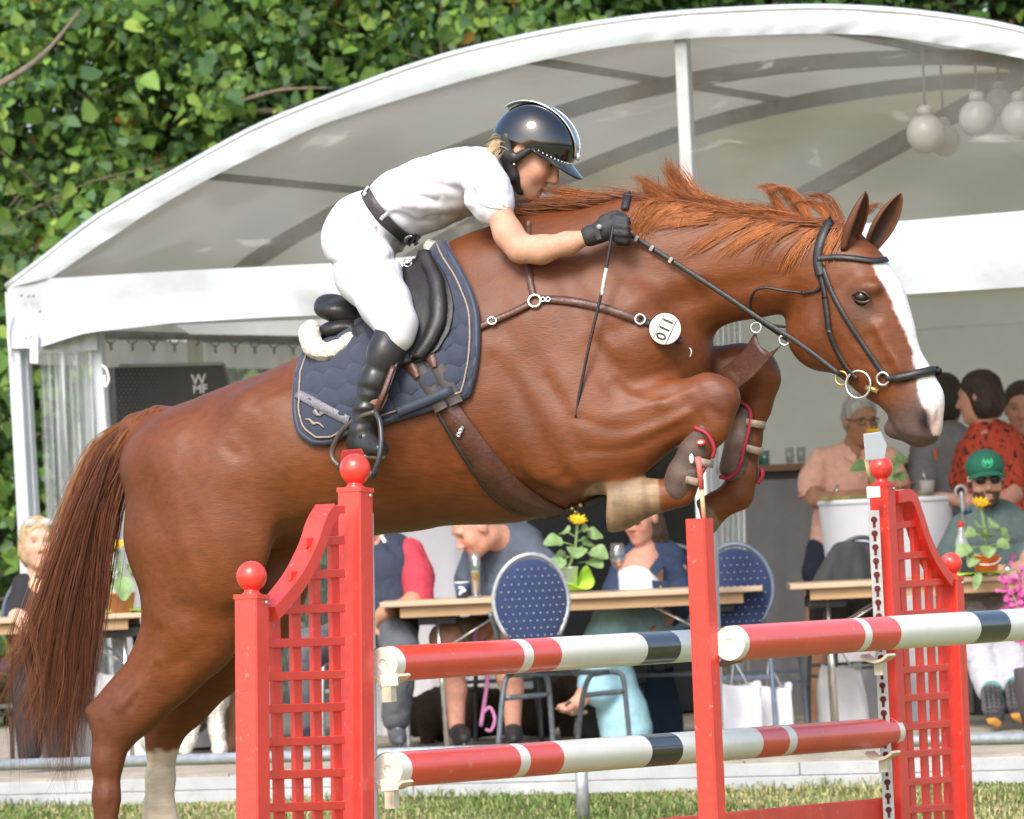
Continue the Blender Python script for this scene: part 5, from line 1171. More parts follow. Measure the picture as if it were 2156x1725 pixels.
def head_field(F_, c, M, s=1., neck=None, male=True):
    c = Vector(c); A = np.array(M)
    def w(x, y, z): return c + M @ (V(x, y, z) * s)
    def E(p, r, k=.02, sub=False): F_.ell(w(*p), tuple(q * s for q in r), A, k=k * s, sub=sub)
    E((0, -.012, .045), (.073, .094, .078)); E((0, .028, -.02), (.061, .066, .085), .03); E((0, .034, -.072), (.05, .05, .04), .03); E((0, .072, -.098), (.022, .020, .018), .03)
    E((-.036, .060, -.022), (.026, .024, .028), .03); E((.036, .060, -.022), (.026, .024, .028), .03)
    F_.cap(w(-.036, .083, .032), w(.036, .083, .032), .011 * s, k=.02 * s); F_.cap(w(0, .090, .018), w(0, .112, -.026), .0085 * s, .0125 * s, k=.012 * s)
    for q in (-1, 1):
        E((q * .013, .1, -.032), (.009, .010, .008), .008); E((q * .074, -.008, -.002), (.011, .022, .032), .008)
        E((q * .031, .097, .012), (.017, .012, .012), .010, True)
    F_.cap(w(-.020, .086, -.061), w(.020, .086, -.061), .0075 * s, k=.008 * s); F_.cap(w(-.016, .085, -.073), w(.016, .085, -.073), .008 * s, k=.008 * s)
    if neck is not None: F_.chain([(w(0, -.025, -.06), (.058 if male else .048) * s, (.058 if male else .048) * s), (neck, (.062 if male else .05) * s, (.062 if male else .05) * s)], k=.03)
    return w
def face_cols(c, M, base, s=1., brow=(.10, .07, .05), beard=None, stub=None):
    Mi = np.array(M.transposed()); c = np.array(c)
    def fn(v):
        q = ((v - c) @ Mi.T) / s; col = np.tile(np.array(base), (len(v), 1)) * (1 + .05 * vnoise(v, 40, 3))[:, None]
        def mx(w, k): 
            nonlocal col; w = np.clip(w, 0, 1)[:, None]; col = col * (1 - w) + np.array(k) * w
        inh = (np.abs(q) < .16).all(1); fr = q[:, 1] > .03
        red = np.array(base) * np.array((1.12, .78, .72))
        mx(inh * fr * .55 * np.exp(-(((np.abs(q[:, 0]) - .038) / .022) ** 2 + ((q[:, 2] + .03) / .022) ** 2)), red)
        mx(inh * fr * .45 * np.exp(-((q[:, 0] / .014) ** 2 + ((q[:, 2] + .025) / .018) ** 2)), red)
        mx(inh * fr * .8 * np.exp(-((q[:, 0] / .022) ** 4 + ((q[:, 2] + .067) / .010) ** 2)), np.array(base) * np.array((.85, .5, .5)))
        mx(inh * fr * .7 * np.exp(-((q[:, 0] / .022) ** 4 + ((q[:, 2] + .067) / .0022) ** 2)), np.array(base) * .25)
        mx(inh * fr * .75 * np.exp(-(((np.abs(q[:, 0]) - .033) / .02) ** 4 + ((q[:, 2] - .035) / .006) ** 2)), brow)
        mx(inh * (q[:, 1] > .06) * .45 * np.exp(-(((np.abs(q[:, 0]) - .031) / .02) ** 2 + ((q[:, 2] - .012) / .012) ** 2)), np.array(base) * .5)  # eye sockets darkened: lid shade painted into the skin colour
        if beard is not None:
            b = ((q[:, 2] < -.045) & (q[:, 1] > -.02)) | ((np.abs(q[:, 0]) > .048) & (q[:, 2] < .0) & (q[:, 1] > -.005) & (q[:, 1] < .05)); b &= ~((np.abs(q[:, 0]) < .019) & (np.abs(q[:, 2] + .067) < .009)); b &= (q[:, 2] > -.125) & inh
            mx(b * .92, np.array(beard)[None] * (1 + .4 * vnoise(v, 200, 5))[:, None])
        return np.clip(col, 0, 1)
    return fn
def eyes(w, M, s, parent):
    for q in (-1, 1):
        b = MB(); c = w(q * .031, .0745, .012); b.ball(c, .0125 * s, 14); me = b.build('eye', m_eye, parent, True)
        d = np.array([tuple(x) for x in b.v]) - np.array(c); f = (d @ np.array(M.col[1])) / (.0125 * s)
        col = np.where((f > .93)[:, None], (.01, .01, .012), np.where((f > .72)[:, None], (.045, .035, .03), (.34, .29, .26)))
        a = me.data.color_attributes.new('Col', 'FLOAT_COLOR', 'POINT'); a.data.foreach_set('color', np.c_[col, np.ones(len(col))].astype(np.float32).ravel())
def hand_field(F_, wr, dr, nrm, s=1., curl=.6, spread=1.):
    """wr wrist, dr direction of the hand, nrm back of the hand; five fingers, thumb from the side"""
    dr = Vector(dr).normalized(); nrm = Vector(nrm); nrm = (nrm - dr * nrm.dot(dr)).normalized(); sd = dr.cross(nrm); wr = Vector(wr)
    A = np.array(Matrix((sd, dr, nrm)).transposed())
    F_.ell(wr + dr * .048 * s, (.041 * s, .052 * s, .017 * s), A, k=.015)
    for i, (x, L) in enumerate(((-.030, .062), (-.010, .072), (.010, .068), (.029, .054))):
        a = wr + dr * .088 * s + sd * x * s * spread; an = curl * 1.2
        b = a + (dr * math.cos(an * .6) - nrm * math.sin(an * .6)) * L * .48 * s; e = b + (dr * math.cos(an * 1.9) - nrm * math.sin(an * 1.9)) * L * .5 * s
        F_.cap(a, b, .0095 * s, .009 * s, k=.006); F_.cap(b, e, .009 * s, .0075 * s, k=.004)
    a = wr + dr * .03 * s - sd * .036 * s; b = a + (dr * .7 - sd * .65 - nrm * .3).normalized() * .035 * s; e = b + (dr * .95 - nrm * .4 * curl).normalized() * .03 * s
    F_.cap(a, b, .013 * s, .011 * s, k=.012); F_.cap(b, e, .011 * s, .008 * s, k=.006)
# ------------------------------------------------------------------ the rider
rider = empty('person', HP(780, 560), 'rider in white shirt, white breeches and black helmet bent over the horse', 'person')
SK = (.52, .28, .19)
m_shirt = mat('white_shirt', (.62, .61, .66), rough=.8, var=.03, vscale=60, bump=.25, bscale=14); m_breech = mat('white_breeches', (.62, .62, .65), rough=.7, var=.03, bump=.15, bscale=12)
def rs(x, y, a, b, off): return (HP(x, y, off), a * S0, b)
# legs in breeches
f_ = Field()
f_.chain([rs(818, 450, 62, .135, 0), rs(775, 485, 76, .165, 0), rs(757, 505, 72, .175, 0)], HL, k=.05)
for sg in (-1, 1):
    f_.chain([rs(752, 515, 66, .09, sg * .10), rs(775, 575, 66, .085, sg * .20), rs(812, 640, 50, .068, sg * .29), rs(836, 683, 38, .058, sg * .335), rs(836, 712, 32, .05, sg * .345)], HL, k=.04)
def folds(v):
    px = to_px(v); d = np.zeros(len(v))
    for pts, wd, dp in (([(700, 555), (740, 545), (790, 560)], 6, -.006), ([(705, 530), (760, 525)], 6, -.005), ([(790, 470), (820, 500), (840, 530)], 7, -.006), ([(800, 480), (850, 520)], 6, -.005), ([(820, 660), (850, 640)], 5, -.003), ([(790, 560), (830, 540), (860, 545)], 8, -.008), ([(760, 640), (800, 700)], 10, .003)):
        d += dp * np.exp(-(seg_dist(px, pts) / wd) ** 2)
    return 1.5 * d + .0012 * vnoise(v, 40, 2) + .0035 * crease(v * np.array((1, 1, .8)), 13, 4, .10) * np.clip((700 - px[:, 1]) / 60, 0, 1) * (.5 + .5 * vnoise(v, 5, 9))
_, bv_, bf_ = soft('breeches', f_, m_breech, rider, .0075, disp=folds)
# shirt
f_ = Field(); f_.chain([rs(806, 458, 58, .135, 0), rs(850, 428, 68, .142, 0), rs(905, 408, 72, .15, 0), rs(965, 385, 68, .16, 0), rs(1012, 368, 54, .15, 0), rs(1045, 352, 34, .085, 0)], HL, k=.04)
f_.chain([rs(1010, 362, 46, .06, -.15), rs(1026, 400, 45, .060, -.185), rs(1038, 432, 45, .060, -.195)], HL, k=.04)
f_.chain([rs(1030, 375, 44, .06, .15), rs(1085, 405, 38, .055, .19), rs(1120, 425, 32, .05, .20)], HL, k=.04)
f_.chain([rs(1050, 350, 27, .058, 0), rs(1072, 340, 24, .052, 0)], HL, k=.02)
def sfold(v):
    px = to_px(v); d = np.zeros(len(v))
    for pts, wd, dp in (([(880, 385), (940, 395), (1000, 410)], 9, -.005), ([(850, 430), (930, 440), (990, 430)], 9, .004), ([(830, 450), (880, 470), (930, 470)], 7, -.005), ([(985, 380), (995, 420)], 7, -.008), ([(800, 420), (840, 470), (880, 495)], 8, .006), ([(940, 350), (1000, 360)], 9, .003), ([(1040, 380), (1060, 430)], 6, -.004), ([(870, 410), (920, 425)], 6, -.004), ([(900, 460), (980, 455)], 6, -.005)):
        d += dp * np.exp(-(seg_dist(px, pts) / wd) ** 2)
    return 1.6 * d + .0015 * vnoise(v, 35, 7) + .0045 * crease(v, 15, 3, .11) * (.5 + .5 * vnoise(v, 6, 5)) + .002 * crease(v, 30, 8, .12)
_, sv_, sf_ = soft('shirt', f_, m_shirt, rider, .0065, disp=sfold)
SHB = BVHTree.FromPolygons([Vector(p) for p in np.r_[sv_, bv_]], [tuple(q) for q in np.r_[sf_, bf_ + len(sv_)].tolist()])
strap('side_seam', [(768, 440), (742, 500), (762, 570), (800, 640), (826, 690)], 2.4, m_breech, rider, .003, .001, bvh=SHB)
strap('shoulder_seam', [(975, 330), (985, 365), (990, 400)], 2.4, m_shirt, rider, .003, .001, bvh=SHB)
strap('sleeve_hem', [(1000, 424), (1030, 436), (1066, 440)], 2.6, m_shirt, rider, .003, .001, bvh=SHB)
m_belt = mat('belt_weave', (.05, .042, .045), rough=.5, var=.5, vscale=220)
strap('belt', [(772, 404), (788, 432), (812, 462), (838, 485), (858, 501), (870, 508)], 27, m_belt, rider, .006, .008, bvh=SHB, n=8)
for pts in ([(800, 462), (812, 451), (819, 444)], [(768, 420), (778, 408), (784, 398)], [(845, 503), (855, 495), (862, 487)]): strap('belt_loop', pts, 8, m_breech, rider, .005, .015, bvh=SHB)
strap('belt_buckle', [(866, 497), (880, 508)], 25, m_blk, rider, .006, .014, bvh=SHB)
# body: head, neck, arms
pit = math.radians(-35); HFw = (HP.t * math.cos(pit) + V(0, 0, math.sin(pit))).normalized(); HRt = HFw.cross(V(0, 0, 1)).normalized(); HUp = HRt.cross(HFw)
RM = Matrix(((HRt.x, HFw.x, HUp.x), (HRt.y, HFw.y, HUp.y), (HRt.z, HFw.z, HUp.z))); hc = HP(1114, 325)
f_ = Field(); wfun = head_field(f_, hc, RM, 1.0, HP(1045, 352), male=False)
f_.chain([rs(1045, 352, 34, .07, 0), rs(960, 390, 55, .13, 0), rs(830, 450, 42, .10, 0), rs(780, 490, 48, .12, 0)], HL, k=.04)
f_.chain([rs(1012, 368, 34, .045, -.16), rs(1042, 432, 29, .040, -.195), rs(1072, 495, 28, .04, -.225), rs(1096, 526, 25, .036, -.235)], HL, k=.03)
f_.chain([rs(1096, 526, 25, .036, -.235), rs(1140, 526, 27, .038, -.235), rs(1195, 513, 21, .031, -.23), rs(1244, 497, 15, .024, -.22)], HL, k=.03)
f_.chain([rs(1030, 380, 30, .045, .16), rs(1120, 430, 28, .04, .21), rs(1160, 520, 25, .035, .23), rs(1260, 500, 16, .024, .16)], HL, k=.03)
for sg in (-1, 1): f_.chain([rs(772, 530, 40, .055, sg * .12), rs(812, 640, 36, .05, sg * .29), rs(830, 700, 30, .045, sg * .34), rs(785, 830, 26, .04, sg * .36), rs(765, 905, 20, .03, sg * .36)], HL, k=.03)
soft('body', f_, m_skin, rider, .0065, colfn=face_cols(hc, RM, SK, brow=(.25, .17, .10)))
eyes(wfun, RM, 1., rider)
# boots
f_ = Field(); of = -.35
f_.chain([rs(830, 692, 38, .058, of + .01), rs(812, 745, 37, .058, of), rs(790, 805, 32, .052, of - .01), rs(772, 862, 25, .042, of - .015), rs(762, 905, 24, .04, of - .015), rs(760, 925, 25, .038, of - .015)], HL, k=.02)
f_.chain([rs(748, 935, 20, .032, of), rs(775, 940, 21, .036, of - .03), rs(802, 946, 17, .034, of - .07)], HL, k=.02)
def bfold(v):
    px = to_px(v); d = np.zeros(len(v))
    for pts, wd, dp in (([(760, 815), (800, 825)], 4, -.006), ([(752, 845), (795, 850)], 4, -.007), ([(750, 872), (785, 870)], 4, -.006), ([(745, 895), (785, 890)], 4, -.006), ([(770, 770), (820, 790)], 7, -.005), ([(760, 830), (795, 838)], 4, .005), ([(750, 858), (790, 860)], 4, .005)): d += dp * np.exp(-(seg_dist(px, pts) / wd) ** 2)
    return d * .6
soft('riding_boot', f_, mat('boot_black', (.022, .022, .023), rough=.32, var=.25, vscale=14, dirt=(.12, .11, .10, .35)), rider, .007, disp=bfold)
f_ = Field(); f_.chain([rs(748, 955, 7, .032, of), rs(775, 960, 7, .036, of - .03), rs(806, 962, 6, .034, of - .07)], HL, k=.005); soft('boot_sole', f_, mat('sole_tan', (.30, .24, .17), rough=.8), rider, .006)
strap('spur_strap', [(728, 912), (745, 918), (762, 920)], 8, m_blk, rider, .004, .004, offs=[of - .02, of - .05, of - .06])
f_ = Field(); f_.chain([rs(836, 690, 36, .058, .35), rs(800, 780, 36, .056, .36), rs(765, 905, 24, .04, .36), rs(800, 946, 18, .034, .38)], HL, k=.02); soft('riding_boot', f_, mat('boot_black'), rider, .012)
# gloves
m_glove = mat('glove_black', (.022, .023, .025), rough=.65, var=.25, vscale=60, bump=.3, bscale=120)
f_ = Field(); f_.chain([rs(1242, 497, 22, .033, -.22), rs(1258, 492, 22, .034, -.218)], HL, k=.01); f_.ell(HP(1283, 480, -.21), (.046, .034, .036), rotpx(12), k=.015)
for i, (y, o_) in enumerate(((460, -.215), (475, -.225), (490, -.225), (503, -.215))):
    f_.cap(HP(1296, y, o_ - .012), HP(1318, y + 3, o_ - .014), .0125, .012, k=.005); f_.cap(HP(1318, y + 3, o_ - .014), HP(1322, y + 9, o_ + .025), .0115, .010, k=.004); f_.cap(HP(1322, y + 9, o_ + .025), HP(1302, y + 9, o_ + .035), .010, .009, k=.004)
f_.cap(HP(1270, 462, -.215), HP(1296, 451, -.212), .014, .012, k=.01); f_.cap(HP(1296, 451, -.212), HP(1315, 455, -.205), .0115, .009, k=.005)
soft('glove', f_, m_glove, rider, .0055)
b = MB(); b.bar(HP(1253, 470, -.252), HP(1262, 505, -.252), .004, .016, up=HP.t, ch=.001); b.build('glove_strap', m_glove, rider, bevel=.002)
b = MB(); b.lathe(HP(1262, 478, -.254), [(.008, 0), (.008, .003), (.001, .0035)], 14, -HL); b.build('glove_button', mat('rein_grey'), rider, True)
f_ = Field(); f_.ell(HP(1275, 488, .15), (.05, .035, .036), rotpx(10), k=.015); f_.chain([rs(1262, 500, 20, .03, .155), rs(1275, 490, 20, .03, .15)], HL); soft('glove', f_, m_glove, rider, .009)
# helmet: dome, visor, stripe
HM = RM; hcen = HP(1130, 292)
def hw(x, y, z): return hcen + HM @ (V(x, y, z) * 1.05)
m_helm = mat('helmet_gloss', (.006, .006, .008), rough=.06, spec=.6, var=0, coat=1.0, coat_rough=.02); m_helm2 = mat('helmet_strip', (.05, .055, .06), rough=.25, var=0, coat=.6)
rows = []
for i in range(19):
    a = math.pi / 2 * i / 18; row = []
    for k in range(49):
        t = 2 * math.pi * k / 48; ry = .128 if math.sin(t) > 0 else .122
        zz = .098 * math.cos(a) if i < 18 else -.012; rr = math.sin(a) if i < 18 else .985
        dip = -.030 * max(0, -math.sin(t)) * (a / 1.57) ** 3 - .012 * abs(math.cos(t)) * (a / 1.57) ** 3
        row.append(hw(.098 * rr * math.cos(t), ry * rr * math.sin(t), zz + dip))
    rows.append(row)
b = MB(); b.grid(rows); o = b.build('helmet_shell', m_helm, rider, True, weld=True)
rows = []
for j in range(7):
    t = j / 6; rows.append([hw(.099 * math.cos(a) * (1 - .10 * t), (.125 + .052 * t * math.sin(a) ** .6) * math.sin(a), -.012 - .018 * t * math.sin(a) - .012 * abs(math.cos(a)) + .006 * (1 - math.sin(a)) ) for a in np.linspace(.25, math.pi - .25, 25)])
b = MB(); b.grid(rows); o = b.build('visor', mat('visor_gloss', (.02, .021, .024), rough=.10, var=0, coat=1.), rider, True); sm = o.modifiers.new('t', 'SOLIDIFY'); sm.thickness = .006
for sgn in (-1, 1):
    b = MB(); b.tube([hw(sgn * .034 * math.sin(a) ** .5 * 1.0, .1295 * math.cos(a), .0995 * math.sin(a) * .965) for a in np.linspace(.12, 2.9, 26)], .0028, 6); b.build('helmet_piping', m_steel, rider, True)
rows = [[hw(x * .034 * math.sin(a) ** .5, .130 * math.cos(a), .0995 * math.sin(a) * (1 - .04 * x * x)) for x in np.linspace(-1, 1, 7)] for a in np.linspace(.14, 2.85, 30)]
b = MB(); b.grid(rows); b.build('helmet_stripe', m_helm2, rider, True)
for k in range(22):
    a = .4 + (math.pi - .8) * k / 21; b = MB(); b.ball(hw(.0995 * math.cos(a), .1275 * math.sin(a), -.006 - .011 * abs(math.cos(a))), .0032, 8); b.build('rhinestone', m_steel, rider, True)
b = MB(); b.ball(hw(0, .131, .02), .010, 12, (.8, .4, 1.3)); b.build('helmet_badge', m_steel, rider, True)
# harness and chin strap
f_ = Field(); f_.chain([(hw(.082, -.055, -.035), .018, .012), (hw(.080, -.03, -.075), .022, .012), (hw(.064, .012, -.118), .020, .012), (hw(.03, .045, -.145), .013, .012), (hw(0, .055, -.147), .010, .012)], HRt, k=.01)
f_.chain([(hw(.085, .025, -.025), .011, .009), (hw(.080, .0, -.07), .015, .01)], HRt, k=.01); soft('chin_strap', f_, m_blk, rider, .005)
b = MB(); b.ball(wfun(.083, .0, -.04), .0045, 8); b.build('earring', m_steel, rider, True)
# hair: blond ponytail at the nape
hh = []; Rr = np.random.RandomState(8)
for k in range(260):
    s1, s2, s3 = Rr.normal(0, 1, 3); L = Rr.uniform(.6, 1.15)
    pts = [HP(1068 - 42 * t * L + s1 * 3 + s1 * 5 * t, 318 - 10 * math.sin(3 * t) + s2 * (5 + 8 * t) + 14 * t * t, -.03 + s3 * .02 - .05 * t) for t in np.linspace(0, 1, 9)]
    hh.append((pts, Rr.uniform(.0009, .0017), np.array((.62, .46, .26)) * Rr.uniform(.55, 1.25)))
for k in range(90):
    s1, s2 = Rr.normal(0, 1, 2); pts = [HP(1096 - 34 * t + s1 * 2, 322 + 12 * t + s2 * 5, -.085 + .02 * t) for t in np.linspace(0, 1, 6)]; hh.append((pts, .0012, np.array((.40, .28, .15)) * Rr.uniform(.5, 1.2)))
v_, f2_, c_ = strand_mesh(hh, 1); link('hair', np_mesh('rider_hair', v_, f2_, c_), mat('human_hair', attr=True, rough=.45, var=.1), rider)
# ------------------------------------------------------------------ tables
m_beech = mat('beech_edge', (.50, .36, .245), rough=.5, var=.10, vscale=4, stretch=(1, 1, 12), bump=.05); m_apron = mat('beech_apron', (.38, .235, .12), rough=.5, var=.14, vscale=4, stretch=(1, 1, 8))
m_chrome = mat('chrome', (.66, .65, .63), rough=.2, metal=.95, var=.08); m_blackpl = mat('black_plastic', (.02, .02, .022), rough=.5, var=.15)
TZ = .853
TB = Plane(0, 25.4, math.radians(1.2))
def table(x0, x1, off, label, legs_u, z=TZ):
    TP = TB
    u0 = TP.u(TP(x0, 1270, off)); u1 = TP.u(TP(x1, 1235, off)); e_ = empty('folding_table', TP.uz((u0 + u1) / 2, DZ, off + .35), label, 'table', 'beech folding tables')
    b = MB(); b.bar(TP.uz(u0, z - .0125, off + .35), TP.uz(u1, z - .0125, off + .35), .70, .025, ch=.004); b.build('tabletop', m_beech, e_)
    for o_ in (off + .04, off + .66): b = MB(); b.bar(TP.uz(u0 + .09, z - .051, o_), TP.uz(u1 - .09, z - .051, o_), .018, .05); b.build('apron', m_apron, e_)
    for uu in legs_u:
        ul_ = u0 + uu if uu >= 0 else u1 + uu
        b = MB(); b.bar(TP.uz(ul_ - .09, z - .09, off + .35), TP.uz(ul_ + .09, z - .09, off + .35), .52, .05); b.build('leg_block', m_blackpl, e_, bevel=.006)
        for o_ in (off + .10, off + .56):
            b = MB(); b.tube([TP.uz(ul_ + (.01 if o_ > off + .3 else 0), z - .07, o_), TP.uz(ul_ + .02, DZ + .004, o_)], .0125, 12); b.build('leg', m_chrome, e_, True)
        s_ = 1 if uu >= 0 else -1
        for o_ in (off + .12, off + .54): b = MB(); b.tube([TP.uz(ul_ + .01, z - .24, o_), TP.uz(ul_ + s_ * .30, z - .07, o_)], .005, 8); b.build('brace', m_chrome, e_, True)
    return e_
table(-420, 305, .25, 'folding table at the left, behind the horse tail', (.2, -.12)); table(800, 1605, .0, 'middle folding table with the beer glass and the wine glass', (.26, -.22)); table(1666, 2700, .0, 'right folding table beside the bearded man', (.17, -.2))
# ------------------------------------------------------------------ banquet chairs with oval backs
m_blue = mat('chair_blue', (.014, .030, .095), rough=.85, var=.08, vscale=40, sheen=.2); m_cframe = mat('chair_frame', (.45, .46, .48), rough=.38, metal=.55, var=.25, vscale=60); m_cframe2 = mat('chair_frame_dark', (.10, .115, .13), rough=.4, metal=.3, var=.3, vscale=50)
m_dot = mat('chair_dot', (.55, .52, .50), rough=.8, var=0)
def chair(x, Y, yaw, label, dots=True, fm=None, lift=0., uframes=None):
    o = P(x, 1300, Y); o = V(o.x, o.y, DZ + .003); e_ = empty('banquet_chair', o, label, 'chair', 'blue banquet chairs'); fm = fm or m_cframe
    R = Matrix.Rotation(yaw, 3, 'Z')
    def L(a, b_, c): return o + R @ V(a, b_, c)          # back of the chair at b_ = -.22, seat towards +b_
    # oval back, slightly curved
    cz, rx, rz = .70, .170, .215; n = 26; bend = lambda a: -.22 - .03 * (1 - (a / rx) ** 2) + .02
    def oval(k, s=1.): t = 2 * math.pi * k; return (rx * s * math.cos(t) * (1 - .10 * max(0, -math.sin(t))), rz * s * math.sin(t))
    rows = []
    for j in range(9):
        s = j / 8; rows.append([L(oval(i / 40, s * .985)[0], bend(oval(i / 40, s)[0]) - .018 * math.sqrt(max(0, 1 - s ** 4)) - .006, cz - .012 + oval(i / 40, s * .965)[1]) for i in range(41)])
    b = MB(); b.grid(rows); o1 = b.build('back_pad', m_blue, e_, True)
    rows = [[L(oval(i / 40, s)[0], bend(oval(i / 40, s)[0]) + .014, cz - .012 + oval(i / 40, s * .965)[1]) for i in range(41)] for s in (0.01, .5, .97)]
    b = MB(); b.grid(rows); b.build('back_pad_front', m_blue, e_, True)
    if dots:
        b = MB(); k = 0
        for r in range(13):
            for q in range(12):
                a = -.17 + q * .031 + (.0155 if r % 2 else 0); c = -.20 + r * .033
                if (a / (rx * .9)) ** 2 + (c / (rz * .9)) ** 2 < 1: b.box(L(a, bend(a) - .0225 * math.sqrt(max(0, 1 - ((a / rx) ** 2 + (c / rz) ** 2) ** 2)) - .0045, cz - .012 + c), .0055, .003, .0035)
        tag(b.build('woven_dots', m_dot, e_), kind='stuff')
    b = MB(); fr_ = [L(oval(k)[0], bend(oval(k)[0]), cz + oval(k)[1]) for k in np.linspace(-.12, .62, 40)]
    b.tube(fr_, .0115, 10); b.build('back_frame', fm, e_, True)
    if uframes:
        for pts in uframes: b = MB(); b.tube([Vector(q) for q in catmull([P(*q) for q in pts], 4)], .0125, 10); b.build('leg_frame', m_cframe2, e_, True)
    for s in () if uframes else (-1, 1):
        b = MB(); b.tube([Vector(q) for q in catmull([L(s * .132, -.20, cz - .16), L(s * .115, -.185, .52), L(s * .135, -.18, .45), L(s * .16, -.23, .02), L(s * .162, -.232, 0)], 5)], .0115, 10); b.build('leg', fm, e_, True)
        b = MB(); b.tube([Vector(q) for q in catmull([L(s * .16, -.16, .43), L(s * .185, .10, .435), L(s * .19, .18, .40), L(s * .20, .22, .2), L(s * .205, .235, 0)], 5)], .0115, 10); b.build('leg', fm, e_, True)
        b = MB(); b.bar(L(s * .155, -.19, .25), L(s * .19, .2, .25), .008, .018); b.build('stretcher', fm, e_)
    if not uframes:
        b = MB(); b.bar(L(-.155, -.20, .29), L(.155, -.20, .29), .008, .018); b.build('stretcher', fm, e_)
        b = MB(); b.bar(L(-.19, .2, .30), L(.19, .2, .30), .008, .018); b.build('stretcher', fm, e_)
    f_ = Field(); f_.chain([(L(-.12, .02, .455), .03, .05), (L(.12, .02, .455), .03, .05)], k=.02); 
    b = MB(); rows = []
    for j in range(7):
        s = j / 6; rows.append([L(.205 * s * math.copysign(abs(math.cos(t)) ** .6, math.cos(t)), .02 + .205 * s * math.copysign(abs(math.sin(t)) ** .6, math.sin(t)), .485 - .03 * s ** 6) for t in np.linspace(0, 2 * math.pi, 33)])
    b.grid(rows); o2 = b.build('seat', m_blue, e_, True); sm = o2.modifiers.new('t', 'SOLIDIFY'); sm.thickness = .04
    return e_
chair(1103, 24.75, math.radians(10), 'blue dotted chair with a silver rim in front of the middle table', uframes=[[(1048, 1588, 24.62), (1058, 1470, 24.66), (1068, 1425, 24.68), (1090, 1421, 24.7), (1135, 1420, 24.72), (1152, 1430, 24.74), (1160, 1500, 24.74), (1166, 1588, 24.74)], [(1214, 1584, 25.0), (1225, 1480, 25.0), (1240, 1428, 25.0), (1262, 1418, 25.02), (1298, 1416, 25.05), (1312, 1430, 25.05), (1320, 1500, 25.05), (1328, 1580, 25.05)], [(1064, 1470, 24.66), (1110, 1466, 24.7), (1156, 1462, 24.74)], [(1226, 1465, 25.0), (1270, 1460, 25.02), (1314, 1456, 25.05)], [(1100, 1421, 24.7), (1190, 1417, 24.85), (1280, 1415, 25.03)], [(1032, 1290, 24.56), (1045, 1330, 24.58), (1055, 1390, 24.62), (1075, 1424, 24.68)], [(1176, 1290, 24.56), (1180, 1340, 24.6), (1190, 1390, 24.7), (1215, 1420, 24.86)]])
chair(1577, 25.75, math.radians(-16), 'blue dotted chair with a grey-blue rim right of the single red post', fm=mat('chair_frame_blue', (.16, .20, .27), rough=.35, metal=.4, var=.2))
chair(765, 26.2, math.radians(178), 'blue chair under the man in the navy vest', dots=True)
chair(1400, 26.4, math.radians(165), 'chair under the woman in the denim jacket', dots=False, fm=m_cframe2)
chair(1800, 26.5, math.radians(8), 'chair with a dark grey jacket hung over its back', dots=False, fm=m_cframe2)
chair(2095, 26.5, math.radians(180), 'chair under the bearded man in the green cap', dots=False, fm=m_cframe2)
chair(55, 26.1, math.radians(170), 'chair under the blond woman at the left table', dots=False, fm=m_cframe2)
chair(1050, 26.6, math.radians(175), 'chair under the man in the blue-grey shirt', dots=False, fm=m_cframe2)
chair(430, 26.8, math.radians(178), 'chair behind the horse under the person with bare legs', dots=False, fm=m_cframe2)
# jacket over the chair back
jk = MB(); rows = []
for j in range(13):
    t = j / 12; row = []
    for i in range(40):
        s = i / 39; xm = 1792 + 30 * t * 0; wd = 34 + 46 * min(1, t * 2.2) ** .8 + 4 * math.sin(3 * t); x = xm + (s - .5) * 2 * wd; y = 1140 + 190 * t + 14 * (2 * s - 1) ** 2 * (1 - t)
        row.append(P(x, y, 26.22 - .07 * math.cos((s - .5) * 2.8) + .018 * math.sin(s * 26 + 2 * t) * t + .01 * math.sin(11 * s - 5 * t)))
    rows.append(row)
jk.grid(rows); jo = jk.build('jacket', mat('grey_jacket', (.055, .058, .062), rough=.8, var=.15, bump=.3, bscale=10), None, True); sm = jo.modifiers.new('t', 'SOLIDIFY'); sm.thickness = .02
tag(jo, 'dark grey jacket draped over a chair back at the right table', 'jacket')
# ------------------------------------------------------------------ cocktail tables under stretch covers
m_cover = mat('stretch_cover', (.86, .86, .92), rough=.75, var=.04, vscale=5, bump=.2, bscale=6)
def cocktail(x, Y, ztop, r, label, yb=None, folds=0, mm=None):
    c = P(x, 1100, Y); e_ = empty('cocktail_table', V(c.x, c.y, DZ), label, 'table', 'cocktail tables under white covers'); b = MB(); rows = []
    H = ztop - DZ
    for j in range(17):
        t = j / 16; z = ztop - H * t; rr = r * (1 - .11 * math.sin(math.pi * min(1, t * 1.02)) ** 1.3) if folds == 0 else r * (1 - .12 * t)
        rows.append([V(c.x, c.y, z) + V(math.cos(a), math.sin(a), 0) * (rr * (1 + (.03 * math.sin(a * 4 + .5) * t if folds == 0 else .09 * t * math.sin(a * folds)))) for a in np.linspace(0, 2 * math.pi, 65)])
    b.grid(rows); b.build('cover', mm or m_cover, e_, True, weld=True)
    b = MB(); b.lathe(V(c.x, c.y, ztop - .004), [(r * 1.005, -.022), (r * 1.012, -.012), (r * 1.005, .0), (r * .98, .005), (.002, .0055)], 48); b.build('top', mm or m_cover, e_, True)
    b = MB(); b.tube([V(c.x, c.y, DZ), V(c.x, c.y, ztop - .02)], .03, 12); b.build('column', m_chrome, e_, True)
    return e_
cocktail(1866, 27.2, 1.235, .335, 'white covered cocktail table in front of the man in salmon')
cocktail(905, 28.2, 1.22, .36, 'white cloth cocktail table behind the man in the navy vest', folds=14)
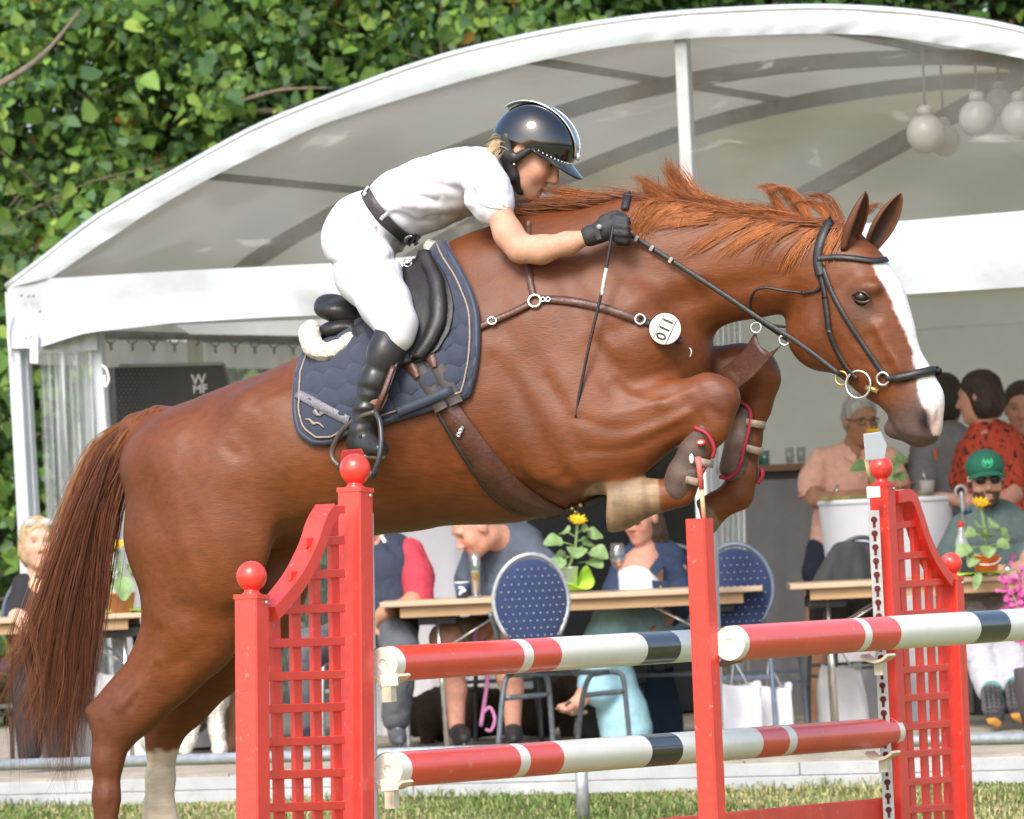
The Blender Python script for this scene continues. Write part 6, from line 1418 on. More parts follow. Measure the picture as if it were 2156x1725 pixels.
# ------------------------------------------------------------------ bar counter, cabinet, black panel
bar = empty('bar_counter', P(1640, 1500, 28.6), 'grey draped bar counter with a brown top at the rear wall', 'counter'); a0 = P(1560, 1000, 28.8); a1 = P(2300, 1000, 28.0)
b = MB(); rows = [[a0 + (a1 - a0) * s + V(0, .02 * math.sin(s * 60) * (.3 + t), 0) + V(0, 0, DZ + (1.40 - DZ) * (1 - t) - a0.z - (a1 - a0).z * s) for s in np.linspace(0, 1, 80)] for t in np.linspace(0, 1, 6)]
b.grid(rows); b.build('front_drape', mat('grey_drape', (.25, .245, .255), rough=.9, var=.10, vscale=8, sheen=.2), bar, True)
b = MB(); b.bar(V(a0.x - .05, a0.y + .25, 1.42), V(a1.x, a1.y + .25, 1.42), .6, .035); b.build('bar_top', mat('dark_wood', (.20, .10, .05), rough=.5, var=.25, vscale=8), bar)
b = MB(); b.bar(V(a0.x - .03, a0.y + .02, 1.385), V(a1.x, a1.y + .02, 1.385), .03, .05); b.build('bar_edge', m_blackpl, bar)
def tumbler(x, y, Y, r, h, m, lab, nm='drinking_glass', zb=None):
    c = P(x, y, Y); c = V(c.x, c.y, zb if zb else c.z); b = MB(); b.lathe(c, [(r * .8, 0), (r, h), (r * .93, h), (r * .74, .006), (.001, .006)], 16, cap=True); o = b.build(nm, m, None, True); tag(o, lab, 'glass'); return o
m_glass = clear_mat('glass', tint=(.9, .93, .93), gloss=.5, haze=.06, bump=0, rough=.03); m_tealglass = clear_mat('teal_glass', tint=(.35, .65, .58), gloss=.5, haze=.3, bump=0, hcol=(.25, .55, .48))
for x in (1596, 1612): tumbler(x, 990, 28.75, .026, .075, m_tealglass, 'green patterned glass on the bar counter, ' + ('left one of two' if x < 1600 else 'right one of two'), zb=1.438)
for x, l in ((1664, 'left'), (1688, 'right')): tumbler(x, 990, 28.7, .024, .085, m_glass, 'clear glass on the bar counter, %s one of two' % l, zb=1.438)
cab = empty('drinks_cabinet', P(1250, 1560, 29.2), 'black drinks cabinet behind the sunflower on the middle table', 'cabinet'); b = MB(); b0 = P(1175, 1200, 29.3); b1 = P(1425, 1200, 28.9)
b.bar(V(b0.x, b0.y + .3, .85), V(b1.x, b1.y + .3, .85), .6, 1.42); b.build('case', mat('cabinet_black', (.012, .012, .013), rough=.35, var=.1), cab, bevel=.01)
b = MB(); b.bar(V(b0.x + .1, b0.y - .035, 1.12), V(b0.x + .35, b0.y - .075, 1.12), .02, .012); b.build('handle', m_chrome, cab)
pn = empty('coffee_machine', P(350, 1560, 27.3), 'large black coffee machine back panel with white letters at the left', 'coffee machine')
def pnl(x, y, o=0.): return P(x, y, 27.2 + o)
b = MB(); b.prism([pnl(222, 772), pnl(468, 767), pnl(482, 832), pnl(492, 960), pnl(232, 960)], V(0, .35, 0)); b.build('housing', mat('machine_black', (.018, .018, .020), rough=.35, var=.1), pn, bevel=.006)
b = MB(); b.prism([pnl(222, 768, -.01), pnl(466, 762, -.01), pnl(468, 769, -.01), pnl(222, 775, -.01)], V(0, .35, 0)); b.build('top_trim', mat('machine_grey', (.30, .29, .28), rough=.4), pn)
b = MB(); rr = random.Random(3)
for r in range(16):
    for c in range(13):
        x = 232 + c * 9.5 + (4.7 if r % 2 else 0); y = 780 + r * 8
        if abs(c - 5) < 7 - abs(r - 5) * .3: b.ball(pnl(x, y, -.002), .0042 * (1 - .06 * abs(c - 4)), 6)
tag(b.build('dot_print', mat('dot_grey', (.22, .22, .22), rough=.5), pn), kind='stuff')
tc = pnl(419, 800, -.004); m_lw = mat('letter_white', (.68, .68, .68), rough=.5)
text_mesh('lettering', 'W', .070, pnl(418, 800, -.006), V(1, 0, 0), V(0, 0, 1), m_lw, pn, .001, .002)
text_mesh('lettering', 'MF', .058, pnl(421, 820, -.006), V(1, 0, 0), V(0, 0, 1), m_lw, pn, .001, .002)
b = MB(); bt0 = pnl(232, 960); b.bar(V(bt0.x - .05, bt0.y + .2, .80), V(bt0.x + .75, bt0.y + .2, .80), .45, 1.32 if False else 1.3); b.build('stand', mat('stand_white', (.6, .6, .6), rough=.7), pn)
# ------------------------------------------------------------------ things on tables
def sun_leaf(b, base, tip, wd, droop=.3, nrm=V(0, 0, 1)):
    base = Vector(base); tip = Vector(tip); d = tip - base; L = d.length; d.normalize(); s = d.cross(nrm).normalized(); n = s.cross(d); rows = []
    for i in range(8):
        t = i / 7; w_ = wd * (math.sin(math.pi * min(1, t * .86 + .10)) ** .8) * (1 - .15 * t); c = base + d * L * t - n * droop * L * t * t
        rows.append([c + s * w_ * q + n * (abs(q) * w_ * .35 - .004 * math.sin(9 * t)) for q in (-1, -.5, 0, .5, 1)])
    b.grid(rows)
m_sleaf = mat('sunflower_leaf', (.21, .33, .13), rough=.55, var=.2, vscale=30, trans=.2); m_petal = mat('petal', (.80, .50, .01), rough=.5, var=.15, vscale=60, trans=.2); m_disc = mat('flower_disc', (.45, .30, .02), rough=.9, var=.4, vscale=200)
m_stem = mat('stem_green', (.20, .32, .10), rough=.6)
def sunflower(pot, Y, potcol, leafs, flower, label, potname='white', ph=40, pw=28, zt=None, bucket=False, stems=None):
    x, y = pot; c = P(x, y, Y); s = S(Y); e_ = empty('potted_sunflower', c, label, 'plant', 'potted sunflowers on the tables')
    b = MB(); b.lathe(c, [(pw * .78 * s, 0), (pw * s, ph * s), (pw * 1.03 * s, ph * s), (pw * .95 * s, ph * s * .92), (.001, ph * s * .9)], 24); pt = b.build('pot', potcol, e_, True)
    if bucket: b = MB(); b.tube([c + V(math.cos(a) * pw * s * 1.02, -pw * s * .9 * abs(math.sin(a)), ph * s * .85 - ph * s * .45 * math.sin(a)) for a in np.linspace(.1, 3.04, 15)], .003, 6); b.build('handle', mat('handle_white', (.75, .72, .68)), pt, True)
    fx, fy = flower; top = P(fx, fy, Y); b = MB(); st = [c + V(0, 0, ph * s * .8), (c + top) / 2 + V(.01, .01, .02), top]; b.tube([Vector(q) for q in catmull(st, 6)], .006, 8); b.build('stem', m_stem, e_, True)
    for (x0, y0, x1, y1, w_, dz) in leafs:
        w_ *= 1.3; a = P(x0, y0, Y); t = P(x1, y1, Y + dz); b = MB(); mid = a + (t - a) * .42 + V(0, 0, .01); b.tube([a, mid], .0028, 6); b.build('leaf_stalk', m_stem, e_, True)
        b = MB(); sun_leaf(b, mid, t, w_ * s, .18, V(.15, -.62, .75)); b.build('leaf', m_sleaf, e_, True)
    hd_ = MB(); ax = V(.1, -.5, .85).normalized(); hd_.lathe(top, [(.012, -.012), (.020, .0), (.016, .008), (.001, .010)], 16, ax); dk = hd_.build('flower_centre', m_disc, e_, True)
    R = ax.to_track_quat('Z', 'X').to_matrix(); b = MB()
    for k in range(20):
        a = 6.283 * k / 20; d = R @ V(math.cos(a), math.sin(a), .25 + .15 * (k % 2)); sd = R @ V(-math.sin(a), math.cos(a), 0); r0 = .014; r1 = .040 + .004 * (k % 3)
        b.grid([[top + d * r0 - sd * .004, top + d * r0 + sd * .004], [top + d * (r0 + r1) * .55 - sd * .0065, top + d * (r0 + r1) * .55 + sd * .0065], [top + d * r1 - sd * .0015, top + d * r1 + sd * .0015]])
    b.build('petals', m_petal, e_, True)
    return e_
m_wpot = mat('white_pot', (.76, .78, .77), rough=.4, var=.04); m_opot = mat('orange_pot', (.80, .17, .02), rough=.4, var=.06); m_tpot = mat('terracotta_pot', (.62, .26, .10), rough=.7, var=.1)
YM = 25.55
sunflower((1197, 1232), YM, m_wpot, [(1212, 1150, 1146, 1140, 17, -.05), (1205, 1170, 1160, 1200, 15, -.1), (1212, 1175, 1160, 1175, 14, .06), (1215, 1165, 1280, 1170, 20, -.05), (1218, 1185, 1268, 1190, 17, -.08), (1216, 1140, 1270, 1125, 17, .04), (1212, 1150, 1215, 1170, 19, -.12), (1210, 1130, 1180, 1120, 15, .05), (1214, 1160, 1250, 1140, 15, .08), (1208, 1195, 1172, 1225, 9, -.05), (1214, 1125, 1240, 1112, 12, 0)], (1216, 1098), 'sunflower in a white pot on the middle table', ph=38, pw=22)
sunflower((2077, 1203), 25.3, m_opot, [(2072, 1130, 2030, 1125, 15, 0), (2068, 1150, 2012, 1168, 15, -.05), (2072, 1160, 2040, 1190, 13, -.06), (2076, 1120, 2100, 1100, 15, .03), (2078, 1150, 2125, 1150, 17, -.03), (2074, 1150, 2078, 1120, 16, -.1), (2072, 1125, 2060, 1105, 16, -.08), (2080, 1110, 2130, 1135, 12, .03), (2070, 1190, 2052, 1240, 8, -.06), (2074, 1145, 2082, 1170, 15, -.1)], (2064, 1062), 'sunflower in an orange bucket on the right table', ph=34, pw=30, bucket=True)
sunflower((255, 1294), 25.75, m_tpot, [(250, 1180, 215, 1220, 14, -.05), (255, 1190, 262, 1260, 18, -.1), (255, 1180, 290, 1215, 14, 0), (252, 1200, 222, 1255, 8, -.04), (255, 1165, 230, 1160, 12, 0)], (245, 1150), 'sunflower in a terracotta pot on the left table, behind the tail', ph=46, pw=32)
sunflower((1870, 1045), 27.1, m_wpot, [(1858, 990, 1790, 985, 16, -.03), (1862, 975, 1825, 1000, 15, 0), (1870, 985, 1910, 965, 16, 0), (1866, 1000, 1880, 975, 18, -.05), (1872, 1000, 1905, 1010, 14, -.05), (1860, 1010, 1835, 1020, 12, -.06), (1866, 960, 1870, 1000, 20, -.08)], (1838, 915), 'sunflower in a white pot on the white cocktail table', ph=48, pw=20)
# green napkins
m_nap = mat('lime_napkin', (.50, .80, .08), rough=.85, var=.08, trans=.2)
def napkin(pts, Y, label, dY=.18, wav=.012):
    rows = []
    top = catmull(pts, 5)
    for j in range(8):
        t = j / 7; rows.append([P(q[0], q[1] + 0, Y + dY * t) + V(0, 0, -.0 + wav * math.sin(q[0] * .11 + 5 * t) * (.5 + .5 * t)) for q in top])
    b = MB(); b.grid(rows); o = b.build('napkin', m_nap, None, True); sm = o.modifiers.new('t', 'SOLIDIFY'); sm.thickness = .003; tag(o, label, 'napkin', 'lime green napkins')
def wrap(x, y, Y, r, label, peak):
    c = P(x, y, Y); b = MB(); rows = []
    for j in range(9):
        t = j / 8; rows.append([c + V(math.cos(a) * r * (.35 + .9 * t), math.sin(a) * r * (.35 + .6 * t), .004 + t * (.022 + .018 * math.sin(3 * a + 1)) + t * t * peak * max(0, math.cos(a - .9)) ** 8) for a in np.linspace(0, 2 * math.pi, 49)])
    b.grid(rows); o = b.build('napkin', m_nap, None, True); sm = o.modifiers.new('t', 'SOLIDIFY'); sm.thickness = .003; tag(o, label, 'napkin', 'lime green napkins')
wrap(1205, 1246, YM - .02, .085, 'lime green napkin folded around the white sunflower pot, middle table', .10)
def flat_napkin(x0, x1, off, label):
    TP = TB
    u0 = TP.u(TP(x0, 1240, off)); u1 = TP.u(TP(x1, 1240, off)); b = MB(); b.grid([[TP.uz(u, TZ + .004 + .012 * abs(math.sin(u * 11 + o * 7)) + .02 * max(0, math.sin(u * 5 + 1)) * (o < .1), off + o) for u in np.linspace(u0, u1, 24)] for o in (-.01, .08, .2, .34)])
    o = b.build('napkin', m_nap, None, True); sm = o.modifiers.new('t', 'SOLIDIFY'); sm.thickness = .003; tag(o, label, 'napkin', 'lime green napkins')
flat_napkin(1990, 2200, .03, 'lime green cloth lying under the orange bucket'); flat_napkin(190, 300, .28, 'lime green cloth lying under the terracotta pot')
b = MB(); c = P(1860, 1052, 27.0); b.grid([[V(c.x - .30 + .55 * i / 14, c.y - .02 + .3 * j / 4, 1.243 + .008 * abs(math.sin(i * 1.1 + j))) for i in range(15)] for j in range(5)]); o = b.build('napkin', m_nap, None, True); tag(o, 'lime green cloth on the white cocktail table', 'napkin', 'lime green napkins')
# glasses, bottle, cups on the tables
def on_table(x, off, z=TZ): u = TB.u(TB(x, 1255, off)); return TB.uz(u, z + .001, off)
wg = empty('wine_glass', on_table(1304, .2), 'wine glass with a little rose wine on the middle table', 'glass'); c = wg.location.copy()
b = MB(); b.lathe(c + V(0, 0, .10), [(.004, 0), (.018, .012), (.036, .045), (.0385, .06), (.036, .085), (.029, .125), (.0282, .125), (.035, .085), (.0375, .06), (.035, .046), (.017, .013), (.001, .004)], 28, cap=False); b.build('bowl', m_glass, wg, True)
b = MB(); b.lathe(c, [(.034, 0), (.034, .002), (.008, .005), (.0035, .012), (.003, .06), (.004, .1)], 24); b.build('stem', clear_mat('glass_stem', tint=(.85, .87, .87), gloss=.6, haze=.15, bump=0), wg, True)
b = MB(); b.lathe(c + V(0, 0, .104), [(.002, 0), (.016, .011), (.031, .040), (.0305, .041), (.001, .041)], 24); b.build('wine', clear_mat('rose_wine', tint=(.95, .62, .58), gloss=.4, haze=.15, hcol=(.8, .4, .35), bump=0), wg, True)
bg = empty('beer_glass', on_table(1003, .16), 'tall slim glass half full of beer on the middle table', 'glass'); c = bg.location.copy()
b = MB(); b.lathe(c, [(.026, 0), (.027, .008), (.022, .016), (.0215, .10), (.026, .16), (.030, .212), (.0288, .212), (.0245, .16), (.02, .1), (.0195, .02), (.001, .018)], 24); b.build('glass_wall', m_glass, bg, True)
b = MB(); b.lathe(c, [(.0193, .021), (.0198, .10), (.0205, .118), (.001, .118)], 24); b.build('beer', mat('beer', (.75, .42, .04), rough=.2, var=.08, trans=.5), bg, True)
b = MB(); b.lathe(c, [(.0207, .118), (.0209, .124), (.001, .125)], 24); b.build('foam', mat('foam', (.8, .72, .58), rough=.9), bg, True)
b = MB(); b.box(c + V(0, -.0285, .165), .012, .001, .03); b.build('print', mat('print_white', (.6, .6, .6)), bg)
pc = empty('paper_cup', on_table(973, .2), 'small blue paper cup with a white swirl beside the beer glass', 'cup'); c = pc.location.copy()
b = MB(); b.lathe(c, [(.026, 0), (.036, .072), (.001, .066)], 24); b.build('cup_wall', mat('cup_blue', (.045, .075, .14), rough=.6, var=.06), pc, True)
b = MB(); b.lathe(c, [(.036, .071), (.0375, .073), (.0375, .076), (.035, .077), (.034, .072)], 24, cap=False); b.build('rim', mat('cup_white', (.8, .8, .78), rough=.5), pc, True)
b = MB(); 
for k, (ax_, az, r_) in enumerate(((-.008, .050, .007), (.002, .046, .009), (.010, .036, .010), (-.002, .030, .009), (-.010, .020, .006))): b.ball(c + V(ax_, -.0325 - .002 * k * 0 + .0, az), r_, 10, (1.1, .25, .7))
b.build('swirl_print', mat('cup_white'), pc, True)
ck = empty('soda_bottle', on_table(2030, .3), 'clear plastic soda bottle with a red label on the right table', 'bottle'); c = ck.location.copy()
b = MB(); b.lathe(c, [(.030, 0), (.033, .01), (.033, .12), (.029, .16), (.016, .205), (.0135, .215), (.0135, .232)], 24); b.build('bottle_wall', clear_mat('pet', tint=(.85, .88, .88), gloss=.5, haze=.22, bump=0), ck, True)
b = MB(); b.lathe(c, [(.0338, .065), (.0338, .125)], 24, cap=False); b.build('label', mat('label_red', (.62, .02, .02), rough=.4), ck, True)
b = MB(); b.lathe(c, [(.0155, .230), (.0155, .252), (.001, .253)], 16); b.build('cap', mat('label_red'), ck, True)
text_mesh('lettering', 'Coca', .026, c + V(.006, -.0355, .102), V(1, 0, 0), V(0, 0, 1), mat('cup_white'), ck, .0005, .0006)
sp = empty('camera_bag', on_table(2045, .22), 'black box shaped bag beside the orange bucket', 'bag'); c = sp.location.copy(); b = MB(); b.box(c + V(0, .05, .045), .09, .07, .09); b.build('body', m_blackpl, sp, bevel=.01); b = MB(); b.tube([c + V(-.04, .05, .085), c + V(0, .05, .105), c + V(.04, .05, .085)], .005, 6); b.build('handle', m_blackpl, sp, True)
tm = empty('coffee_cup', P(1953, 1048, 26.95), 'coffee cup with a spoon beside the hand on the cocktail table', 'cup'); c = V(*P(1953, 1048, 26.95).xy, 1.243)
b = MB(); b.lathe(c, [(.03, 0), (.038, .07), (.036, .07), (.028, .005), (.001, .005)], 20); b.build('cup_wall', mat('cup_grey', (.35, .34, .30), rough=.5), tm, True); b = MB(); b.tube([c + V(0, 0, .05), c + V(-.02, 0, .12)], .003, 6); b.build('spoon', m_chrome, tm, True)
# pole of a parasol / crutch top behind the right table
cr = empty('crutch', P(2027, 1250, 25.7), 'grey crutch leaning behind the right table', 'crutch'); b = MB(); b.tube([P(2024, 1035, 25.8), P(2030, 1100, 25.85), P(2046, 1500, 26.0)], .011, 10); b.build('shaft', mat('crutch_grey', (.30, .31, .32), rough=.4, metal=.5), cr, True)
b = MB(); c = P(2023, 1036, 25.78); b.tube([c + V(.026 * math.cos(a), 0, .026 * math.sin(a) * 1.1) for a in np.linspace(-.6, 4.2, 14)], .008, 8); b.build('arm_cuff', mat('crutch_grey'), cr, True); b = MB(); b.tube([P(2030, 1080, 25.85), P(2042, 1076, 25.7)], .012, 8); b.build('grip', mat('grip_navy', (.03, .05, .12), rough=.6), cr, True)
# pink flowers at the right edge
ph = empty('pink_phlox', P(2150, 1420, 24.6), 'pink flower spikes at the right edge of the picture', 'plant'); rr = random.Random(12); b = MB(); sb = MB()
for (x0, y0, x1, y1) in ((2165, 1330, 2118, 1215), (2170, 1320, 2146, 1190), (2168, 1330, 2120, 1285), (2180, 1350, 2155, 1240)):
    s0 = P(x0 + 10, y0 + 60, 24.6); s1 = P(x1, y1, 24.6); sb.tube([s0, (s0 + s1) / 2 + V(.01, 0, .01), s1], .003, 6)
    for k in range(60):
        t = rr.uniform(.35, 1.02); c = s0 + (s1 - s0) * t + V(rr.gauss(0, .022), rr.gauss(0, .02), rr.gauss(0, .018)); r_ = rr.uniform(.010, .016); a0_ = rr.uniform(0, 6); n = V(rr.gauss(0, .6), -1, rr.gauss(.2, .6)).normalized(); e1 = n.cross(V(0, 0, 1)).normalized(); e2 = e1.cross(n)
        for q in range(5):
            a = a0_ + 6.283 * q / 5; d = e1 * math.cos(a) + e2 * math.sin(a); sd = e1 * -math.sin(a) + e2 * math.cos(a); b.grid([[c - sd * .001, c + sd * .001], [c + d * r_ * .7 - sd * r_ * .42 - n * .002, c + d * r_ * .7 + sd * r_ * .42 - n * .002], [c + d * r_ - sd * r_ * .2, c + d * r_ + sd * r_ * .2]])
tag(b.build('blossoms', mat('phlox_pink', (.62, .12, .36), rough=.6, var=.2, vscale=50, trans=.3), ph, True), kind='stuff'); sb.build('stems', m_stem, ph, True)
vz = MB(); cv = P(2195, 1420, 24.6); vz.lathe(V(cv.x, cv.y, DZ), [(.09, 0), (.12, .16), (.13, .30), (.12, .31), (.001, .28)], 20); vz.build('pot', mat('dark_pot', (.06, .05, .05), rough=.6), ph, True)
# bags on the deck
def bag(x, yb, w_, h_, Y, m, lab, nm='shopping_bag', handles=True, slump=.0):
    c = P(x, yb, Y); c = V(c.x, c.y, DZ + .002); e_ = empty(nm, c, lab, 'bag'); b = MB(); rows = []
    for j in range(9):
        t = j / 8; z = h_ * t; s = 1 - slump * t * t; rows.append([c + V(w_ / 2 * s * math.copysign(abs(math.cos(a)) ** .35, math.cos(a)) * (1 + .05 * math.sin(7 * t + 3 * a)), .07 * math.copysign(abs(math.sin(a)) ** .35, math.sin(a)) * (1 - .4 * t) + .01 * math.sin(5 * a + 8 * t), z + .02 * t * math.sin(2 * a)) for a in np.linspace(0, 6.2832, 33)])
    b.grid(rows); b.f.append(tuple(range(32, -1, -1))); b.build('sack', m, e_, True)
    if handles:
        b = MB(); b.tube([c + V(-w_ * .2, -.04, h_), c + V(-.02, -.05, h_ + .12), c + V(w_ * .2, -.04, h_)], .005, 6); b.build('handle', m, e_, True)
m_wbag = mat('white_bag', (.76, .76, .78), rough=.6, var=.05, bump=.4, bscale=8)
bag(1560, 1530, .20, .26, 25.4, m_wbag, 'white paper bag under the right chair, left one'); bag(1632, 1530, .17, .24, 25.6, m_wbag, 'white paper bag under the right chair, right one')
bag(1395, 1530, .20, .31, 26.6, mat('denim_bag', (.022, .045, .085), rough=.85, var=.2), 'dark denim tote bag slumped beside the denim woman', slump=.35)
bag(1255, 1530, .16, .36, 26.3, mat('black_bag', (.012, .012, .013), rough=.7), 'black bag under the middle table', slump=.3)
bag(265, 1560, .30, .42, 26.0, m_wbag, 'large white bag on the deck behind the horse hock', slump=.15)
bag(1775, 1530, .25, .30, 26.2, m_wbag, 'white bag under the chair with the jacket', slump=.2)
# ------------------------------------------------------------------ onlookers
def cloth(name, col=(.5, .5, .5), rough=.85, **k): return mat(name, col, rough=rough, var=.13, vscale=30, bump=.25, bscale=16, **k)
m_hairm = mat('hair_short', attr=True, rough=.6, var=.25, vscale=120, bump=.6, bscale=90)
SKINS = {'fair': (.56, .33, .24), 'pink': (.58, .30, .22), 'tan': (.42, .215, .13)}
class Person:
    def __init__(s, Y, base, label, skin='fair'):
        s.Y = Y; s.skin = SKINS[skin]; c = P(*base, Y); s.e = empty('person', V(c.x, c.y, DZ), label, 'person'); s.body = Field(); s.cf = None; s.label = label
    def q(s, p): return P(p[0], p[1], s.Y + (p[2] if len(p) > 2 else 0))
    def ch(s, f, pts, k=.03, grow=0., L=None):
        """pts: (x, y, dY, a[, b])"""
        f.chain([(s.q(p), p[3] + grow, (p[4] if len(p) > 4 else p[3]) + grow) for p in pts], L=L, k=k); return f
    def limb(s, pts, cloths=None, k=.03): s.ch(s.body, pts, k)
    def head(s, x, y, dY=0., yaw=0., pitch=0., roll=0., sc=1., neck=None, male=True, brow=(.10, .07, .05), beard=None, eyes_=True):
        s.M = frame(math.radians(yaw), math.radians(pitch), math.radians(roll)); s.hc = s.q((x, y, dY)); s.sc = sc
        s.w = head_field(s.body, s.hc, s.M, sc, s.q(neck) if neck else None, male); s.cf = face_cols(s.hc, s.M, s.skin, sc, brow, beard)
        if eyes_: eyes(s.w, s.M, sc, s.e)
    def hand(s, wr, to, nrm, curl=.6, sc=1.): a = s.q(wr); hand_field(s.body, a, s.q(to) - a, Vector(nrm), sc, curl)
    def garment(s, name, m, chains, h=.009, k=.03, holes=(), disp=None, amp=.004):
        f = Field()
        for c in chains: s.ch(f, c, k)
        for c in holes: f.chain([(s.q(p), p[3], p[4] if len(p) > 4 else p[3]) for p in c], k=.01, sub=True)
        sd = (int(abs(s.hc.x) * 977) % 97) if s.cf else 5
        fn = lambda v: amp * .5 * vnoise(v, 18, sd) + amp * 1.5 * crease(v * np.array((1, 1, .7)), 9, sd, .10) + amp * .6 * crease(v * np.array((1, 1, 1.3)), 20, sd + 3, .10) + amp * .6 + (disp(v) if disp else 0)
        return soft(name, f, m, s.e, h, disp=fn)[0]
    def hair(s, col, style='short', h=.008):
        f = Field(); A = np.array(s.M); S_ = s.sc
        def E(p, r, k=.02, sub=False): f.ell(s.w(*p), tuple(q * S_ for q in r), A, k=k, sub=sub)
        E((0, -.016, .052), (.081, .100, .084))
        if style == 'short': E((0, -.05, .0), (.076, .062, .07), .03); E((0, .095, -.03), (.095, .09, .105), .012, True); E((-.08, .045, -.045), (.04, .06, .06), .01, True); E((.08, .045, -.045), (.04, .06, .06), .01, True); E((0, -.03, -.13), (.12, .12, .07), .01, True)
        if style == 'bald': E((0, .05, .10), (.10, .11, .09), .01, True); E((0, .095, -.03), (.11, .09, .12), .012, True); E((0, -.03, -.12), (.12, .12, .07), .01, True)
        if style == 'bob': E((0, -.035, -.02), (.090, .088, .105), .03); E((0, .105, -.045), (.066, .085, .125), .012, True); E((0, -.02, -.16), (.14, .14, .06), .01, True)
        if style == 'long': E((0, -.04, -.05), (.088, .075, .12), .03); E((0, -.06, -.14), (.075, .05, .10), .04); E((0, .105, -.045), (.068, .085, .14), .012, True)
        def fn(v): return .003 * vnoise(v * np.array((1, 1, .35)), 190, 4) + .002 * vnoise(v, 90, 2)
        def cl(v): return np.array(col)[None] * (1 + .45 * vnoise(v * np.array((1, 1, .3)), 160, 6))[:, None]
        soft('hair', f, m_hairm, s.e, h, colfn=lambda v: np.clip(cl(v), 0, 1), disp=fn)
    def done(s, h=.009): soft('body', s.body, m_skin, s.e, h, colfn=s.cf or (lambda v: np.tile(np.array(s.skin), (len(v), 1))))
    def shoe(s, heel, toe, m, msole, w_=.045, hh=.04):
        f = Field(); s.ch(f, [(heel[0], heel[1], heel[2], hh, w_ * .85), (((heel[0] + toe[0]) / 2), (heel[1] + toe[1]) / 2, (heel[2] + toe[2]) / 2, hh * .95, w_), (toe[0], toe[1], toe[2], hh * .62, w_ * .85)], .02)
        soft('shoe', f, m, s.e, .008)
        f = Field(); dz = hh / S(s.Y) * .75; s.ch(f, [(heel[0], heel[1] + dz, heel[2], .014, w_ * .9), (toe[0], toe[1] + dz * .85, toe[2], .012, w_ * .92)], .01); soft('shoe_sole', f, msole, s.e, .008)
m_jean = cloth('grey_trousers', (.085, .09, .105)); m_bshoe = mat('black_shoe', (.016, .016, .018), rough=.6, var=.2); m_gsole = mat('grey_sole', (.10, .10, .10), rough=.8)
# woman with blond hair at the left table
p = Person(25.85, (60, 1600), 'blond woman in a black top with sunglasses on her head, left table', 'fair')
p.head(80, 1147, 0, yaw=14, pitch=2, sc=1.02, neck=(80, 1215, .03), male=False, brow=(.25, .18, .10)); p.hair((.40, .29, .16), 'bob')
p.limb([(80, 1235, .03, .06, .09), (85, 1300, .04, .12, .10), (85, 1420, .05, .13, .11)]); p.limb([(42, 1240, .02, .045), (38, 1300, -.06, .04), (62, 1322, -.22, .034), (125, 1318, -.28, .026)]); p.limb([(125, 1240, .02, .045), (140, 1300, 0, .04), (130, 1318, -.25, .026)])
p.hand((125, 1318, -.28), (160, 1316, -.32), (0, 0, 1), .4)
p.limb([(70, 1440, 0, .075), (60, 1460, -.38, .06), (62, 1590, -.36, .04)]); p.limb([(110, 1440, 0, .075), (125, 1460, -.38, .06), (125, 1590, -.36, .04)])
p.garment('black_top', cloth('black_top', (.013, .013, .016)), [[(80, 1225, .03, .055, .08), (84, 1280, .04, .14, .115), (84, 1360, .05, .13, .12), (88, 1430, .05, .15, .13)], [(50, 1232, .02, .055), (40, 1290, -.04, .052)], [(118, 1232, .02, .055), (138, 1290, 0, .052)]], holes=[[(88, 1190, -.10, .05), (95, 1225, -.10, .035)]])
p.garment('trousers', cloth('dark_trousers', (.02, .02, .024)), [[(70, 1440, 0, .09), (60, 1460, -.38, .075), (62, 1585, -.36, .055)], [(110, 1440, 0, .09), (125, 1460, -.38, .075), (125, 1585, -.36, .055)]])
for q_ in (-1, 1):
    b = MB(); b.ball(p.w(q_ * .036, .062, .098), .028, 14, (1.1, .35, .75), p.M); b.build('sunglasses_lens', mat('lens_pale', (.42, .40, .37), rough=.15), p.e, True)
p.done()
# person with bare legs behind the horse
p = Person(26.6, (440, 1600), 'person behind the horse with bare tanned legs, beside the dog', 'tan')
p.head(440, 1150, 0, yaw=0, sc=1., neck=(440, 1215, .03)); p.hair((.08, .05, .03))
p.limb([(440, 1235, .03, .06, .1), (440, 1330, .05, .13, .11), (440, 1420, .05, .14, .12)]); p.limb([(395, 1240, .02, .045), (392, 1330, -.05, .04), (415, 1390, -.25, .03)]); p.limb([(485, 1240, .02, .045), (488, 1330, -.05, .04), (465, 1390, -.25, .03)])
p.limb([(465, 1430, 0, .08), (500, 1432, -.40, .062), (502, 1500, -.38, .055), (484, 1560, -.36, .036), (478, 1578, -.37, .034), (470, 1584, -.48, .026, .04)]); p.limb([(420, 1430, 0, .08), (385, 1432, -.40, .062), (382, 1560, -.38, .036), (378, 1584, -.48, .026, .04)])
p.garment('shirt', cloth('olive_shirt', (.14, .15, .10)), [[(440, 1228, .03, .06, .09), (440, 1290, .04, .16, .12), (440, 1425, .05, .16, .13)], [(405, 1236, .02, .058), (394, 1300, -.03, .052)], [(475, 1236, .02, .058), (487, 1300, -.03, .052)]])
p.garment('shorts', cloth('navy_shorts', (.02, .024, .05)), [[(440, 1420, .05, .13, .13), (465, 1430, 0, .095), (490, 1432, -.28, .078)], [(440, 1420, .05, .13, .13), (420, 1430, 0, .095), (395, 1432, -.28, .078)]])
p.done(.011)
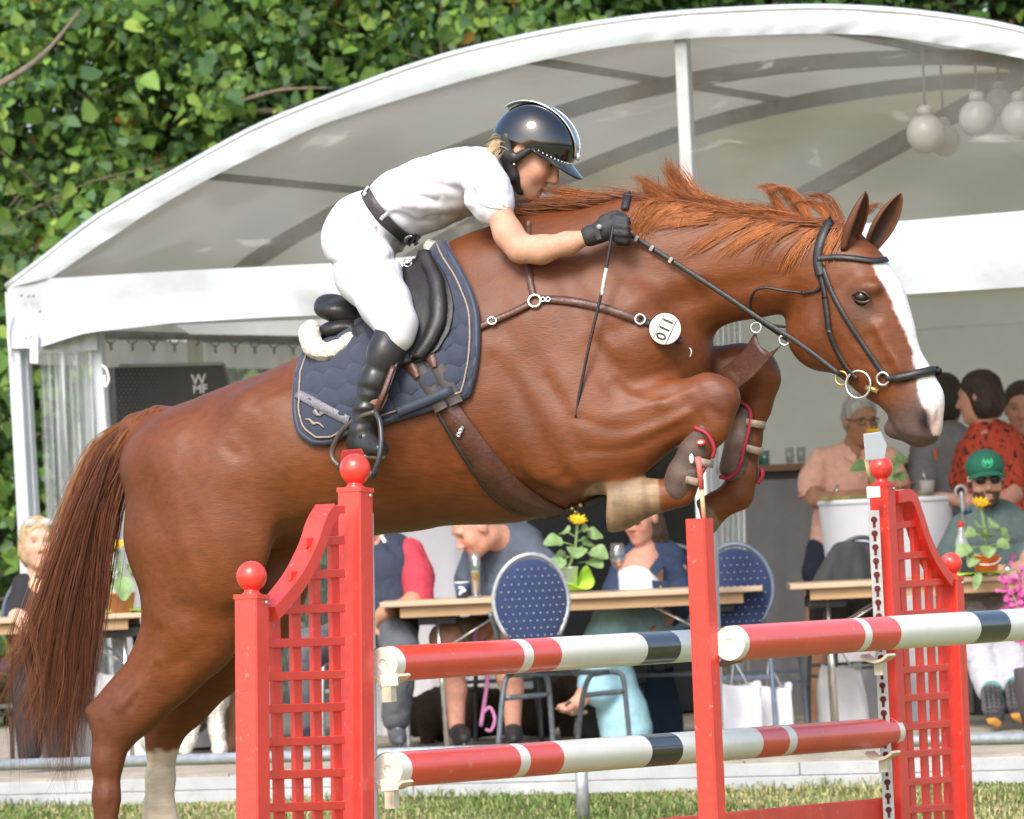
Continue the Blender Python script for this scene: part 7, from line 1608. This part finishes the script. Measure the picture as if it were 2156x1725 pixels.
# man in the navy vest
p = Person(26.0, (790, 1590), 'man in a navy vest over a red polo shirt and grey trousers', 'tan')
p.head(772, 1078, -.02, yaw=-25, pitch=-10, sc=1.05, neck=(790, 1145, .04)); p.hair((.12, .10, .09))
p.limb([(795, 1150, .04, .07, .1), (810, 1240, .06, .15, .12), (800, 1330, .08, .16, .13)]); p.limb([(868, 1185, .01, .045), (880, 1240, -.05, .046), (868, 1272, -.12, .046), (815, 1292, -.22, .042), (783, 1312, -.28, .033), (778, 1325, -.3, .03)]); p.hand((780, 1318, -.29), (772, 1370, -.36), (-.6, -.6, .2), .7, 1.05)
p.limb([(735, 1180, .05, .055), (715, 1255, 0, .05), (740, 1300, -.25, .036)])
for hp_, kn, an in (((820, 1345, .05), (842, 1345, -.40), (832, 1540, -.36)), ((775, 1345, .05), (650, 1362, -.40), (648, 1545, -.36))): p.limb([(*hp_, .085), (*kn, .062), (*an, .04)])
vest_n = cloth('navy_vest', (.026, .034, .062)); red_p = cloth('red_polo', (.40, .035, .060))
p.garment('vest', vest_n, [[(795, 1150, .04, .07, .10), (812, 1190, .05, .165, .13), (812, 1270, .06, .17, .145), (803, 1340, .07, .175, .15)]], amp=.005, holes=[[(782, 1135, -.12, .035), (775, 1165, -.12, .02)]])
p.garment('polo_sleeve', red_p, [[(862, 1166, .02, .074), (880, 1215, -.03, .077), (882, 1258, -.07, .070)]], amp=.005); p.garment('polo_sleeve', red_p, [[(745, 1172, .05, .068), (720, 1240, 0, .064)]])
p.garment('collar', red_p, [[(786, 1140, .0, .055, .06), (792, 1150, .02, .06, .07)]]); b = MB(); b.bar(p.q((802, 1128, -.10)), p.q((811, 1142, -.115)), .004, .014, up=V(1, 0, 0)); b.build('zip_tab', mat('cup_white'), p.e, bevel=.001)
p.garment('trousers', m_jean, [[(800, 1345, .06, .13, .13), (842, 1348, -.38, .088), (845, 1370, -.42, .085), (838, 1440, -.40, .068), (834, 1510, -.37, .066)], [(795, 1345, .06, .13, .13), (720, 1350, -.1, .095), (655, 1362, -.40, .082), (645, 1380, -.42, .08), (640, 1450, -.40, .066), (648, 1520, -.37, .060)]], amp=.007)
p.shoe((834, 1546, -.36), (842, 1560, -.62), mat('grey_trainer', (.075, .085, .095), rough=.65, var=.4, vscale=50), m_gsole); p.shoe((648, 1546, -.36), (656, 1560, -.6), m_bshoe, m_gsole)
for k in range(5):
    b = MB(); b.tube([p.q((829 - k * .6, 1536 + k * 4.5, -.43 - .02 * k)), p.q((837, 1534 + k * 4.5, -.45 - .02 * k)), p.q((846 + k * .6, 1536 + k * 4.5, -.43 - .02 * k))], .004, 6); b.build('lace', mat('lace_white', (.6, .6, .6)), p.e, True)
p.done()
# man in the blue-grey T-shirt, looking down
p = Person(26.2, (1040, 1590), 'grey-haired man in a blue-grey T-shirt and khaki shorts looking down', 'pink')
p.head(1000, 1112, -.10, yaw=-68, pitch=-34, sc=1.08, neck=(1062, 1135, .04), brow=(.3, .25, .22)); p.hair((.50, .48, .46), 'bald')
p.limb([(1062, 1140, .04, .075, .1), (1085, 1220, .1, .16, .13), (1090, 1330, .12, .16, .14)]); p.limb([(1130, 1180, -.05, .06), (1148, 1250, -.10, .05), (1130, 1285, -.2, .045), (1060, 1310, -.3, .036), (1036, 1318, -.32, .034)]); p.hand((1040, 1318, -.32), (1010, 1335, -.36), (-.2, -.8, .6), .85, 1.1)
for kn, an, o_ in (((938, 1345, -.42), (962, 1530, -.40), .07), ((1060, 1360, -.42), (1080, 1530, -.38), .07)): p.limb([((1030 + kn[0]) / 2 + 30, 1345, .05, .09), (*kn, .072), (kn[0] + 12, kn[1] + 60, -.42, .060), ((kn[0] + an[0]) / 2 + 8, 1450, -.40, .052), (*an, .038)])
p.garment('t_shirt', cloth('blue_grey_tee', (.075, .095, .13)), [[(1058, 1132, .04, .085, .09), (1082, 1165, .07, .155, .13), (1090, 1250, .1, .175, .15), (1088, 1340, .12, .18, .16)], [(1108, 1150, -.0, .085), (1142, 1195, -.06, .078), (1148, 1218, -.08, .070)], [(1010, 1160, .12, .07), (985, 1220, .1, .065)]], amp=.006, holes=[[(1030, 1118, -.04, .055), (1050, 1120, -.02, .05)]])
p.garment('shorts', cloth('khaki_shorts', (.20, .19, .145)), [[(1060, 1340, .1, .14, .14), (1000, 1345, -.2, .10), (962, 1340, -.34, .092)], [(1080, 1340, .1, .14, .14), (1075, 1350, -.2, .10), (1066, 1355, -.34, .09)]], amp=.007)
p.shoe((965, 1540, -.38), (978, 1555, -.66), m_bshoe, m_gsole, .05, .045); p.shoe((1080, 1540, -.36), (1082, 1556, -.64), m_bshoe, m_gsole, .05, .045); p.done()
ls = empty('dog_lead', p.q((1020, 1330, -.36)), 'pink and black dog lead hanging from the seated man hand', 'lead'); b = MB(); b.tube([Vector(x) for x in catmull([p.q((1005, 1318, -.42)), p.q((1000, 1345, -.44)), p.q((1012, 1380, -.44)), p.q((1026, 1420, -.42)), p.q((1020, 1480, -.42)), p.q((1012, 1530, -.44))], 5)], .010, 8, flat=.25, up=V(0, 1, 0)); b.build('strap', mat('lead_pink', (.42, .16, .32), rough=.7, var=.2), ls, True)
b = MB(); b.tube([Vector(x) for x in catmull([p.q((1018, 1500, -.46)), p.q((1032, 1490, -.46)), p.q((1042, 1515, -.46)), p.q((1034, 1538, -.46)), p.q((1022, 1536, -.46))], 5)], .008, 8, flat=.3, up=V(0, 1, 0)); b.build('loop', mat('lead_pink'), ls, True)
# woman in the denim jacket
p = Person(26.3, (1370, 1590), 'woman in a dark denim jacket and wide light blue trousers', 'pink')
p.head(1352, 1092, -.02, yaw=-38, pitch=-12, sc=1.0, neck=(1366, 1160, .03), male=False); p.hair((.055, .032, .02), 'long')
b = MB()
for q_ in (-1, 1): b.ball(p.w(q_ * .033, .096, .012), .025, 12, (1.1, .35, .8), p.M)
b.build('sunglasses', mat('lens_dark', (.015, .013, .012), rough=.1), p.e, True)
p.limb([(1362, 1160, .03, .06, .09), (1354, 1205, .0, .115, .105), (1352, 1250, .0, .11, .105), (1380, 1310, .06, .13, .12)]); p.limb([(1425, 1190, .03, .05), (1432, 1260, -.02, .045), (1400, 1305, -.25, .034), (1370, 1312, -.3, .028)]); p.hand((1380, 1310, -.29), (1345, 1316, -.34), (0, -.3, 1), .5)
p.limb([(1310, 1190, .06, .05), (1290, 1260, .0, .045), (1300, 1300, -.25, .03)])
p.limb([(1390, 1315, .0, .085), (1290, 1310, -.38, .065), (1300, 1420, -.42, .05), (1310, 1520, -.40, .036), (1285, 1550, -.44, .028, .04)]); p.limb([(1400, 1315, .05, .085), (1300, 1335, -.40, .065), (1250, 1430, -.52, .048), (1232, 1462, -.55, .036), (1215, 1482, -.58, .03), (1185, 1493, -.62, .018, .035)])
for k in range(5): p.limb([(1186 + k * 4, 1491 + (k % 2), -.60 - .018 * k + .03, .010), (1176 + k * 5, 1488 + k, -.61 - .018 * k + .03, .008)])
p.garment('white_top', cloth('white_top', (.76, .74, .78)), [[(1350, 1216, -.005, .114, .115), (1350, 1268, -.005, .122, .12), (1372, 1310, .02, .13, .125)]], amp=.003)
dn = cloth('denim', (.026, .044, .095))
p.garment('denim_jacket', dn, [[(1368, 1158, .05, .07, .09), (1372, 1200, .06, .165, .13), (1372, 1270, .08, .165, .14), (1385, 1310, .1, .15, .14)], [(1412, 1178, .03, .066), (1430, 1245, .0, .060), (1425, 1285, -.10, .055), (1405, 1300, -.2, .048)], [(1318, 1182, .05, .062), (1295, 1245, .0, .055), (1296, 1280, -.1, .05)]], amp=.006,
          holes=[[(1352, 1150, -.08, .075), (1346, 1200, -.10, .085), (1338, 1260, -.10, .09), (1338, 1340, -.10, .085)]])
b = MB(); b.prism([p.q((1385, 1172, -.115)), p.q((1402, 1190, -.115)), p.q((1380, 1212, -.125)), p.q((1366, 1200, -.12))], V(0, .012, 0)); b.build('jacket_collar', dn, p.e, bevel=.003)
b = MB(); b.prism([p.q((1372, 1222, -.115)), p.q((1408, 1224, -.10)), p.q((1408, 1234, -.10)), p.q((1390, 1246, -.11)), p.q((1374, 1238, -.115))], V(0, .01, 0)); b.build('pocket_flap', dn, p.e, bevel=.002); b = MB(); b.ball(p.q((1391, 1236, -.12)), .006, 8); b.build('button', mat('brass'), p.e, True)
lb = cloth('light_blue_trousers', (.34, .60, .70))
p.garment('trousers', lb, [[(1395, 1310, .05, .12, .12), (1340, 1308, -.2, .10), (1285, 1312, -.38, .085), (1270, 1350, -.42, .09), (1290, 1430, -.44, .10), (1310, 1500, -.42, .115), (1318, 1535, -.41, .125)], [(1410, 1315, .05, .12, .12), (1360, 1325, -.25, .10), (1290, 1335, -.44, .085), (1262, 1390, -.50, .08), (1255, 1440, -.52, .085), (1262, 1452, -.52, .085)]], amp=.003)
f = Field(); p.ch(f, [(1232, 1500, -.56, .012, .035), (1205, 1500, -.60, .010, .04), (1172, 1492, -.64, .008, .038)]); soft('sandal', f, mat('sandal_tan', (.28, .19, .12), rough=.7), p.e, .006)
b = MB(); b.tube([p.q((1190, 1484, -.67)), p.q((1200, 1478, -.63)), p.q((1208, 1490, -.56))], .006, 6); b.build('sandal_strap', mat('sandal_dark', (.12, .10, .09), rough=.6, var=.4, vscale=200), p.e, True); p.done(.008)
# man in salmon polo at the cocktail table
p = Person(27.7, (1770, 1600), 'grey-haired man with glasses in a salmon polo shirt at the cocktail table', 'tan')
p.head(1812, 888, -.03, yaw=18, pitch=-6, sc=1.05, neck=(1800, 955, .03), brow=(.35, .3, .27)); p.hair((.42, .41, .40))
p.limb([(1800, 965, .03, .075, .1), (1798, 1060, .06, .16, .12), (1790, 1180, .08, .16, .13)]); p.limb([(1722, 985, .02, .055), (1712, 1030, 0, .048), (1720, 1052, -.12, .043), (1765, 1050, -.28, .034), (1785, 1046, -.32, .030)]); p.hand((1780, 1047, -.31), (1815, 1040, -.36), (0, -.5, .85), .5, 1.05)
p.limb([(1880, 985, .02, .055), (1895, 1040, 0, .046), (1880, 1052, -.25, .034), (1860, 1045, -.3, .03)]); p.hand((1862, 1046, -.3), (1830, 1040, -.35), (0, -.5, .85), .5, 1.05)
p.limb([(1745, 1180, .08, .09), (1728, 1250, .04, .075), (1722, 1330, .02, .065), (1725, 1440, .05, .06), (1722, 1555, .08, .042), (1720, 1570, -.05, .03, .045)]); p.limb([(1830, 1180, .08, .09), (1835, 1330, .04, .062), (1838, 1555, .08, .042), (1838, 1570, -.05, .03, .045)])
sal = cloth('salmon_polo', (.80, .46, .36))
p.garment('polo_shirt', sal, [[(1800, 955, .03, .075, .09), (1798, 1000, .05, .185, .13), (1794, 1090, .07, .19, .15), (1780, 1150, .08, .18, .15)], [(1735, 972, .02, .075), (1715, 1010, .01, .075), (1710, 1032, 0, .07)], [(1868, 972, .02, .075), (1890, 1020, .01, .072)]], amp=.006, holes=[[(1812, 945, -.13, .045), (1820, 985, -.15, .02)]])
b = MB(); b.prism([p.q((1783, 943, -.08)), p.q((1776, 960, -.10)), p.q((1800, 978, -.12)), p.q((1804, 960, -.10))], V(0, .01, 0)); b.build('collar', sal, p.e, bevel=.002); b = MB(); b.prism([p.q((1836, 945, -.08)), p.q((1842, 962, -.10)), p.q((1822, 980, -.12)), p.q((1818, 962, -.10))], V(0, .01, 0)); b.build('collar', sal, p.e, bevel=.002)
p.garment('shorts', cloth('navy_shorts'), [[(1785, 1150, .08, .15, .14), (1745, 1170, .07, .115), (1727, 1205, .05, .095)], [(1800, 1150, .08, .15, .14), (1830, 1180, .07, .115), (1835, 1230, .05, .095)]])
for (x, y, o_, r_) in ((1711, 1038, 0, .074), (1892, 1026, .01, .074)): b = MB(); b.tube([p.q((x, y, o_)) + V(math.cos(a) * r_, math.sin(a) * r_, .02 * math.cos(a)) for a in np.linspace(0, 6.283, 25)], .006, 6); b.build('sleeve_hem', mat('salmon_hem', (.55, .24, .17), rough=.9), p.e, True)
for k in range(3): b = MB(); b.ball(p.q((1809 + k, 972 + 14 * k, -.125)), .006, 8); b.build('button', mat('cup_white'), p.e, True)
b = MB()
for q_ in (-1, 1): b.tube([p.w(q_ * .034 + .024 * math.cos(a), .102 - .008 * abs(math.cos(a)), .010 + .018 * math.sin(a)) for a in np.linspace(0, 6.283, 17)], .0022, 6)
b.tube([p.w(-.01, .105, .014), p.w(.01, .105, .014)], .002, 6)
for q_ in (-1, 1): b.tube([p.w(q_ * .058, .095, .014), p.w(q_ * .078, .0, .012)], .002, 6)
b.build('glasses', m_blackpl, p.e, True); b = MB(); b.tube([p.q((1760, 1038, -.25)) + V(0, 0, .0) + V(.034 * math.cos(a) * .3, .034 * math.sin(a) - .0, .036 * math.cos(a)) for a in np.linspace(0, 6.283, 17)], .008, 8); b.build('wristwatch', m_chrome, p.e, True); p.done()
# person in the grey hoodie, seen from behind
p = Person(27.9, (1985, 1600), 'person with dark hair in a grey hooded top seen from behind', 'fair')
p.head(1992, 842, 0, yaw=150, pitch=0, sc=1.04, neck=(1985, 905, 0)); p.hair((.030, .020, .016), 'bob')
p.limb([(1985, 925, 0, .075, .1), (1985, 1020, 0, .15, .12), (1985, 1150, 0, .15, .12)]); p.limb([(1950, 960, -.08, .05), (1935, 1030, -.12, .045), (1945, 1045, -.25, .03)])
p.limb([(1960, 1170, 0, .085), (1958, 1560, 0, .045)]); p.limb([(2010, 1170, 0, .085), (2012, 1560, 0, .045)]); gh = cloth('grey_hoodie', (.21, .21, .225))
p.garment('hoodie', gh, [[(1985, 918, 0, .09, .10), (1990, 960, 0, .18, .135), (1990, 1060, 0, .18, .145), (1988, 1160, 0, .18, .14)], [(1960, 950, -.06, .08), (1945, 1010, -.12, .07), (1938, 1032, -.18, .055)], [(2030, 960, .04, .075), (2045, 1040, .04, .065)], [(1975, 930, -.09, .05, .04), (2010, 935, -.09, .05, .04)]], amp=.007); p.garment('trousers', m_jean, [[(1985, 1150, 0, .14, .13), (1960, 1200, 0, .1), (1958, 1550, 0, .065)], [(1985, 1150, 0, .14, .13), (2010, 1200, 0, .1), (2012, 1550, 0, .065)]], h=.014)
b = MB(); b.bar(p.q((1968, 945, -.155)), p.q((1972, 968, -.165)), .004, .012, up=V(1, 0, 0)); b.build('orange_strip', mat('orange_cord', (.75, .14, .02)), p.e); p.done(.011)
# woman in the red patterned blouse
p = Person(27.3, (2090, 1600), 'woman with a dark bob in a red black-patterned blouse', 'pink')
p.head(2062, 838, 0, yaw=-112, pitch=-6, sc=1.05, neck=(2072, 905, .02), male=False); p.hair((.035, .020, .014), 'bob')
p.limb([(2075, 920, .02, .07, .1), (2090, 1010, .04, .14, .12), (2100, 1150, .05, .15, .13)]); p.limb([(2128, 985, -.04, .058), (2130, 1040, -.06, .05), (2105, 1062, -.14, .044), (2040, 1058, -.2, .036), (1985, 1048, -.22, .028)]); p.hand((1990, 1049, -.22), (1955, 1046, -.24), (0, -.5, .85), .55); p.limb([(2070, 1170, .05, .09), (2070, 1560, .05, .045)]); p.limb([(2120, 1170, .05, .09), (2120, 1560, .05, .045)])
mb = mat('red_blouse', (.50, .060, .028), rough=.8, var=.1, bump=.2, bscale=16, dirt=(.02, .008, .006, 1.0), dscale=34, dlo=.54, dhi=.57)
p.garment('blouse', mb, [[(2072, 905, .02, .07, .085), (2092, 955, .03, .165, .135), (2098, 1060, .04, .18, .15), (2100, 1160, .05, .17, .15)], [(2112, 955, -.02, .085), (2132, 1000, -.05, .075)], [(2045, 955, .1, .08), (2030, 1010, .12, .075)]], amp=.006, holes=[[(2045, 905, -.09, .05), (2040, 930, -.09, .035)]]); p.garment('trousers', cloth('dark_trousers'), [[(2098, 1150, .05, .14, .14), (2070, 1560, .05, .07)], [(2098, 1150, .05, .14, .14), (2122, 1560, .05, .07)]], h=.014); p.done(.009)
# man at the right edge
p = Person(28.2, (2160, 1600), 'man with short dark hair cut off by the right edge', 'pink')
p.head(2152, 862, 0, yaw=-8, pitch=-6, sc=1.1, neck=(2155, 930, .03)); p.hair((.05, .032, .022)); p.limb([(2158, 945, .03, .08, .1), (2160, 1050, .05, .16, .13), (2160, 1180, .05, .16, .13)]); p.limb([(2130, 1180, .05, .09), (2130, 1560, .05, .045)]); p.limb([(2190, 1180, .05, .09), (2190, 1560, .05, .045)])
p.garment('dark_shirt', cloth('black_top'), [[(2157, 938, .03, .09, .10), (2160, 985, .04, .20, .135), (2160, 1180, .05, .19, .15)], [(2090, 990, .04, .07), (2080, 1080, .04, .06)], [(2230, 990, .04, .07), (2240, 1080, .04, .06)]]); p.garment('trousers', m_jean, [[(2160, 1160, .05, .14, .13), (2130, 1560, .05, .07)], [(2160, 1160, .05, .14, .13), (2190, 1560, .05, .07)]], h=.014); p.done(.011)
# bearded man in the green cap
p = Person(26.2, (2090, 1590), 'bearded man in a green cap, sunglasses and a grey-green T-shirt', 'fair')
p.head(2075, 1012, -.05, yaw=2, pitch=-4, sc=1.05, neck=(2085, 1085, .04), beard=(.030, .020, .015), eyes_=False); p.hair((.03, .02, .015))
p.limb([(2085, 1095, .04, .075, .1), (2090, 1170, .06, .15, .13), (2090, 1270, .08, .16, .14)]); p.limb([(2020, 1125, .02, .055), (2000, 1190, -.02, .05), (2030, 1215, -.2, .04), (2100, 1205, -.3, .03)]); p.limb([(2150, 1125, .02, .055), (2172, 1180, -.05, .05), (2150, 1200, -.22, .038), (2120, 1202, -.3, .030)]); p.hand((2122, 1202, -.3), (2095, 1204, -.34), (0, -.7, .7), .6, 1.05)
p.limb([(2070, 1290, .05, .09), (2040, 1300, -.40, .07), (2062, 1400, -.60, .055), (2088, 1468, -.80, .045)]); p.limb([(2115, 1290, .05, .09), (2125, 1305, -.40, .07), (2130, 1400, -.62, .055), (2138, 1455, -.82, .045)])
p.garment('t_shirt', cloth('grey_green_tee', (.085, .125, .125)), [[(2085, 1090, .04, .085, .10), (2090, 1130, .05, .185, .14), (2092, 1210, .07, .185, .155), (2090, 1285, .08, .185, .16)], [(2030, 1115, .02, .078), (2008, 1165, 0, .074), (2000, 1185, -.02, .068)], [(2145, 1115, .02, .078), (2168, 1165, 0, .074), (2172, 1180, -.02, .066)]], amp=.006, holes=[[(2078, 1075, -.12, .06), (2080, 1092, -.12, .05)]])
p.garment('sweatpants', cloth('pale_grey_sweatpants', (.40, .40, .45)), [[(2085, 1285, .06, .15, .15), (2050, 1290, -.3, .11), (2042, 1308, -.42, .10), (2058, 1370, -.58, .085), (2085, 1450, -.76, .065)], [(2100, 1285, .06, .15, .15), (2118, 1292, -.3, .11), (2126, 1310, -.42, .10), (2130, 1380, -.6, .085), (2138, 1438, -.78, .065)]], amp=.009)
for (x, y, dx) in ((2090, 1478, -6), (2141, 1468, 4)):
    f = Field(); p.ch(f, [(x - 2, y - 22, -.84, .05, .05), (x + 2, y + 12, -.86, .048, .05), (x + 6, y + 36, -.84, .040, .045)]); soft('shoe', f, mat('teal_trainer', (.10, .28, .28), rough=.7, var=.5, vscale=25), p.e, .008)
    f = Field(); p.ch(f, [(x - 4, y - 16, -.905, .050, .016), (x + 2, y + 14, -.915, .047, .016), (x + 8, y + 36, -.90, .036, .016)]); soft('shoe_sole', f, mat('trainer_sole', (.065, .065, .065), rough=.8, var=.5, vscale=60), p.e, .007)
    b = MB()
    for r in range(7):
        for c in range(4): b.box(p.q((x - 16 + c * 10 + r, y - 30 + r * 9, -.935)), .012, .006, .010)
    tag(b.build('sole_treads', mat('tread_dark', (.03, .03, .03), rough=.9), p.e), kind='stuff'); f = Field(); p.ch(f, [(x + 2, y + 36, -.91, .035, .02), (x + 9, y + 44, -.90, .025, .02)]); soft('heel_sole', f, mat('sole_orange', (.50, .24, .05), rough=.7), p.e, .007)
# cap
capm = mat('cap_green', (.010, .115, .075), rough=.8, var=.08, vscale=50, bump=.2, bscale=80); f = Field(); f.ell(p.w(0, -.006, .062), (.094, .112, .085), np.array(p.M), k=.01); f.ell(p.w(0, -.01, -.03), (.16, .17, .072), np.array(p.M), k=.006, sub=True); soft('cap_crown', f, capm, p.e, .006)
b = MB(); b.grid([[p.w(.078 * math.cos(a) * (1 + .06 * t), .062 + (.035 + .075 * t) * math.sin(a), .045 - .012 * t * t - .022 * math.cos(a) ** 2) for a in np.linspace(.05, math.pi - .05, 21)] for t in np.linspace(0, 1, 6)]); o = b.build('cap_brim', capm, p.e, True); sm = o.modifiers.new('t', 'SOLIDIFY'); sm.thickness = .006
em = mat('emblem_green', (.06, .62, .30), rough=.6); ec = p.w(0, .103, .088); b = MB(); b.tube([ec + p.M @ V(.024 * math.cos(a), -.002 * 0, .024 * math.sin(a)) for a in np.linspace(2.2, 7.2, 30)], .0025, 6); b.build('cap_emblem', em, p.e, True)
text_mesh('cap_emblem_letter', 'W', .040, ec + p.M @ V(0, .004, -.001), p.M @ V(-1, 0, 0) if (p.M @ V(1, 0, 0)).x < 0 else p.M @ V(1, 0, 0), p.M @ V(0, 0, 1), em, p.e, .002, .0015)
b = MB(); dk = mat('lens_dark')
for q_ in (-1, 1): b.ball(p.w(q_ * .033, .098, .008), .026, 16, (1.0, .22, .82), p.M)
b.tube([p.w(-.012, .104, .014), p.w(.012, .104, .014)], .0025, 6)
for q_ in (-1, 1): b.tube([p.w(q_ * .058, .094, .012), p.w(q_ * .078, 0, .012)], .0025, 6)
b.build('sunglasses', dk, p.e, True)
b = MB(); b.lathe(p.q((2122, 1198, -.33)), [(.019, 0), (.019, .008), (.001, .009)], 16, V(-.1, -1, .4)); wt = b.build('wristwatch', m_chrome, p.e, True); p.done(.008)
# ------------------------------------------------------------------ dogs
def dog(Y, pts, label, colfn, m, tail=None):
    c = P(pts[0], 1590, Y); e_ = empty('dog', V(c.x, c.y, DZ), label, 'dog'); f = Field()
    for ch in pts[1]: f.chain([(P(x, y, Y + dz), r, r) for x, y, dz, r in ch], k=.03)
    soft('body', f, m, e_, .008, colfn=colfn, disp=lambda v: .005 * vnoise(v * np.array((1, 1, .5)), 130, 3) + .003 * vnoise(v, 260, 4)); return e_
def c1(v):
    px = to_px(v); n = vnoise(v, 14, 5); c = np.tile(np.array((.66, .63, .57)), (len(v), 1)); dk = (np.exp(-(seg_dist(px, [(432, 1500), (425, 1545)]) / 9) ** 2) + np.exp(-(seg_dist(px, [(300, 1470), (380, 1460)]) / 26) ** 2)) > .5; c[dk | ((n > .55) & (px[:, 1] < 1500))] = (.045, .045, .05); return c
m_fur = mat('dog_fur', attr=True, rough=.9, var=.15, vscale=60, bump=.8, bscale=80)
dg = dog(26.0, (400, [[(300, 1500, .1, .10), (350, 1490, .05, .12), (400, 1490, 0, .12), (440, 1470, 0, .09), (452, 1420, -.02, .075), (460, 1380, -.05, .08), (462, 1390, -.18, .045), (462, 1396, -.24, .03)], [(448, 1480, -.03, .05), (456, 1540, -.05, .034), (463, 1578, -.06, .03), (462, 1584, -.12, .026)], [(410, 1500, -.08, .06), (398, 1550, -.1, .036), (390, 1582, -.1, .03)], [(330, 1510, .05, .09), (320, 1560, -.05, .05), (345, 1584, -.15, .03)], [(446, 1352, -.02, .03), (440, 1335, 0, .012)], [(474, 1352, -.02, .03), (480, 1335, 0, .012)]]), 'white and black dog beside the bare legs, behind the horse', c1, m_fur)
b = MB(); b.tube([P(452 + 17 * math.cos(a), 1494 + 8 * math.sin(a), 26.0 - .09 * abs(math.sin(a / 2))) for a in np.linspace(0, 6.28, 15)], .008, 8); b.build('harness_strap', m_blackpl, dg, True)
def c2(v): return np.clip(np.array((.055, .034, .020))[None] * (1 + .7 * vnoise(v, 12, 2))[:, None], 0, 1)
dog(26.9, (900, [[(880, 1510, .1, .10), (930, 1500, .05, .12), (1000, 1500, .05, .12), (1130, 1500, .05, .11), (1180, 1470, 0, .09), (1205, 1450, -.05, .08), (1210, 1465, -.16, .04)], [(1190, 1500, -.04, .05), (1195, 1560, -.06, .03), (1195, 1572, -.12, .028)], [(1150, 1510, .05, .05), (1152, 1565, .05, .03)], [(905, 1520, -.05, .07), (900, 1560, -.05, .035)], [(940, 1520, .08, .07), (938, 1565, .08, .035)], [(1190, 1425, -.02, .025), (1184, 1412, 0, .012)], [(1220, 1425, -.02, .025), (1227, 1412, 0, .012)]]), 'dark brown dog lying in the shade under the middle table', c2, m_fur)
